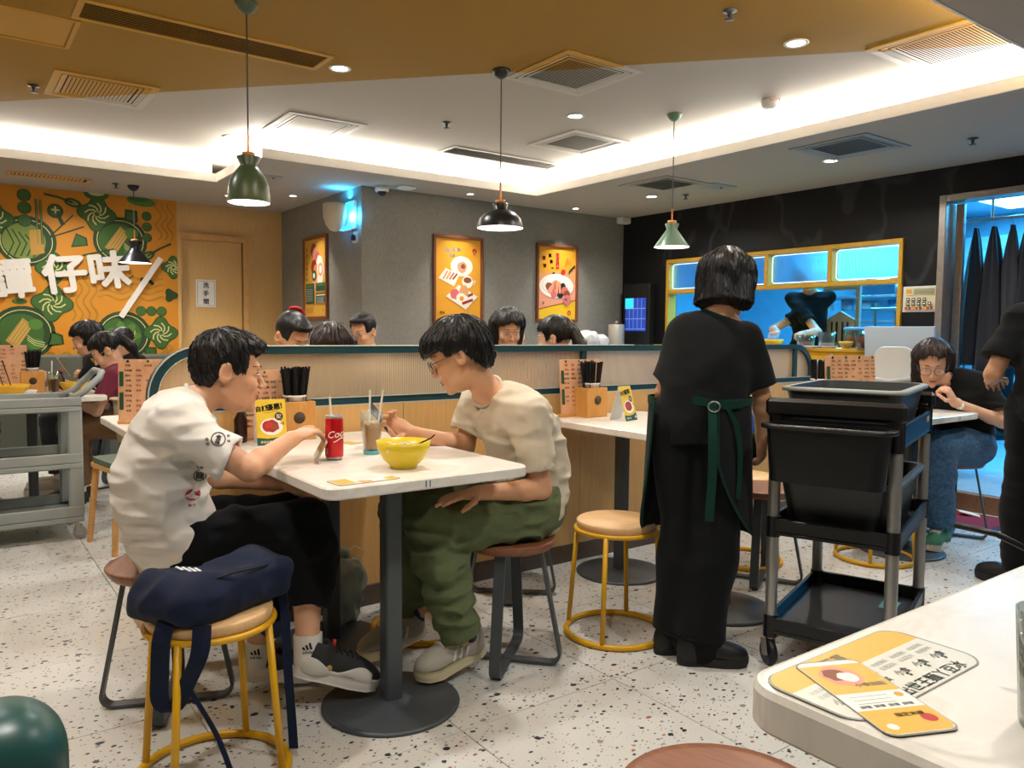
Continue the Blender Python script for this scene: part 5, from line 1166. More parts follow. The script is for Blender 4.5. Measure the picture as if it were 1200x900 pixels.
# yellow noodle bowl
NOO = mat('noodles', '#e2dccb', .5)
bw = bowl_obj('noodle_bowl', (1.125, 2.09, TZ), .083, .082, mat('bowl_yellow', '#e3c62c', .3), 'yellow melamine noodle bowl nearest the front of the table numbered 11')
q = MB(); rd = random.Random(9)
for k in range(60):
    a = rd.random()*6.28; r = .06*math.sqrt(rd.random()); b = rd.random()*6.28; L = .03
    p0 = (r*math.cos(a), r*math.sin(a), .055+.008*rd.random()); q.tube([(p0[0]+L*t_*math.cos(b+t_), p0[1]+L*t_*math.sin(b+t_), p0[2]+.008*math.sin(t_*PI)) for t_ in (0, .33, .66, 1)], .0022, 6)
tag(q.build('noodles', NOO, bw), kind='stuff'); MB().lathe([(0, .052), (.04, .052), (.064, .050)], n=24, cap=False).build('soup', mat('soup', '#cdb98a', .2), bw)
for k in range(7): MB().ball((.035*math.cos(k*2.1)*(.5+.08*k), .03*math.sin(k*2.1), .062), (.007, .006, .004), 8).build('topping', (DR, M7, BR)[k % 3], bw)
t = thing('spoon', 'black spoon handle sticking out of the yellow noodle bowl', 'spoon', (1.125, 2.09, TZ)); BK = MT['black']
MB().strip([(.00, .0, .058), (.035, -.028, .072), (.066, -.054, .092), (.074, -.060, .102)], .016, .004, (.6, .8, 0)).build('handle', BK, t); MB().ball((-.012, .008, .056), (.022, .016, .006), 14).build('scoop', BK, t)
# phones
def phone(loc_, R, label, body='#b9a58a'):
    t = thing('mobile_phone', label, 'phone', loc_); t.rotation_mode = 'QUATERNION'; t.rotation_quaternion = R.to_quaternion()
    MB().prism(rrect(-.036, .036, -.074, .074, .010, 5), -.0035, .0030).build('body', mat('phone_body', body, .3, .5), t); MB().prism(rrect(-.034, .034, -.072, .072, .008, 5), .0030, .0042).build('screen', mat('phone_glass', '#15171c', .12), t)
    q = MB().prism(rrect(-.032, -.002, .040, .068, .006, 4), -.006, -.0035).cyl((-.024, .060, -.0035), (-.024, .060, -.0085), .006, n=14).cyl((-.011, .048, -.0035), (-.011, .048, -.0085), .006, n=14); q.build('camera_bump', mat('phone_cam', '#26282c', .3), t); return t
L_ = Vector((.36, .93, 0)).normalized(); h_ = Vector((-L_.y, L_.x, 0)); N_ = h_*.88+Vector((0, 0, .47)); S_ = (-h_*.47+Vector((0, 0, .88)))
phone(Vector((.950, 2.352, TZ+.006))+S_*.036, Matrix((S_, L_, N_)).transposed(), 'pale phone leaning against the red can')
# paper menus on the table 11
def d3(p, pl):
    W, H = p.W, p.H; p.poly(CR, [(x/W, y/H) for x, y in inset(pl, .97, W/2, H/2)]); p.rect(MY, .03, .05, .30, .95); p.rect(MY, .80, .06, .97, .5); blob(p, SK, .42, .25, .08, 3, ry=.16)
    for k in range(5): p.line(IG, [(.36, .9-.1*k), (.74, .9-.1*k)], .010)
    p.rect(OR, .36, .06, .55, .30)
placemat((.845, 1.925, TZ+.0003), .05, .19, .085, .012, 'yellow and white leaflet at the front corner of the table numbered 11', d3)
placemat((1.20, 2.62, TZ+.0003), .3, .16, .08, .012, 'yellow leaflet lying behind the red can', d3)
placemat((.70, 3.50, TZ+.0003), .3, .14, .08, .012, 'leaflet on the table at the left end of the booth screen', d3)
# far left table
bowl_obj('noodle_bowl', (.34, 5.60, TZ), .10, .075, MT_Y := mat('bowl_yellow2', '#dca928', .35), 'yellow bowl at the far left edge with chopsticks in it', fill=NOO)
bowl_obj('noodle_bowl', (.70, 5.66, TZ), .10, .075, MT_Y, 'yellow bowl in front of the girl in maroon', fill=NOO)
bowl_obj('noodle_bowl', (.28, 5.95, TZ), .09, .07, MT_Y, 'yellow bowl behind the others on the far left table', fill=NOO)
bowl_obj('small_bowl', (.43, 5.58, TZ), .045, .04, MT['white'], 'small white bowl beside the chopstick holder on the far left table')
tumbler(.565, 5.62, 'glass of red-brown iced tea on the far left table', 1, mat('iced_tea', '#8a4320', .2), g=thinglass('glass_clear'))
tag(MB().prism(rrect(-.09, .09, -.06, .06, .02), 0, .008).build('wooden_tray', HW), 'small wooden tray in front of the iced tea on the far left table', 'tray').location = (.56, 5.50, TZ)
for k, (x, y) in enumerate(((.31, 5.60), (.35, 5.61))):
    tag(MB().cyl((x, y, TZ+.03), (x-.05, y+.02, TZ+.22), .003, .004, 8).build('chopstick', mat('chopstick_brown', '#3a241a', .4)), ['left black chopstick in the far left yellow bowl', 'right black chopstick in the far left yellow bowl'][k], 'chopstick')
# bag of bottles by the screen base
t = thing('tied_plastic_bag', 'grey-green plastic bag with a bottle inside on the floor by the booth screen', 'bag', (1.27, 2.86, 0))
o_ = mesh_sdf('bag', wrinkle(U(.05, ell((1.27, 2.86, .18), (.088, .07, .085)), cap((1.27, 2.86, .02), (1.27, 2.86, .14), .045, .05)), .018, (22, 22, 12)), (1.12, 2.74, 0), (1.42, 2.98, .32), .008, mat('bag_greygreen', '#a3b5b1', .3, trans=.25)); o_.parent = t; o_.location = (-1.27, -2.86, 0)
MB().lathe([(0, .27), (.026, .27), (.026, .30), (.024, .305), (0, .305)], n=18).build('bottle_cap', mat('cap_pale', '#7d9488', .4), t); MB().tube([(0, .02, .27), (.05, 0, .31), (.09, -.01, .28), (.06, -.02, .25)], .002, 6).build('tie', MT['white'], t)
# green upholstered chair corner, glass and straw close to the camera
t = thing('green_armchair', 'dark green leather chair back at the lower left corner', 'chair', (.0, .75, 0), .0)
lf = mesh_sdf('backrest', U(.02, rbox((.0, .72, .70), (.075, .05, .17), .045)), (-.2, .6, .5), (.2, .85, .95), .006, mat('leather_green', '#1e4a44', .35)); lf.parent = t; lf.location = (0, -.75, 0)
MB().tube([(-.055, -.085, .56), (-.055, -.088, .83), (.0, -.09, .852), (.056, -.088, .80), (.057, -.085, .56)], .0025, 6).build('seam', mat('seam_dark', '#12302c', .6), t)
MB().box((0, .17, .42), (.36, .36, .08), None, .03).build('seat', mat('leather_green2', '#1e4a44', .35), t)
for sx in (-1, 1):
    for sy in (-.02, .32): MB().cyl((sx*.15, sy, 0), (sx*.14, sy, .40), .014, n=10).build('leg', MT['blackmetal'], t)
MB().box((-.0, -.03, .48), (.12, .03, .12), None, .005).build('back_support', MT['blackmetal'], t)
t = thing('water_glass', 'clear glass cut by the right edge on the near table', 'glass', (.93, .302, .7551))
MB().lathe([(0, 0), (.030, 0), (.033, .004), (.040, .125), (.038, .125), (.031, .012), (0, .010)], n=36).build('glass', thinglass('glass_grey', '#d5dad8'), t)
MB().lathe([(0, .0105), (.0305, .0125), (.036, .09), (0, .09)], n=30).build('water', thinglass('water', '#dfe4e2'), t)
MB().tube([(.005, -.01, .012), (.0, .02, .15), (-.003, .033, .185), (-.012, .06, .197), (-.02, .10, .200)], .0036, 10).build('straw', MT['black'], t)
# ---------------------------------------------------------------- people
def skinmat(name, c, c2):
    q = NT(name); n = q.n('ShaderNodeTexNoise', i_Scale=14.0, i_Detail=4.0); q.l(q.pos(), n.inputs['Vector'])
    q.l(q.ramp(n.outputs[0], [(.3, lin(c2)), (.7, lin(c))]), q.b.inputs['Base Color']); b = q.b; b.inputs['Roughness'].default_value = .48; b.inputs['Subsurface Weight'].default_value = .12; b.inputs['Subsurface Radius'].default_value = (.6, .25, .12); b.inputs['Subsurface Scale'].default_value = .012; b.inputs['Specular IOR Level'].default_value = .4
    return q.m
SKA = skinmat('skin_light', '#dfae8c', '#d5a07c'); SKB = skinmat('skin_warm', '#d8a47e', '#cb946e'); SKC = skinmat('skin_pale', '#e2b598', '#d8a688')
LIP = mat('lips', '#b5615a', .45); EYW = mat('eye_white', '#e6ddd4', .25); EYD = mat('eye_dark', '#17100c', .15); BROW = mat('eyebrow', '#211915', .8)
def hairmat(name, c1, c2, rough=.42):
    q = NT(name); n = q.n('ShaderNodeTexNoise', i_Scale=90.0, i_Detail=3.0); q.l(q.pos((1, 1, .12)), n.inputs['Vector'])
    q.l(q.ramp(n.outputs[0], [(.35, lin(c1)), (.75, lin(c2))]), q.b.inputs['Base Color']); q.b.inputs['Roughness'].default_value = rough; q.b.inputs['Specular IOR Level'].default_value = .35; q.bump(n.outputs[0], .5, .002); return q.m
HBK = hairmat('hair_black', '#0b0b0d', '#1b1a1c'); HBR = hairmat('hair_dark_brown', '#1d130f', '#33221b')
def fabric(name, c, var=.05, scale=700, rough=.95, sheen=.05, fold=3.2, fs=.55, fd=.012):
    q = NT(name); n = q.n('ShaderNodeTexNoise', i_Scale=float(scale), i_Detail=1.0); q.l(q.pos(), n.inputs['Vector']); c = lin(c)
    q.l(q.ramp(n.outputs[0], [(.3, tuple(x*(1-var) for x in c[:3])+(1,)), (.7, tuple(min(1, x*(1+var)) for x in c[:3])+(1,))]), q.b.inputs['Base Color'])
    r_ = q.n('ShaderNodeTexNoise', i_Scale=fold, i_Detail=2.5, i_Distortion=.6); r_.noise_type = 'RIDGED_MULTIFRACTAL'; q.l(q.pos((1, 1, 1.5)), r_.inputs['Vector'])
    b1 = q.n('ShaderNodeBump'); b1.inputs['Strength'].default_value = fs; b1.inputs['Distance'].default_value = fd; q.l(r_.outputs[0], b1.inputs['Height'])
    b2 = q.n('ShaderNodeBump'); b2.inputs['Strength'].default_value = .15; b2.inputs['Distance'].default_value = .0006; q.l(n.outputs[0], b2.inputs['Height']); q.l(b1.outputs[0], b2.inputs['Normal']); q.l(b2.outputs[0], q.b.inputs['Normal'])
    q.b.inputs['Roughness'].default_value = rough; q.b.inputs['Sheen Weight'].default_value = sheen; q.b.inputs['Specular IOR Level'].default_value = .12; return q.m
class Head:
    def __init__(s, c, fwd, up=(0, 0, 1), k=1.0):
        s.c = V3(c); s.B = basis(fwd, up); s.k = k
    def P(s, x, y, z): return s.c+s.k*(x*s.B[0]+y*s.B[1]+z*s.B[2])
    def loc(s, P): return (P-s.c)@s.B.T/s.k
    def e(s, c, r): return ell(s.P(*c), [a*s.k for a in r], s.B)
    def cp(s, a, b, r, r2=None): return cap(s.P(*a), s.P(*b), r*s.k, None if r2 is None else r2*s.k)
    def sdf(s, fem=False, full=True):
        k = s.k; f = U(.03*k, s.e((-.014, 0, .030), (.094, .075, .086)), s.e((.026, 0, -.035), (.060, .058 if not fem else .056, .082)), s.e((.036, 0, -.082), (.046, .042 if not fem else .038, .034)))
        f = U(.014*k, f, s.cp((.078, 0, -.103), (.074, 0, -.100), .016), s.cp((.080, -.032, .022), (.080, .032, .022), .010), s.e((.058, .036, -.032), (.030, .024, .024)), s.e((.058, -.036, -.032), (.030, .024, .024)), s.cp((-.01, .055, -.062), (.05, .036, -.094), .012), s.cp((-.01, -.055, -.062), (.05, -.036, -.094), .012))
        for y in (-.031, .031): f = S(.012*k, f, s.e((.104, y, .002), (.018, .017, .010)))
        f = U(.006*k, f, s.cp((.086, 0, .006), (.107, 0, -.031), .006, .0105), s.e((.100, .011, -.036), (.010, .008, .007)), s.e((.100, -.011, -.036), (.010, .008, .007)))
        f = U(.005*k, f, s.e((.083, 0, -.058), (.013, .022, .009)), s.e((.0865, 0, -.064), (.0105, .020, .0050)), s.e((.085, 0, -.074), (.0105, .018, .0055)))
        for y in (-.031, .031): f = U(.004*k, f, s.e((.072, y, .001), (.016, .015, .011)))
        for sg in (-1, 1):
            ear = s.e((-.010, sg*.081, -.008), (.020, .011, .033)); ear = S(.004*k, ear, s.e((-.004, sg*.093, -.004), (.0135, .0145, .023)))
            f = U(.006*k, f, ear, s.e((.006, sg*.073, -.022), (.007, .006, .007)))
        return f
    def surf(s, f, y, z, x0=.02):
        lo, hi = x0, .16
        for _ in range(18):
            m = (lo+hi)/2
            if f(s.P(m, y, z)[None])[0] < 0: lo = m
            else: hi = m
        return lo
    def R(s): return Matrix([list(map(float, r)) for r in s.B]).transposed()
def hand_sdf(w, d, n, thumb, curl=(.4, .45, .5, .6), k=1.0, spread=.06, tcurl=.5):
    """w wrist, d towards the fingers, n palm normal (way the fingers close), thumb side +1/-1"""
    w = np.asarray(w, float); d = nrm(d); n = nrm(np.asarray(n, float)-d*(np.dot(n, d))); s_ = np.cross(d, n)*thumb
    fs = [ell(w+d*.045*k, (.046*k, .037*k, .014*k), np.array([d, s_, n], np.float32)), cap(w-d*.01, w+d*.03*k, .022*k, .018*k)]
    fin = []
    for i, (o, L) in enumerate(((.028, .074), (.009, .082), (-.010, .077), (-.028, .060))):
        p = w+d*(.082-.004*abs(i-1))*k+s_*o*k; a = 0; dd = nrm(d+s_*spread*(1.2-i)); c_ = curl[i]
        rs = (.0088, .0080, .0074, .0066)
        for j, l in enumerate((.42, .32, .26)):
            a += c_*(1.0 if j == 0 else 1.1); v = dd*math.cos(a)+n*math.sin(a); q = p+v*L*l*k; fin.append(cap(p, q, rs[j]*k, rs[j+1]*k)); p = q
    p = w+d*.022*k+s_*.026*k+n*.004; v = nrm(d*.62+s_*.78+n*.25); q = p+v*.036*k; fin.append(cap(p, q, .013*k, .010*k)); v2 = nrm(d*.85+s_*(.5-tcurl)+n*(.2+.5*tcurl)); q2 = q+v2*.030*k; fin.append(cap(q, q2, .0098*k, .0085*k)); q3 = q2+nrm(v2+n*.3*tcurl-s_*.2)*.022*k; fin.append(cap(q2, q3, .0085*k, .0070*k))
    return U(.006, U(.012, *fs), *fin)
def lerp(a, b, t): return np.asarray(a, float)*(1-t)+np.asarray(b, float)*t
class Person:
    def __init__(s, label, base, J, head, fem=False, g=1.0, skin=None, group=None):
        s.t = thing('person', label, 'person', base, 0, group); s.base = Vector(base); s.J = {k: np.asarray(v, float) for k, v in J.items()}; s.H = head; s.g = g; s.fem = fem; s.skin = skin or SKA; s.ext = []
        j = s.J; s.lat = nrm(j['sL']-j['sR']); s.hasleg = 'kR' in j
    def adopt(s, o, parent=None):
        o.parent = parent or s.t
        if parent is None: o.location = Vector(o.location)-s.base
        return o
    def torso(s, d=0.0, kk=.05, dd=0.0):
        j = s.J; g = s.g; L = s.lat; lh = nrm(j['hL']-j['hR']) if 'hL' in j else L
        def B(up, lat): u = nrm(up); f = nrm(np.cross(lat, u)); l = np.cross(u, f); return np.array([f, l, u], np.float32)
        B1 = B(j['mid']-j['pel'], lh); B2 = B(j['che']-j['mid'], nrm(L+lh)); B3 = B(j['nek']-j['che'], L)
        w = .93 if s.fem else 1.0
        fs = [ell(j['pel'], (.105*g+d+dd, (.165 if not s.fem else .17)*g+d, .12*g+d), B1), ell(j['mid'], (.092*g+d+dd, .138*g*w+d, .14*g+d), B2), ell(j['che'], (.094*g+d, .150*g*w+d, .15*g+d), B3),
              cap(lerp(j['sR'], j['sL'], .06), lerp(j['sR'], j['sL'], .94), .044*g*w+d)]
        if s.fem: fs.append(ell(j['che']+B3[0]*.06-B3[2]*.03, (.06+d, .12+d, .06+d), B3))
        return U(kk, *fs)
    def neck(s, r=.052, a=-.02, b=.0):
        j = s.J; top = s.H.P(-.018, 0, -.055); ax = nrm(top-j['nek']); return cap(j['nek']+ax*a, top+ax*b, r*s.g)
    def leg(s, sd, d=0.0, d2=None):
        j = s.J; g = s.g; h, k_, a = j['h'+sd], j['k'+sd], j['a'+sd]; d2 = d if d2 is None else d2
        c = lerp(k_, a, .3)
        return [cap(h, k_, .080*g+d, .056*g+d), cap(k_, c, .056*g+d, .054*g+d2), cap(c, a, .054*g+d2, .036*g+d2)]
    def arm(s, sd, d=0.0):
        j = s.J; g = s.g*(.88 if s.fem else 1); S_, e, w = j['s'+sd], j['e'+sd], j['w'+sd]; m = lerp(e, w, .25)
        return [cap(S_, e, .047*g+d, .037*g+d), cap(e, m, .036*g+d, .038*g+d), cap(m, w, .038*g+d, .0255*g+d)]
    def bounds(s, pts, pad=.16):
        A = np.array(pts); return A.min(0)-pad, A.max(0)+pad
    def body(s, h=.005, hands=None, foot=True):
        j = s.J; hd = s.H.sdf(s.fem); s.hd = hd
        tr = U(.04, s.torso(-.006), cap(lerp(j['nek'], j['sR'], .1), lerp(j['nek'], j['sR'], .75), .045*s.g, .035*s.g), cap(lerp(j['nek'], j['sL'], .1), lerp(j['nek'], j['sL'], .75), .045*s.g, .035*s.g))
        f = U(.02, tr, s.neck(.052 if not s.fem else .046)); f = U(.018, f, hd)
        pts = [s.H.c+np.array(v)*.06 for v in ((1, 1, 1), (-1, -1, -1))]+[j['pel'], j['sR'], j['sL']]
        for sd in 'RL':
            if 'e'+sd in j:
                a = U(.015, *s.arm(sd)); 
                if hands and sd in hands: a = U(.012, a, hand_sdf(j['w'+sd], **hands[sd])); pts.append(j['w'+sd]+nrm(hands[sd]['d'])*.1)
                f = U(.02, f, a); pts += [j['e'+sd], j['w'+sd]]
            if 'k'+sd in j:
                lg = U(.02, *s.leg(sd)); pts += [j['k'+sd], j['a'+sd]]
                if foot and 't'+sd in j: lg = U(.02, lg, cap(j['a'+sd]-np.array([0, 0, .02]), lerp(j['a'+sd], j['t'+sd], .7), .034, .028))
                f = U(.03, f, lg)
        lo, hi = s.bounds(pts, .13)
        o = mesh_sdf('body', f, lo, hi, h, s.skin); s.adopt(o); s.bodyo = o
        H = s.H; R = H.R(); k = H.k
        for sg in (-1, 1):
            y = sg*.031; x = H.surf(hd, y, .001)
            q = MB().use(EYW).ball(H.P(x-.0052, y, .0005), (.0065*k, .0120*k, .0040*k), 14, R).use(EYD).ball(H.P(x-.0022, y, -.0004), (.0045*k, .0052*k, .0036*k), 12, R)
            q.use(BROW).tube([H.P(H.surf(hd, y+sg*t_, .0075-abs(t_)*.22)+.0006, y+sg*t_, .0075-abs(t_)*.22) for t_ in (-.012, -.005, .005, .013)], .0011*k, 5)
            s.adopt(q.build('eye', None))
            s.adopt(MB().tube([H.P(H.surf(hd, sg*yy, zz)+.0005, sg*yy, zz) for yy, zz in ((.014, .0235), (.024, .0270), (.035, .0275), (.046, .0225))], [.0014*k, .0024*k, .0022*k, .0009*k], 6, flat=.6).build('eyebrow', BROW))
        xu = H.surf(hd, 0, -.064); xl = H.surf(hd, 0, -.0745)
        s.adopt(MB().ball(H.P(xu-.003, 0, -.0648), (.0048*k, .0195*k, .0036*k), 14, R).ball(H.P(xl-.003, 0, -.0728), (.0050*k, .0165*k, .0044*k), 14, R).build('lips', LIP))
        return o
    def shirt(s, m, h=.0055, slv=.62, d=.016, hem=None, flare=.026, amp=.008, name='shirt', neckr=.064, hemn=None, long=False, off=0, extra=None, fr=(7, 7, 16), cuts=None):
        j = s.J; g = s.g*(.92 if s.fem else 1); tor = s.torso(d, .09, .006)
        if extra: tor = U(.06, tor, *extra)
        if hem is not None: tor = S(.008, tor, lambda P, p=V3(hem[0]), n=V3(nrm(hem[1])): -((P-p)@n)+0)
        fs = [tor]; pts = [j['pel'], j['sR'], j['sL'], j['nek']]
        for sd in 'RL':
            if 'e'+sd not in j: continue
            S_, e = j['s'+sd], j['e'+sd]; T_ = slv if not isinstance(slv, dict) else slv[sd]; end = lerp(S_, e, T_); ax = nrm(e-S_)
            sl = cap(lerp(S_, e, -.02), lerp(S_, e, T_+.12), .053*g, (.046+flare)*g)
            if long: sl = U(.02, cap(S_, e, .062*g, .050*g), cap(e, j['w'+sd], .050*g, .036*g)); end = j['w'+sd]; ax = nrm(j['w'+sd]-e)
            sl = I(sl, half(end, ax))
            hol = cap(lerp(S_, e, T_-.16) if not long else lerp(e, j['w'+sd], .9), lerp(S_, e, T_+.3) if not long else lerp(e, j['w'+sd], 1.2), (.036+flare*.5)*g if not long else .030*g)
            sl = S(.002, sl, hol); fs.append(sl); pts.append(end)
        f = U(.035, fs[0], *fs[1:]) if len(fs) > 1 else fs[0]
        f = wrinkle(f, amp*.45, (4, 4, 5), off=off+3.3, sharp=False); f = wrinkle(f, amp*.5, fr, s.wB if hasattr(s, 'wB') else None, off=off)
        top = s.H.P(-.018, 0, -.055); ax = nrm(top-j['nek']); fw_ = nrm(np.cross(s.lat, ax)); f = S(.004, f, cap(j['nek']-ax*.016+fw_*.010, top+ax*.1, neckr*s.g))
        if cuts: f = I(f, cuts)
        lo, hi = s.bounds(pts, .24); o = mesh_sdf(name, f, lo, hi, h, m); s.adopt(o); s.sh = f
        return o
    def collar(s, m, r=.066, w_=.014, th=.006, tilt=.25):
        j = s.J; top = s.H.P(-.018, 0, -.055); ax = nrm(top-j['nek']); fw = nrm(np.cross(s.lat, ax)); n = nrm(ax+fw*tilt); c = j['nek']+ax*.004
        ring = []; l = np.cross(n, fw); l = nrm(l); f2 = nrm(np.cross(l, n))
        for i in range(40):
            a = 2*PI*i/40; ring.append(c+(f2*math.cos(a)*1.06+l*math.sin(a))*r*s.g)
        s.adopt(MB().tube(ring, w_/2, 8, True, flat=1.0, up=tuple(n)).build('collar', m))
    def trousers(s, m, h=.0055, d=.022, d2=.018, hem=(.95, .95), amp=.008, name='trousers', off=0, waist=True, extra=None, fr=(6, 6, 17)):
        j = s.J; g = s.g; L = nrm(j['hL']-j['hR']); fs = []; pts = [j['pel']]
        for i, sd in enumerate('RL'):
            k_, a = j['k'+sd], j['a'+sd]; e = lerp(k_, a, hem[i]); ax = nrm(a-k_); lg = U(.03, *s.leg(sd, d, d2)); lg = U(.03, lg, cap(lerp(k_, a, .2), e+ax*.05, .056*g+d2, .045*g+d2))
            lg = I(lg, half(e, ax)); lg = S(.002, lg, cap(e-ax*.03, e+ax*.1, .036*g+d2*.55)); fs.append(lg); pts += [k_, a]
        tw = s.torso(.004, .05); cutp = lerp(j['pel'], j['mid'], .40); tp = I(tw, half(cutp, j['mid']-j['pel']))
        f = U(.03, tp, *fs)
        if extra: f = U(.04, f, *extra)
        f = wrinkle(f, amp*.6, (5, 5, 5), off=off+1.7, sharp=False); f = wrinkle(f, amp*.6, fr, off=off)
        lo, hi = s.bounds(pts, .20); o = mesh_sdf(name, f, lo, hi, h, m); s.adopt(o); return o
    def hair(s, m, style, h=.0045, tufts=260, seed=1, name='hair', tl=(.5, .9), lift=.006, tw=.0030, emax=1.9):
        H = s.H; k = H.k; cr = nrm([-.38, 0, .92]); X = nrm(np.cross([0, 1, 0], cr)); Y = np.cross(cr, X)
        def disp(f, a1, a2, fz=9.0):
            def g(P):
                q = H.loc(P); r = np.linalg.norm(q, axis=1)+1e-6; u = q/r[:, None]; az = np.arctan2(u@Y, u@X); el = np.arccos(np.clip(u@cr, -1, 1))
                n1 = noise(np.stack([az*fz, el*2.2, np.full_like(az, seed*3.1)], 1)); n2 = noise(np.stack([az*3.2, el*2.4, np.full_like(az, seed*1.7)], 1))
                w_ = np.minimum(1, el*1.4)
                return f(P)-(a1*(1-2*np.abs(n1))+a2*n2)*w_*k
            return g
        def region(fn): return lambda P: fn(H.loc(P))*k
        if style == 'crop':
            f = U(.02, H.e((-.012, 0, .040), (.101, .0805, .092)), H.e((.038, 0, .084), (.060, .060, .030)), H.e((-.03, 0, -.005), (.076, .072, .065)))
            f = S(.006, f, region(lambda q: np.maximum(.050-.10*(q[:, 2] < -9)-np.minimum(.0, q[:, 2])*0+.16*np.maximum(0, .03-q[:, 2])*0-q[:, 0], q[:, 2]-(.064+.25*(q[:, 0]-.06)))))
            f = S(.006, f, region(lambda q: q[:, 2]-np.where(q[:, 0] > -.022, -.018, np.maximum(-.018+1.6*(q[:, 0]+.022), -.060)))); f = S(.004, f, H.e((-.002, .085, -.022), (.024, .03, .036))); f = S(.004, f, H.e((-.002, -.085, -.022), (.024, .03, .036)))
            f = disp(f, .0025, .004)
        elif style == 'bowl':
            f = U(.02, H.e((-.010, 0, .038), (.114, .094, .098)), H.e((.040, 0, .055), (.072, .078, .055)), H.e((-.045, 0, -.012), (.074, .074, .085)))
            f = S(.006, f, region(lambda q: np.maximum(.034-q[:, 0], q[:, 2]-(.034+.10*np.abs(q[:, 1])))))
            f = S(.006, f, region(lambda q: q[:, 2]-np.where(q[:, 0] > -.022, .006+.1*(q[:, 0]), np.maximum(.004+1.9*(q[:, 0]+.022), -.082))))
            f = disp(f, .0035, .005)
        elif style in ('bob', 'long', 'bobface'):
            ln_ = {'bob': -.115, 'bobface': -.10, 'long': -.22}[style]
            f = U(.03, H.e((-.012, 0, .036), (.112, .094, .099)), H.cp((-.035, .045, .02), (-.035, .055, ln_), .060, .048), H.cp((-.035, -.045, .02), (-.035, -.055, ln_), .060, .048), H.cp((-.06, 0, .02), (-.055, 0, ln_), .062, .05))
            f = I(f, lambda P: (-(H.loc(P)[:, 2]-ln_))*k)
            f = S(.008, f, region(lambda q: np.maximum(.030-.12*np.maximum(0, np.abs(q[:, 1])-.03)*0-q[:, 0], q[:, 2]-((.088 if style == 'long' else .070)-.45*np.abs(q[:, 1])))))
            f = S(.01, f, H.e((.03, 0, -.16), (.08, .052, .10))); f = disp(f, .004, .006)
        elif style == 'pony':
            f = H.e((-.012, 0, .040), (.102, .082, .092)); f = S(.006, f, region(lambda q: np.maximum(.036-q[:, 0], q[:, 2]-(.070-.3*np.abs(q[:, 1])))))
            f = S(.006, f, region(lambda q: q[:, 2]-(-.035-.30*(q[:, 0]+.02)))); f = S(.004, f, H.e((-.002, .085, -.022), (.022, .03, .034))); f = S(.004, f, H.e((-.002, -.085, -.022), (.022, .03, .034)))
            f = U(.02, f, H.cp((-.115, 0, .02), (-.135, 0, -.06), .026, .034), H.cp((-.135, 0, -.06), (-.12, 0, -.15), .034, .018)); f = disp(f, .002, .003)
        elif style == 'short':
            f = U(.02, H.e((-.012, 0, .042), (.101, .080, .091)), H.e((.040, 0, .088), (.055, .056, .026)))
            f = S(.005, f, region(lambda q: np.maximum(.048-q[:, 0], q[:, 2]-(.070+.2*(q[:, 0]-.06))))); f = S(.006, f, region(lambda q: q[:, 2]-(-.026-.30*(q[:, 0]+.02)))); f = S(.004, f, H.e((-.002, .085, -.022), (.024, .03, .036))); f = S(.004, f, H.e((-.002, -.085, -.022), (.024, .03, .036)))
            f = disp(f, .002, .003)
        ext = .26 if style == 'long' else .19
        o = mesh_sdf(name, f, H.c-ext*k-.02, H.c+ext*k+.02, h, m); s.adopt(o); s.hf = f
        if tufts:
            rd = np.random.RandomState(seed); K = 7; az0 = rd.rand(tufts)*2*PI; e0 = .05+emax*rd.rand(tufts)**.8; L = tl[0]+(tl[1]-tl[0])*rd.rand(tufts); dz = rd.randn(tufts)*.12
            tt = np.linspace(0, 1, K); el = e0[:, None]+L[:, None]*tt; az = az0[:, None]+dz[:, None]*tt
            u = (np.sin(el)*np.cos(az))[..., None]*X+(np.sin(el)*np.sin(az))[..., None]*Y+np.cos(el)[..., None]*cr; D = (u@H.B.astype(float)).reshape(-1, 3)
            lo = np.full(len(D), .03); hi = np.full(len(D), .17)
            ok = f((H.c+D*(.06*k)).astype(np.float32)) < .02
            rr = np.full(len(D), .05)
            for r in np.linspace(.05, .17, 40): ins = f((H.c+D*(r*k)).astype(np.float32)) < 0; rr = np.where(ins, r, rr)
            rr = rr.reshape(tufts, K); good = rr > .066; D = D.reshape(tufts, K, 3); q = MB()
            for i in range(tufts):
                n_ = 0
                while n_ < K and good[i, n_]: n_ += 1
                if n_ < 3: continue
                r_ = list(rr[i, :n_]); Dn = [D[i, a] for a in range(n_)]
                if n_ < K: r_.append(r_[-1]+.001); Dn.append(nrm(Dn[-1]+(Dn[-1]-Dn[-2])*.8))
                n_ = len(r_); pts = [H.c+Dn[a]*(r_[a]+.0005+lift*(a/(n_-1))**2)*k for a in range(n_)]
                q.tube(pts, [tw*(.5+1.3*(a/(n_-1)))*(1-(a/(n_-1))**3)+.0003 for a in range(n_)], 4, cap=False)
            tag(s.adopt(q.build('hair_strands', m)), kind='stuff')
        return o
    def glasses(s, m, r=.021, th=.0014, sq=1.0, xo=.0):
        H = s.H; q = MB(); xx = .104+xo
        for sg in (-1, 1):
            q.tube([H.P(xx-.10*abs(abs(r*math.cos(a)*1.08+.031)-.031)*0-(.010 if 0 else .0), sg*.032+r*1.08*math.cos(a), -.004+r*.92*math.sin(a)) for a in [2*PI*i/28 for i in range(28)]], th, 6, True)
            q.tube([H.P(xx, sg*.054, .004), H.P(xx-.008, sg*.070, .006), H.P(.03, sg*.080, .004), H.P(-.004, sg*.081, .004), H.P(-.016, sg*.080, -.012)], th, 6)
        q.tube([H.P(xx, -.010, .0), H.P(xx+.003, 0, .004), H.P(xx, .010, .0)], th, 6)
        o = s.adopt(q.build('glasses', m)); return o
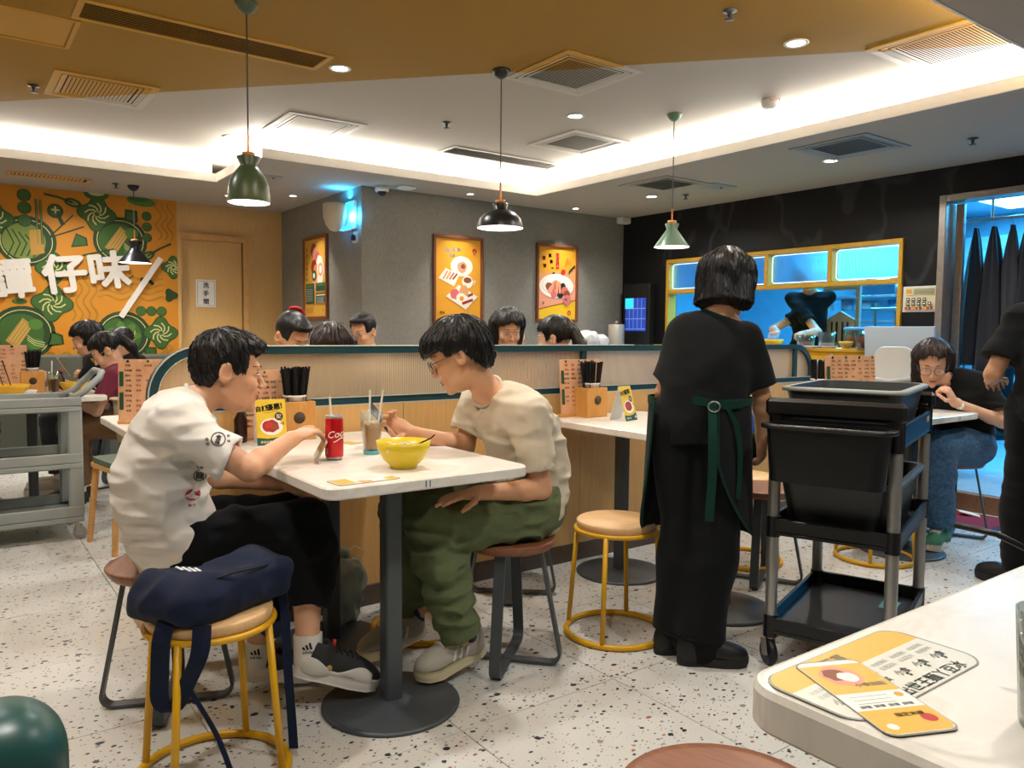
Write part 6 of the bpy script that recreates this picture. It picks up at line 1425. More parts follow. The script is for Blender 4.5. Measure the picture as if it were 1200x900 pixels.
def shoe(P_, heel, toe, m_up, m_sole, roll=(0, 0, 1), L=.285, style=0, zs=1.12, label=None, stripe=None, ankle=None, name='shoe', lace=None, h=.005):
    heel = Vector(heel); toe = Vector(toe); f = (toe-heel).normalized(); u = Vector(roll); l = u.cross(f).normalized(); u = f.cross(l); M = Matrix.Translation(heel-P_.base) @ Matrix((f, l, u)).transposed().to_4x4() @ Matrix.Diagonal(((toe-heel).length/L, (toe-heel).length/L, (toe-heel).length/L*zs, 1))
    up = U(.035, ell((.225, -.0, .040), (.062, .045, .036)), ell((.13, 0, .052), (.100, .040, .046)), ell((.045, 0, .055), (.046, .036, .056)), cap((.055, 0, .05), (.055, 0, .088), .040, .038))
    up = S(.006, up, half((0, 0, .018), (0, 0, 1))); up = S(.006, up, cap((.057, 0, .085), (.048, 0, .15), .031, .036)); up = S(.008, up, ell((.13, 0, .115), (.05, .02, .03)))
    o = mesh_sdf(name, up, (-.03, -.07, -.0), (.31, .07, .14), h, m_up)
    if style:
        msk = lambda P: np.minimum(np.maximum(P[:, 2]-(.052+.014*np.sin(P[:, 0]*36+.4)), P[:, 0]-.245), np.minimum(np.maximum(P[:, 0]-.022, P[:, 2]-.078), P[:, 2]-.040))
        mesh_sdf('side_overlay', I(infl(up, .0035), msk), (-.04, -.07, .0), (.31, .07, .14), .004, m_sole, o)
    pass; o.parent = P_.t; o.matrix_basis = M
    if label: o['label'] = label
    pl = [(0.0, .0), (.004, .022), (.03, .036), (.09, .036), (.16, .044), (.22, .051), (.262, .042), (.284, .018), (.288, -.004), (.276, -.030), (.24, -.045), (.18, -.046), (.10, -.034), (.04, -.036), (.006, -.024)]
    q = MB().use(m_sole); n = len(pl); zz = lambda x: .010*max(0, (x-.2)/.09)**2
    rings = []
    for k_, b in ((1.0, 0), (1.015, .006), (1.02, .022), (.985, .034)): rings += [((x-.14)*k_+.14, y*k_, b+zz(x)+(.008 if x < .05 and b > .01 else 0)) for x, y in pl]
    q.add(rings, [tuple(range(n))]+[(a*n+i, a*n+(i+1) % n, (a+1)*n+(i+1) % n, (a+1)*n+i) for a in range(3) for i in range(n)]+[tuple(range(3*n, 4*n))[::-1]], True)
    q.build('sole', None, o)
    if lace:
        q = MB().use(lace)
        for k_ in range(5):
            x = .108+.019*k_
            def zt(xx, yy):
                lo, hi = .03, .15
                for _ in range(14):
                    mm = (lo+hi)/2
                    if up(V3(xx, yy, mm)[None])[0] < 0: lo = mm
                    else: hi = mm
                return lo
            q.tube([(x, yy, zt(x, yy)+.001) for yy in (-.026, -.018, -.008, .008, .018, .026)], .0040, 6, flat=.6)
        q.build('laces', None, o)
    if stripe:
        for sg in (-1, 1):
            for k_ in range(3):
                x = .105+.026*k_; pts = []
                for t_ in range(6):
                    z = .030+.008*t_; xx = x-.20*(z-.03)*1.6; lo, hi = 0, .07
                    for _ in range(14):
                        mm = (lo+hi)/2
                        if up(V3(xx, sg*mm, z)[None])[0] < 0: lo = mm
                        else: hi = mm
                    pts.append((xx, sg*(lo+.0006), z))
                MB().tube(pts, .0068, 6, flat=.25, up=(0, 1, 0)).build('stripe', stripe, o)
    return o
def sock(P_, a, b, r, m, r2=None, name='sock'):
    a = Vector(a); b = Vector(b); return P_.adopt(MB().use(m).cyl(a, b, r, r2 or r*1.02, 28).build(name, None))
# ---- young man in white, left of the table
WT = fabric('tee_white', '#e6e4de', fold=5.0); BT = fabric('tee_beige', '#d0c5b0', fold=5.0); BLKF = fabric('fabric_black', '#131416', fs=.8, fd=.02); OLV = fabric('trouser_olive', '#636d4c', .1, 260, fold=8.0, fs=1.0, fd=.02); BLT = fabric('tee_black', '#191b1c', .08, 500)
H1 = Head((.700, 2.405, 1.045), (.955, -.235, -.16), (.20, 0, .98), .99)
J1 = dict(pel=(.575, 2.475, .545), mid=(.520, 2.455, .70), che=(.535, 2.44, .835), nek=(.600, 2.425, .945), sR=(.525, 2.275, .900), sL=(.590, 2.590, .905), eR=(.690, 2.185, .778), wR=(.855, 2.300, .838), eL=(.665, 2.60, .70), wL=(.875, 2.47, .672),
          hR=(.600, 2.375, .535), hL=(.615, 2.565, .540), kR=(.905, 2.315, .560), kL=(.900, 2.500, .550), aR=(.885, 2.262, .185), aL=(.795, 2.470, .145))
p1 = Person('young man in a white printed T-shirt leaning over the table at the left', (.56, 2.52, 0), J1, H1, skin=SKA, g=.93)
p1.body(.005, dict(R=dict(d=(.84, .50, .20), n=(.15, .15, -.97), thumb=1, curl=(.10, .22, .34, .42), spread=.05, tcurl=.1), L=dict(d=(.92, -.1, -.1), n=(.1, .1, -.95), thumb=-1, curl=(.2, .2, .25, .3))), foot=False)
p1.shirt(WT, hem=((.60, 2.44, .475), (.35, 0, -.94)), slv={'R': .72, 'L': .7}, flare=.030, d=.018, amp=.016, off=.4, extra=[cap((.52, 2.46, .52), (.465, 2.44, .70), .085, .070)], fr=(10, 10, 22)); p1.collar(WT, .060)
p1.hair(HBK, 'crop', tufts=420, seed=4, lift=.004, tw=.0026, tl=(.25, .5), emax=1.5)
p1.trousers(BLKF, hem=(.62, .80), d=.020, d2=.022, off=2.2, amp=.018, fr=(9, 9, 17))
SHW = mat('shoe_white', '#d6d2c8', .6); SHB = mat('shoe_black', '#2b2a2b', .7); SHG = mat('shoe_grey', '#b3ac9c', .8, bump=.3, bscale=300); SOLE = mat('sole_white', '#ddd8ca', .6); SOLC = mat('sole_cream', '#d8c9a4', .6); SKW = mat('sock_white', '#dcd8cf', .9); LBK = mat('lace_black', '#161617', .8)
def sneaker1(hl, te, roll, lab): 
    o = shoe(p1, hl, te, SHB, SHW, roll, style=1, label=lab, lace=LBK)
    for sg in (-1, 1):
        q = MB().use(SHW); q.tube([(.015, sg*.030, .040), (.03, sg*.035, .06), (.06, sg*.038, .066)], .010, 8, flat=.5, up=(0, 1, 0)); q.build('side_overlay', None, o)
        MB().use(mat('shoe_gold', '#b59a55', .6)).ball((.085, sg*.041, .045), (.022, .004, .012), 12).build('heel_patch', None, o)
    MB().use(RED).tube([(.012, 0, .085), (.008, 0, .11)], .008, 8, flat=.6).tube([(.10, 0, .092), (.095, 0, .118)], .007, 8, flat=.6).build('pull_tab', None, o); return o
sneaker1((.835, 2.262, .122), (1.085, 2.215, .020), (.35, 0, .93), 'white and black sneaker with a red tab, toe on the table base')
sneaker1((.745, 2.50, .045), (.990, 2.43, .004), (.15, 0, .98), 'white and black sneaker set back beside the stool')
def adisock(a, b, r, view=(-.35, -.93, 0)):
    sock(p1, a, b, r, SKW); a = Vector(a); b = Vector(b); c = a.lerp(b, .62); N = Vector(view).normalized(); up = (b-a).normalized(); rt = N.cross(up)*-1; rt = up.cross(N).normalized()*1.0
    q = MB().use(INK); f_ = N*(r+.0012); k_ = .0
    for i, hh in enumerate((.010, .016, .022)):
        x0 = -.014+.010*i; pts = [(x0, 0), (x0+.007, 0), (x0+.001+.0, hh), (x0-.005, hh*.82)]; q.add([c+f_+rt*x+up*y for x, y in pts], [(0, 1, 2, 3)], False)
    vs, fs = glyphs('adidas', .02); q.add([c+f_-up*.007+rt*x*.014+up*y*.014 for x, y, _ in vs], fs, False); p1.adopt(q.build('sock_logo', None))
adisock((.884, 2.258, .150), (.888, 2.268, .235), .043); adisock((.790, 2.475, .085), (.800, 2.475, .165), .042)
# prints on the tee
def decal(P_, m, txt, px_, dirn, up, size, name='print', rings=False, bold=.03):
    """projects flat print on to the cloth along dirn"""
    o = np.asarray(px_, float); d = nrm(dirn); u = nrm(np.asarray(up, float)-d*np.dot(up, d)); r_ = np.cross(d, u); f = P_.sh
    pts = []; faces = []
    def put(vs2, fs):
        b = len(pts); pts.extend(vs2); faces.extend([tuple(i+b for i in q) for q in fs])
    for t_, x, y, s_, rot in txt:
        if t_ == 'ring':
            n = 36; ring = [(x+k_*s_*math.cos(2*PI*i/n), y+k_*s_*math.sin(2*PI*i/n)) for k_ in (1, .86) for i in range(n)]; put(ring, [(i, (i+1) % n, n+(i+1) % n, n+i) for i in range(n)])
        elif t_ == 'disc': n = 24; put([(x+s_*math.cos(2*PI*i/n), y+s_*.85*math.sin(2*PI*i/n)) for i in range(n)], [tuple(range(n))])
        else:
            vs, fs = glyphs(t_, bold); put([(x+(a*math.cos(rot)-b*math.sin(rot))*s_, y+(a*math.sin(rot)+b*math.cos(rot))*s_) for a, b, _ in vs], fs)
    A = np.array(pts, float)*size; O = o[None]+A[:, :1]*r_[None]+A[:, 1:]*u[None]-d*.12; T_ = np.zeros(len(O))
    for _ in range(40): T_ = np.clip(T_+f((O+d*T_[:, None]).astype(np.float32))*.8, 0, .24)
    W = O+d*(T_-.0014)[:, None]; return P_.adopt(MB().use(m).add(W, faces, False).build(name, None))
VD = (.27, .96, -.10)
decal(p1, INK, [('ring', 0, 0, .5, 0), ('食', 0, .12, .42, .1), ('福', -.03, -.2, .36, 0), ('合', -.75, -.15, .26, .3), ('和', -.62, -.48, .24, .3), ('好', .62, .35, .22, .2), ('味', .72, .0, .22, .2)], (.612, 2.205, .868), VD, (.25, 0, 1), .038, 'sleeve_print')
decal(p1, INK, [('ring', 0, 0, .5, 0), ('龍', 0, 0, .7, 0), ('日本', 0, .85, .30, .2)], (.585, 2.30, .752), VD, (.1, 0, 1), .034, 'chest_print')
RDP = mat('tee_red_print', '#b5303a', .8)
decal(p1, RDP, [('disc', 0, 0, .55, 0), ('祭 り', 0, -.85, .26, .1)], (.565, 2.30, .700), VD, (.1, 0, 1), .036, 'chest_print'); decal(p1, WT, [('の', 0, 0, .6, 0)], (.565, 2.30, .700), VD, (.1, 0, 1), .03, 'chest_print_mark')
# ---- young man in beige, right of the table
fz = (-.70, .55, -.42); H2 = Head((1.425, 2.255, 1.092), fz, (-.35, .27, .88), .99)
J2 = dict(pel=(1.690, 2.235, .545), mid=(1.735, 2.235, .70), che=(1.665, 2.240, .845), nek=(1.545, 2.250, .958), sL=(1.600, 2.085, .890), sR=(1.590, 2.410, .900), eL=(1.640, 2.065, .635), wL=(1.405, 2.105, .642), eR=(1.560, 2.420, .745), wR=(1.360, 2.465, .805),
          hL=(1.660, 2.145, .540), hR=(1.660, 2.335, .540), kL=(1.262, 2.165, .548), kR=(1.30, 2.400, .540), aL=(1.400, 2.195, .125), aR=(1.365, 2.440, .150))
p2 = Person('young man with a thick fringe and glasses in a beige T-shirt, looking at his phone', (1.62, 2.2, 0), J2, H2, skin=SKB, g=.93)
p2.body(.005, dict(L=dict(d=(-1, .02, -.02), n=(-.1, .0, -.95), thumb=1, curl=(.10, .12, .16, .2), spread=.08), R=dict(d=(-.85, .35, .42), n=(-.1, -.9, .45), thumb=-1, curl=(.55, .60, .65, .7), spread=.03, tcurl=.6)), foot=False)
p2.shirt(BT, hem=((1.72, 2.23, .455), (-.12, 0, -.99)), slv={'R': .62, 'L': .74}, flare=.034, d=.018, amp=.016, off=5.1, extra=[cap((1.72, 2.23, .50), (1.76, 2.235, .68), .085, .07), cap((1.60, 2.25, .82), (1.61, 2.24, .62), .05, .07)], fr=(10, 10, 22)); p2.collar(BT, .060)
p2.hair(HBK, 'bowl', tufts=520, seed=8, lift=.004, tw=.0026, tl=(.4, .7), emax=1.5)
p2.trousers(OLV, hem=(.90, .91), d=.030, d2=.020, off=4.4, amp=.024, fr=(11, 11, 19)); p2.glasses(MT['iron'], .023, .0013)
STR = mat('shoe_stripe', '#e3dfd4', .6); KNIT = mat('sock_pattern', '#35384a', .9, var=.9, vscale=120)
shoe(p2, (1.505, 2.215, .050), (1.228, 2.185, .018), SHG, SOLC, (0, 0, 1), label='cream knitted sneaker nearest the camera, toe on the table base', stripe=STR, lace=STR)
shoe(p2, (1.405, 2.452, .060), (1.140, 2.435, .022), SHG, SOLC, (-.05, 0, 1), label='cream knitted sneaker set farther back under the table', stripe=STR, lace=STR)
sock(p2, (1.438, 2.203, .105), (1.405, 2.19, .205), .040, KNIT, .041); sock(p2, (1.36, 2.45, .110), (1.35, 2.44, .215), .040, KNIT)
# chest pocket
def strip_on(P_, pts, d, r, m, name, f=None):
    f = f or P_.sh; d = nrm(d); O = np.array(pts, float)-d*.14; T_ = np.zeros(len(O))
    for _ in range(40): T_ = np.clip(T_+f((O+d*T_[:, None]).astype(np.float32))*.8, 0, .26)
    W = O+d*(T_-.001)[:, None]; return P_.adopt(MB().use(m).tube([tuple(v) for v in W], r, 6).build(name, None))
strip_on(p2, [(1.515, 2.1, .725), (1.517, 2.1, .69), (1.53, 2.1, .648), (1.555, 2.1, .640), (1.58, 2.1, .65), (1.585, 2.1, .69), (1.585, 2.1, .722), (1.55, 2.1, .727), (1.515, 2.1, .727)], (-.25, .96, 0), .0022, fabric('tee_beige_seam', '#b9ad97'), 'pocket')
# phone in his hand
nn = nrm((.62, -.52, .58)); a_ = nrm(np.array((-.72, .25, .55))-nn*np.dot((-.72, .25, .55), nn)); b_ = np.cross(a_, nn)
phone((1.262, 2.500, .850), Matrix([b_, a_, nn]).transposed(), 'dark phone held in the right hand of the young man in beige', '#2c3340')
# ---- backpack on the yellow stool
NAVY = fabric('backpack_navy', '#1a2238', .12, 300, .75, fold=5.5, fs=.9, fd=.02)
bp = thing('backpack', 'navy backpack lying on the yellow-legged stool with straps hanging down', 'backpack', (.56, 2.06, .4515))
def fbp(P):
    return P
Bb = basis((.93, .36, .0), (0, 0, 1)); c0 = np.array((.565, 2.075, .500))
f_ = U(.03, rbox(c0, (.165, .115, .045), .042, Bb), rbox(c0+Bb[0]*-.10+Bb[2]*-.004, (.085, .105, .040), .036, Bb), rbox(c0+Bb[0]*.09+Bb[2]*.012-Bb[1]*.02, (.090, .085, .040), .035, Bb))
f_ = wrinkle(wrinkle(f_, .014, (7, 7, 7), off=2.2, sharp=False), .009, (11, 9, 16), Bb, off=6.0)
o = mesh_sdf('bag_body', S(.004, f_, half((0, 0, .453), (0, 0, 1))), (.33, 1.86, .44), (.80, 2.29, .60), .005, NAVY); o.parent = bp; o.location = -bp.location
def strap(pts, w_, wd, name='strap', m=None):
    n = 24; P_ = [Vector(p) for p in pts]; out = []
    for i in range(n+1):   # Catmull-Rom
        t = i/n*(len(P_)-1); k = min(int(t), len(P_)-2); u = t-k; p0, p1_, p2_, p3 = P_[max(k-1, 0)], P_[k], P_[k+1], P_[min(k+2, len(P_)-1)]
        out.append(.5*((2*p1_)+(-p0+p2_)*u+(2*p0-5*p1_+4*p2_-p3)*u*u+(-p0+3*p1_-3*p2_+p3)*u**3)-bp.location)
    return MB().strip(out, w_, .004, wd).build(name, m or NAVY, bp)
strap([(.44, 1.98, .50), (.405, 1.955, .44), (.400, 1.965, .34), (.402, 1.975, .27), (.425, 1.955, .25), (.455, 1.92, .33), (.475, 1.895, .40), (.485, 1.91, .46)], .045, (.8, -.6, .1), 'shoulder_strap')
strap([(.435, 1.955, .36), (.46, 1.925, .30), (.505, 1.88, .20), (.535, 1.86, .10), (.555, 1.85, .035)], .013, (.8, -.5, 0), 'webbing')
strap([(.695, 2.10, .50), (.735, 2.08, .46), (.742, 2.06, .38), (.738, 2.03, .24), (.742, 2.015, .10), (.744, 2.01, .03)], .024, (.85, -.5, 0), 'webbing')
strap([(.655, 2.15, .46), (.69, 2.14, .36), (.75, 2.16, .31), (.80, 2.20, .335), (.80, 2.24, .40), (.74, 2.22, .45)], .045, (.2, .3, .9), 'shoulder_strap')
strap([(.50, 1.965, .545), (.56, 1.955, .560), (.62, 1.975, .558), (.70, 2.03, .545)], .006, (.3, -.9, 0), 'zip', mat('zip_dark', '#0c0f18', .5))
wl = MB().use(mat('badge_white', '#d9dbe0', .6)); 
for k in range(4): wl.box((-.075+.012*k, .020-.004*k, .099-.001*k), (.007, .055-.006*k, .003), rm(.25, .1, .5))
wl.build('badge', None, bp)
# ---- waitress standing with her back to the camera
H3 = Head((2.385, 1.900, 1.385), (.80, .45, -.38), (.34, .20, .92), 1.0)
J3 = dict(pel=(2.275, 1.925, .860), mid=(2.285, 1.915, 1.00), che=(2.300, 1.915, 1.125), nek=(2.345, 1.912, 1.265), sL=(2.255, 1.998, 1.200), sR=(2.425, 1.833, 1.185), eR=(2.475, 1.800, .965), wR=(2.530, 1.835, .800), eL=(2.215, 2.045, .98), wL=(2.33, 2.16, .86),
          hR=(2.335, 1.880, .850), hL=(2.225, 1.985, .850), kR=(2.300, 1.860, .47), kL=(2.235, 1.945, .47), aR=(2.215, 1.865, .09), aL=(2.215, 1.955, .09))
p3 = Person('waitress in a black T-shirt and black apron seen from behind, clearing a table', (2.25, 1.92, 0), J3, H3, fem=True, g=.97, skin=SKB)
p3.body(.006, dict(R=dict(d=(.25, .15, -.95), n=(-.2, .9, .1), thumb=1, curl=(.6, .65, .7, .75)), L=dict(d=(.5, .5, -.6), n=(.2, -.8, -.4), thumb=-1, curl=(.5, .5, .5, .5))), foot=False)
p3.shirt(BLT, hem=((2.27, 1.92, .80), (0, 0, -1)), slv={'R': .78, 'L': .78}, flare=.022, d=.010, amp=.014, off=7.7, extra=[cap((2.275, 1.925, .80), (2.28, 1.92, 1.0), .115, .09)], fr=(6, 6, 10)); DGN = fabric('apron_green', '#12352c'); p3.collar(DGN, .056, w_=.018, tilt=.1)
p3.hair(HBK, 'bobface', tufts=620, seed=5, tl=(.8, 1.5), lift=.002, tw=.0024)
p3.trousers(BLKF, hem=(.97, .97), d=.022, d2=.034, amp=.012, off=1.4, name='trousers', fr=(7, 7, 3), extra=[cap((2.27, 1.875, .45), (2.245, 1.865, .06), .080, .085), cap((2.23, 1.94, .45), (2.22, 1.955, .10), .065, .062)])
APF = fabric('apron_black', '#1b1d1f', .08, 500)
# apron wrapped round the hips, open at the back, with green piping and ties
def apron():
    cx, cy = 2.275, 1.925; fwd = nrm((.62, .78, 0)); lat = np.array((-fwd[1], fwd[0], 0)); vs = []; F = []; n_, m_ = 44, 26
    def pt(u, v, off=0):   # u -1..1 round from the left back to the right back, v 0 waist .. 1 hem
        a = u*(2.95 if u > 0 else 1.95); z = .955-.50*v
        if abs(u) > .55: z = .955-(.50*v)*math.sqrt(max(0, 1-((abs(u)-.55)/.50)**2))
        r1 = .142+.022*v+.004*math.sin(a*5+v*2); r2 = .182+.020*v; rr = off
        q = fwd*(math.cos(a)*(r1+rr))-lat*(math.sin(a)*(r2+rr)); return (cx+q[0], cy+q[1], z)
    for sgn, off in ((0, 0), (1, .004)):
        for j in range(m_+1):
            for i in range(n_+1): vs.append(pt(-1+2*i/n_, j/m_, off))
    N_ = (n_+1)*(m_+1)
    for j in range(m_):
        for i in range(n_):
            a = j*(n_+1)+i; b = a+n_+1; F.append((a, a+1, b+1, b)); F.append((N_+a, N_+b, N_+b+1, N_+a+1))
    p3.adopt(MB().add(vs, F, True).build('apron', APF))
    for s_ in (-1, 1):
        p3.adopt(MB().tube([pt(s_, t/12, .004) for t in range(13)]+[pt(s_*(1-.04*t), 1, .004) for t in range(1, 26)], .0045, 6).build('apron_piping', DGN))
    p3.adopt(MB().strip([pt(-1+2*i/40, 0, .006) for i in range(41)], .028, .004, (0, 0, 1)).build('waistband', DGN))
apron()
bk = Vector((2.225, 1.800, .945))
def ribbon(P_, pts, w_, wd, m, name):
    n = 20; V_ = [Vector(p) for p in pts]; out = []
    for i in range(n+1):
        t = i/n*(len(V_)-1); k = min(int(t), len(V_)-2); u = t-k; p0, a, b, p3_ = V_[max(k-1, 0)], V_[k], V_[k+1], V_[min(k+2, len(V_)-1)]
        out.append(.5*((2*a)+(-p0+b)*u+(2*p0-5*a+4*b-p3_)*u*u+(-p0+3*a-3*b+p3_)*u**3))
    return P_.adopt(MB().strip(out, w_, .003, wd).build(name, m))
VX = (.64, -.77, 0)
ribbon(p3, [(2.195, 1.800, .955), (2.170, 1.775, .88), (2.160, 1.765, .80), (2.155, 1.760, .70), (2.150, 1.762, .60), (2.152, 1.765, .55)], .030, VX, DGN, 'apron_tie')
ribbon(p3, [(2.225, 1.775, .955), (2.255, 1.745, .89), (2.270, 1.735, .80), (2.272, 1.735, .70), (2.268, 1.735, .62)], .016, VX, DGN, 'apron_tie')
ribbon(p3, [(2.16, 1.86, .965), (2.195, 1.80, .955), (2.235, 1.765, .95), (2.30, 1.75, .955)], .030, (0, 0, 1), DGN, 'apron_tie')
p3.adopt(MB().tube([(2.185+.02*math.cos(a)*.64, 1.790-.02*math.cos(a)*.77-.006, .945+.018*math.sin(a)) for a in [2*PI*i/16 for i in range(16)]], .003, 6, True).build('buckle', MT['steel']))
CLOG = mat('clog_black', '#131315', .5)
shoe(p3, (2.150, 1.895, .0), (2.345, 1.735, .0), CLOG, CLOG, L=.285, label=None); shoe(p3, (2.15, 2.01, .0), (2.33, 1.87, .0), CLOG, CLOG, L=.285)
sock(p3, (2.185, 1.866, .05), (2.215, 1.866, .16), .040, BLKF)
p3.t.location = (2.175, 1.855, 0); p3.t.scale = (.975, .975, .975)
# green bottle and cloth at her hand
t = thing('spray_bottle', 'green cloth and small blue-capped bottle in the hand of the waitress', 'bottle', (2.60, 1.93, .757))
MB().lathe([(0, 0), (.020, 0), (.021, .01), (.021, .06), (.009, .085), (.009, .10), (0, .10)], n=18).build('bottle', mat('bottle_blue', '#3c63a8', .3), t)
tag(mesh_sdf('cleaning_cloth', wrinkle(U(.02, cap((2.545, 1.865, .80), (2.58, 1.88, .72), .022, .012), cap((2.55, 1.87, .79), (2.535, 1.90, .70), .02, .012)), .006, (20, 20, 20)), (2.48, 1.80, .66), (2.64, 1.96, .85), .005, mat('cloth_green', '#1d4a35', .8)), 'dark green cleaning cloth hanging from the waitress\'s right hand', 'cloth')
_c = bpy.data.objects['cleaning_cloth']; _c.scale = (.975,)*3; _c.location = (2.175-.975*2.25, 1.855-.975*1.92, 0)
# ---- woman with glasses at the right
H4 = Head((4.545, 2.165, 1.020), (-.84, -.42, -.48), (-.40, -.18, .90), 1.02)
J4 = dict(pel=(4.720, 2.090, .560), mid=(4.740, 2.085, .70), che=(4.700, 2.090, .82), nek=(4.620, 2.120, .915), sL=(4.725, 1.950, .890), sR=(4.600, 2.265, .860), eL=(4.690, 1.845, .700), wL=(4.480, 2.010, .808), eR=(4.470, 2.330, .775), wR=(4.395, 2.235, .850),
          hL=(4.700, 1.995, .545), hR=(4.690, 2.185, .545), kL=(4.330, 2.02, .56), kR=(4.330, 2.20, .56), aL=(4.430, 2.050, .10), aR=(4.44, 2.22, .10))
p4 = Person('woman with glasses in a black T-shirt and jeans eating at the right-hand table', (4.72, 2.1, 0), J4, H4, fem=True, g=1.03, skin=SKC)
p4.body(.006, dict(L=dict(d=(-.45, .25, .85), n=(-.3, .9, .2), thumb=1, curl=(.9, 1.0, 1.0, 1.0)), R=dict(d=(-.5, -.6, .5), n=(.2, -.5, -.8), thumb=-1, curl=(.9, 1.0, 1.0, 1.0))), foot=False)
p4.shirt(BLT, hem=((4.7, 2.09, .50), (0, 0, -1)), slv={'R': .7, 'L': .68}, flare=.036, d=.022, amp=.012, off=3.9, extra=[cap((4.74, 2.09, .52), (4.75, 2.09, .72), .12, .10)])
p4.hair(HBR, 'long', tufts=420, seed=12, tl=(.8, 1.5), lift=.001, tw=.0024); p4.glasses(MT['iron'], .024, .0014)
JN = fabric('denim', '#41607f', .25, 60); p4.trousers(JN, hem=(.93, .93), d=.028, d2=.028, amp=.010, off=6.1)
SGN = mat('shoe_green', '#3f7f63', .7)
shoe(p4, (4.50, 2.045, .012), (4.24, 2.00, .012), SGN, SOLE, lace=SKW); shoe(p4, (4.51, 2.24, .012), (4.25, 2.25, .012), SGN, SOLE)
p4.adopt(MB().use(mat('watch_strap', '#d7d2c8', .5)).tube([(4.497+.012*math.cos(a), 1.998+.016*math.cos(a)+.024*math.sin(a), .800+.024*math.cos(a)-.016*math.sin(a)*0) for a in [2*PI*i/20 for i in range(20)]], .008, 8, True).build('watch', None))
# ---- staff member cut by the right edge
H5 = Head((4.02, 1.36, 1.50), (-.2, .95, -.15), (0, 0, 1), 1.0)
J5 = dict(pel=(3.93, 1.33, .85), mid=(3.94, 1.33, 1.0), che=(3.95, 1.33, 1.14), nek=(3.98, 1.335, 1.33), sR=(4.05, 1.20, 1.25), sL=(3.93, 1.50, 1.25), eL=(3.835, 1.555, 1.005), wL=(3.97, 1.62, .965), eR=(4.1, 1.2, 1.0), wR=(4.0, 1.35, .95), hR=(3.98, 1.25, .84), hL=(3.91, 1.42, .84), kR=(4.0, 1.25, .46), kL=(3.94, 1.43, .46), aR=(4.02, 1.26, .09), aL=(4.00, 1.46, .09))
p5 = Person('staff member in a black T-shirt with green-edged sleeves cut off by the right edge', (3.95, 1.35, 0), J5, H5, skin=SKB)
p5.body(.008, dict(L=dict(d=(.9, .3, 0), n=(0, -.3, -.9), thumb=-1, curl=(.5, .5, .5, .5))), foot=False)
p5.shirt(BLT, h=.007, hem=((3.93, 1.33, .80), (0, 0, -1)), slv=.74, flare=.036, amp=.012, off=9.1, extra=[cap((3.93, 1.33, .80), (3.94, 1.33, 1.0), .13, .12)]); p5.trousers(BLKF, .008, hem=(.97, .97), d=.03, d2=.04, amp=.010)
p5.hair(HBK, 'short', h=.006, tufts=0); e_ = lerp(J5['sL'], J5['eL'], .74); ax_ = Vector(nrm(np.array(J5['eL'])-np.array(J5['sL']))); rr_ = ax_.to_track_quat('Z', 'Y').to_matrix()
p5.adopt(MB().lathe([(.078, -.008), (.080, -.008), (.080, .008), (.078, .008)], Vector(e_)-ax_*.006, 32, rr_, False).build('sleeve_edge', DGN))
shoe(p5, (3.99, 1.42, 0), (4.06, 1.68, 0), CLOG, CLOG, h=.008); shoe(p5, (4.01, 1.22, 0), (4.08, 1.48, 0), CLOG, CLOG, h=.008)
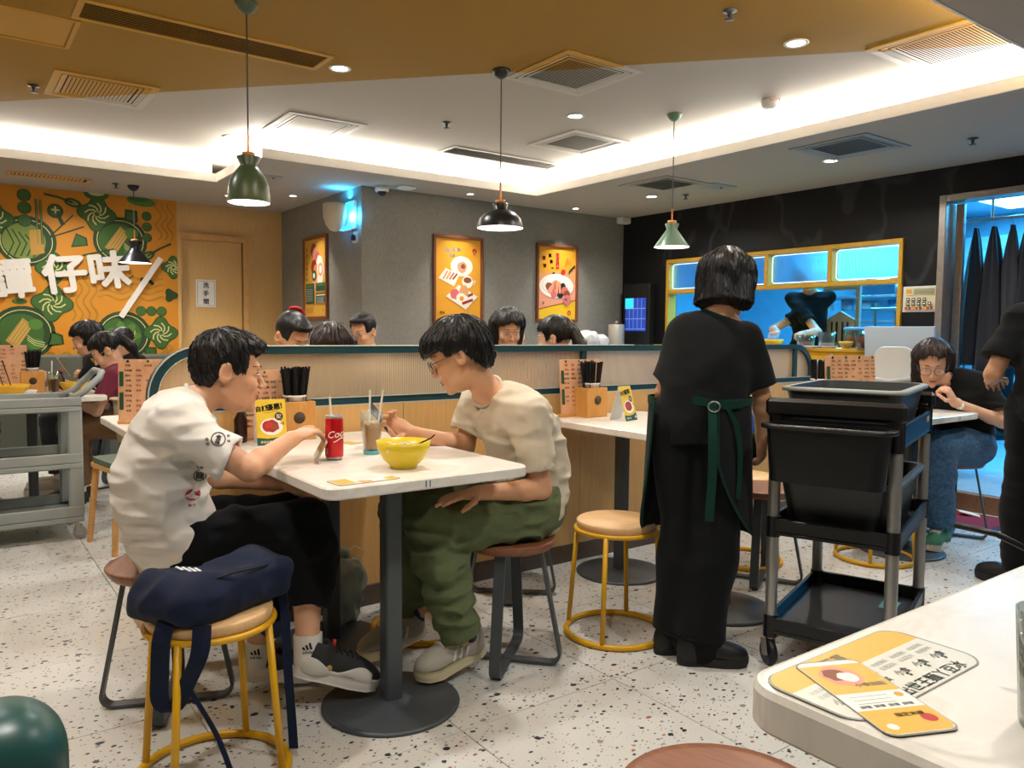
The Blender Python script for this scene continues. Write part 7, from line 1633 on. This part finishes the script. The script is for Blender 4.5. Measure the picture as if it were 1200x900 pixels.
# ---- guests farther away
def sitter(label, base, face, top_z, style, hm, shirt, sk=SKB, fem=False, pitch=-.2, headz=None, lean=.08, arms=True, hands=None, seed=3, glasses=None, slv=.6, hemz=.47, legs=None, long=False, k=1.0, xtra=None, headoff=(0, 0), torso_face=None, tufts=0):
    bx, by = base; f = nrm((math.cos(face), math.sin(face), 0)); tf = face if torso_face is None else torso_face; b = nrm((math.cos(tf), math.sin(tf), 0)); l = np.array((-b[1], b[0], 0)); Z = np.array((0, 0, 1.0)); o = np.array((bx, by, 0.0)); hz = top_z-.125
    hc = o+b*(lean+.05)+Z*hz+np.array((headoff[0], headoff[1], 0)); nz = hz-.115
    fw = nrm(f+Z*pitch); H = Head(tuple(hc), tuple(fw), tuple(nrm(Z-f*(-pitch)*-1.0*-1)), k)
    H = Head(tuple(hc), tuple(fw), (0, 0, 1), k)
    nk = o+b*lean+Z*nz+np.array((headoff[0], headoff[1], 0))*.5
    J = dict(pel=o+Z*.55, mid=o+b*(lean*.25-.02)+Z*(.55+(nz-.55)*.38), che=o+b*lean*.6+Z*(.55+(nz-.55)*.68), nek=nk, sL=nk+l*.165-Z*.055, sR=nk-l*.165-Z*.055, hL=o+l*.09+b*.02+Z*.54, hR=o-l*.09+b*.02+Z*.54)
    if arms: J.update(eL=nk+l*.20+b*.10-Z*.27, eR=nk-l*.20+b*.10-Z*.27, wL=nk+l*.10+b*.30-Z*.16, wR=nk-l*.10+b*.30-Z*.16)
    if legs is not None: J.update(kL=o+l*.10+b*.42+Z*.53, kR=o-l*.10+b*.42+Z*.53, aL=o+l*.10+b*.38+Z*.11, aR=o-l*.10+b*.38+Z*.11)
    if xtra: J.update({q: np.array(v) for q, v in xtra.items()})
    p = Person(label, (bx, by, 0), J, H, fem=fem, skin=sk)
    hh = None
    if arms: hh = hands or dict(L=dict(d=b+Z*.3, n=-l, thumb=1, curl=(.6, .6, .7, .7)), R=dict(d=b+Z*.3, n=l, thumb=-1, curl=(.6, .6, .7, .7)))
    p.body(.010, hh, foot=False); p.shirt(shirt, h=.010, hem=((bx, by, hemz), (0, 0, -1)), slv=slv, amp=.008, off=seed*1.3, long=long); p.hair(hm, style, h=.006, tufts=tufts, seed=seed, tl=(.6, 1.2), lift=.002)
    if legs is not None:
        p.trousers(legs, h=.010, hem=(.9, .9), amp=.008, off=seed)
        for s_ in 'LR':
            a = Vector(J['a'+s_]); v = Vector(b); shoe(p, a-v*.05-Vector((0, 0, a.z)), a+v*.22-Vector((0, 0, a.z)), SHB if seed % 2 else SHG, SOLE, h=.008)
            sock(p, (a.x, a.y, .05), (a.x, a.y, .20), .038, SKW)
    else:
        pass
    if glasses: p.glasses(glasses, .022, .0014)
    return p
MRN = fabric('tee_maroon', '#6d2c3e'); WSH = fabric('shirt_white', '#dcdad6'); GRYF = fabric('trouser_grey', '#3a3c40'); BRN = fabric('trouser_brown', '#7a5c42'); WBL = fabric('blouse_cream', '#cfc5b6')
_m = sitter('man with cropped hair and a bent head just above the booth screen', (1.41, 4.02), math.radians(-75), 1.262, 'short', HBK, GRYF, SKB, pitch=-.55, seed=3, legs=GRYF, lean=.10)
_h = _m.H; _m.adopt(MB().tube([_h.P(-.055+.0*a, .100*math.sin(a)*.88, .038+.100*math.cos(a)) for a in [-.3+.13*i for i in range(11)]], .012, 8, flat=.6).build('red_cap_band', RED))
sitter('woman with long brown hair seen from behind, back against the booth screen', (1.50, 3.42), math.radians(80), 1.205, 'long', HBR, BLT, SKC, fem=True, pitch=-.25, seed=4, tufts=200, legs=GRYF)
sitter('young man with glasses in a white shirt before the grey corner', (2.42, 4.92), math.radians(-150), 1.292, 'short', HBK, WSH, SKB, pitch=-.25, seed=5, glasses=MT['steel'], legs=GRYF)
sitter('woman with a dark bob looking down beyond the booth screen', (2.80, 3.92), math.radians(-112), 1.315, 'bob', HBK, BLT, SKC, fem=True, pitch=-.35, seed=6, tufts=160, legs=GRYF)
sitter('black-haired person resting their cheek on a hand behind the bob-haired woman', (3.40, 4.52), math.radians(-160), 1.270, 'short', HBK, WSH, SKC, pitch=-.5, seed=7, legs=GRYF, xtra=dict(wL=(3.26, 4.36, 1.06), eL=(3.34, 4.32, .86)), hands=dict(L=dict(d=(-.2, 0, .9), n=(0, 1, 0), thumb=1, curl=(.4, .4, .5, .6)), R=dict(d=(-1, 0, 0), n=(0, 1, 0), thumb=-1, curl=(.4, .4, .5, .6))))
pp = sitter('woman with black hair tied back and two blond streaks behind the booth screen', (2.84, 3.27), math.radians(125), 1.262, 'pony', HBK, BLT, SKC, fem=True, pitch=-.2, seed=8, tufts=260, legs=GRYF)
BLD = hairmat('hair_blond', '#b39a63', '#d6c08a')
for k in range(2):
    H = pp.H; pts = []
    for i in range(9):
        el = .25+1.15*i/8; D = nrm((-.30+ -.62*math.sin(el), -.28+.16*k, .3+.85*math.cos(el)*1.0)); r = .05
        for q_ in np.linspace(.05, .15, 50):
            if pp.hf((H.c+(D@H.B)*q_).astype(np.float32)[None])[0] < 0: r = q_
        pts.append(H.c+(D@H.B)*(r+.002))
    pp.adopt(MB().tube(pts, .0035, 6).build('blond_streak', BLD))
sitter('girl with glasses in a maroon T-shirt bent over her bowl at the far left table', (1.10, 5.74), math.radians(166), 1.150, 'pony', HBK, MRN, SKC, fem=True, pitch=-.75, seed=9, glasses=MT['gold'], tufts=200, legs=BRN, lean=.16)
sitter('girl in black looking at her phone beyond the girl in maroon', (1.05, 6.38), math.radians(172), 1.225, 'bob', HBK, BLT, SKC, fem=True, pitch=-.45, seed=10, tufts=200, legs=GRYF, lean=.14)
sitter('man in black sitting behind the girls, only the top of his head showing', (1.36, 7.30), math.radians(200), 1.185, 'short', HBK, BLT, SKB, pitch=-.3, seed=11, legs=GRYF)
AUB = hairmat('hair_auburn', '#6b3420', '#a5603c')
sitter('auburn-haired guest at the left edge lifting noodles with chopsticks', (-.08, 6.32), math.radians(-60), 1.175, 'bob', AUB, fabric('tee_brown', '#5b3a30'), SKC, fem=True, pitch=-.3, seed=12, legs=BLKF, tufts=120, xtra=dict(wL=(.26, 5.92, .84), eL=(.14, 6.10, .80)))
phone((.70, 6.33, .90), Matrix(((0, -1, 0), (.5, 0, -.86), (.86, 0, .5))).transposed(), 'dark phone held by the girl in black at the far left table')
phone((.80, 5.70, .80), Matrix(((0, 1, 0), (-.6, 0, .8), (.8, 0, .6))).transposed(), 'pale phone propped before the girl in maroon', '#cbb98d')
tag(bin_('x', 1.02, 5.42, .2, .46, .74, .30, .16, mat('handbag_cream', '#c9b594', .7), 'cream handbag beside the girl in maroon', cat='bag'), None); bpy.data.objects[[o.name for o in bpy.data.objects if o.name.startswith('x') and o.type == 'EMPTY'][0]].name = 'handbag'
# kitchen staff
def stander(label, base, face, H_, shirt, hm, style, sk=SKB, arms=None, pants=None, seed=2, hands=None, head=True, pitch=-.2):
    bx, by, bz = base; f = nrm((math.cos(face), math.sin(face), 0)); l = np.array((-f[1], f[0], 0)); Z = np.array((0, 0, 1.0)); o = np.array((bx, by, bz)); H = Head(tuple(o+f*.04+Z*(H_-.125)), tuple(nrm(f+Z*pitch)), (0, 0, 1)); nk = o+Z*(H_-.25)
    J = dict(pel=o+Z*(H_*.54), mid=o+Z*(H_*.64), che=o+Z*(H_*.73), nek=nk, sL=nk+l*.18-Z*.06, sR=nk-l*.18-Z*.06, hL=o+l*.09+Z*H_*.53, hR=o-l*.09+Z*H_*.53, kL=o+l*.10+Z*H_*.29, kR=o-l*.10+Z*H_*.29, aL=o+l*.1+Z*.09, aR=o-l*.1+Z*.09, eL=nk+l*.22-Z*.33+f*.05, eR=nk-l*.22-Z*.33+f*.05, wL=nk+l*.16-Z*.40+f*.28, wR=nk-l*.16-Z*.40+f*.28)
    if arms: J.update({q: np.array(v) for q, v in arms.items()})
    p = Person(label, (bx, by, bz), J, H, skin=sk); p.body(.010, hands or dict(L=dict(d=f, n=-Z, thumb=-1), R=dict(d=f, n=-Z, thumb=1)), foot=False); p.shirt(shirt, h=.010, hem=((bx, by, bz+H_*.50), (0, 0, -1)), slv=.72, off=seed, amp=.008); p.trousers(pants or BLKF, h=.011, hem=(.97, .97), amp=.006)
    if style: p.hair(hm, style, h=.007, tufts=0, seed=seed)
    for s_ in (1, -1): shoe(p, tuple(o+l*.1*s_-f*.06), tuple(o+l*.1*s_+f*.21), CLOG, CLOG, h=.010)
    return p
GLV = mat('glove_blue', '#6fa6d8', .5)
pc = stander('cook in black reaching over a bowl at the kitchen pass, head hidden', (6.86, 4.46, .12), math.radians(200), 1.72, BLT, HBK, 'short', arms=dict(wL=(6.33, 4.44, 1.20), eL=(6.56, 4.66, 1.22), wR=(6.36, 4.22, 1.18), eR=(6.60, 4.20, 1.2)), seed=5)
pc.adopt(mesh_sdf('glove', infl(hand_sdf((6.30, 4.43, 1.20), (-.75, -.25, -.35), (0, .1, -1), -1, k=1.02), .004), (6.10, 4.28, 1.05), (6.42, 4.56, 1.30), .006, GLV))
pk2 = stander('cook in a blue cap and green shirt at the back of the kitchen', (8.75, 3.52, .12), math.radians(150), 1.68, fabric('shirt_teal', '#1f6e62'), None, None, seed=6)
pk2.adopt(mesh_sdf('cap', wrinkle(pk2.H.e((-.012, 0, .05), (.118, .098, .088)), .008, (16, 16, 16)), pk2.H.c-.16, pk2.H.c+.18, .008, mat('cap_blue', '#4a95d0', .7)))
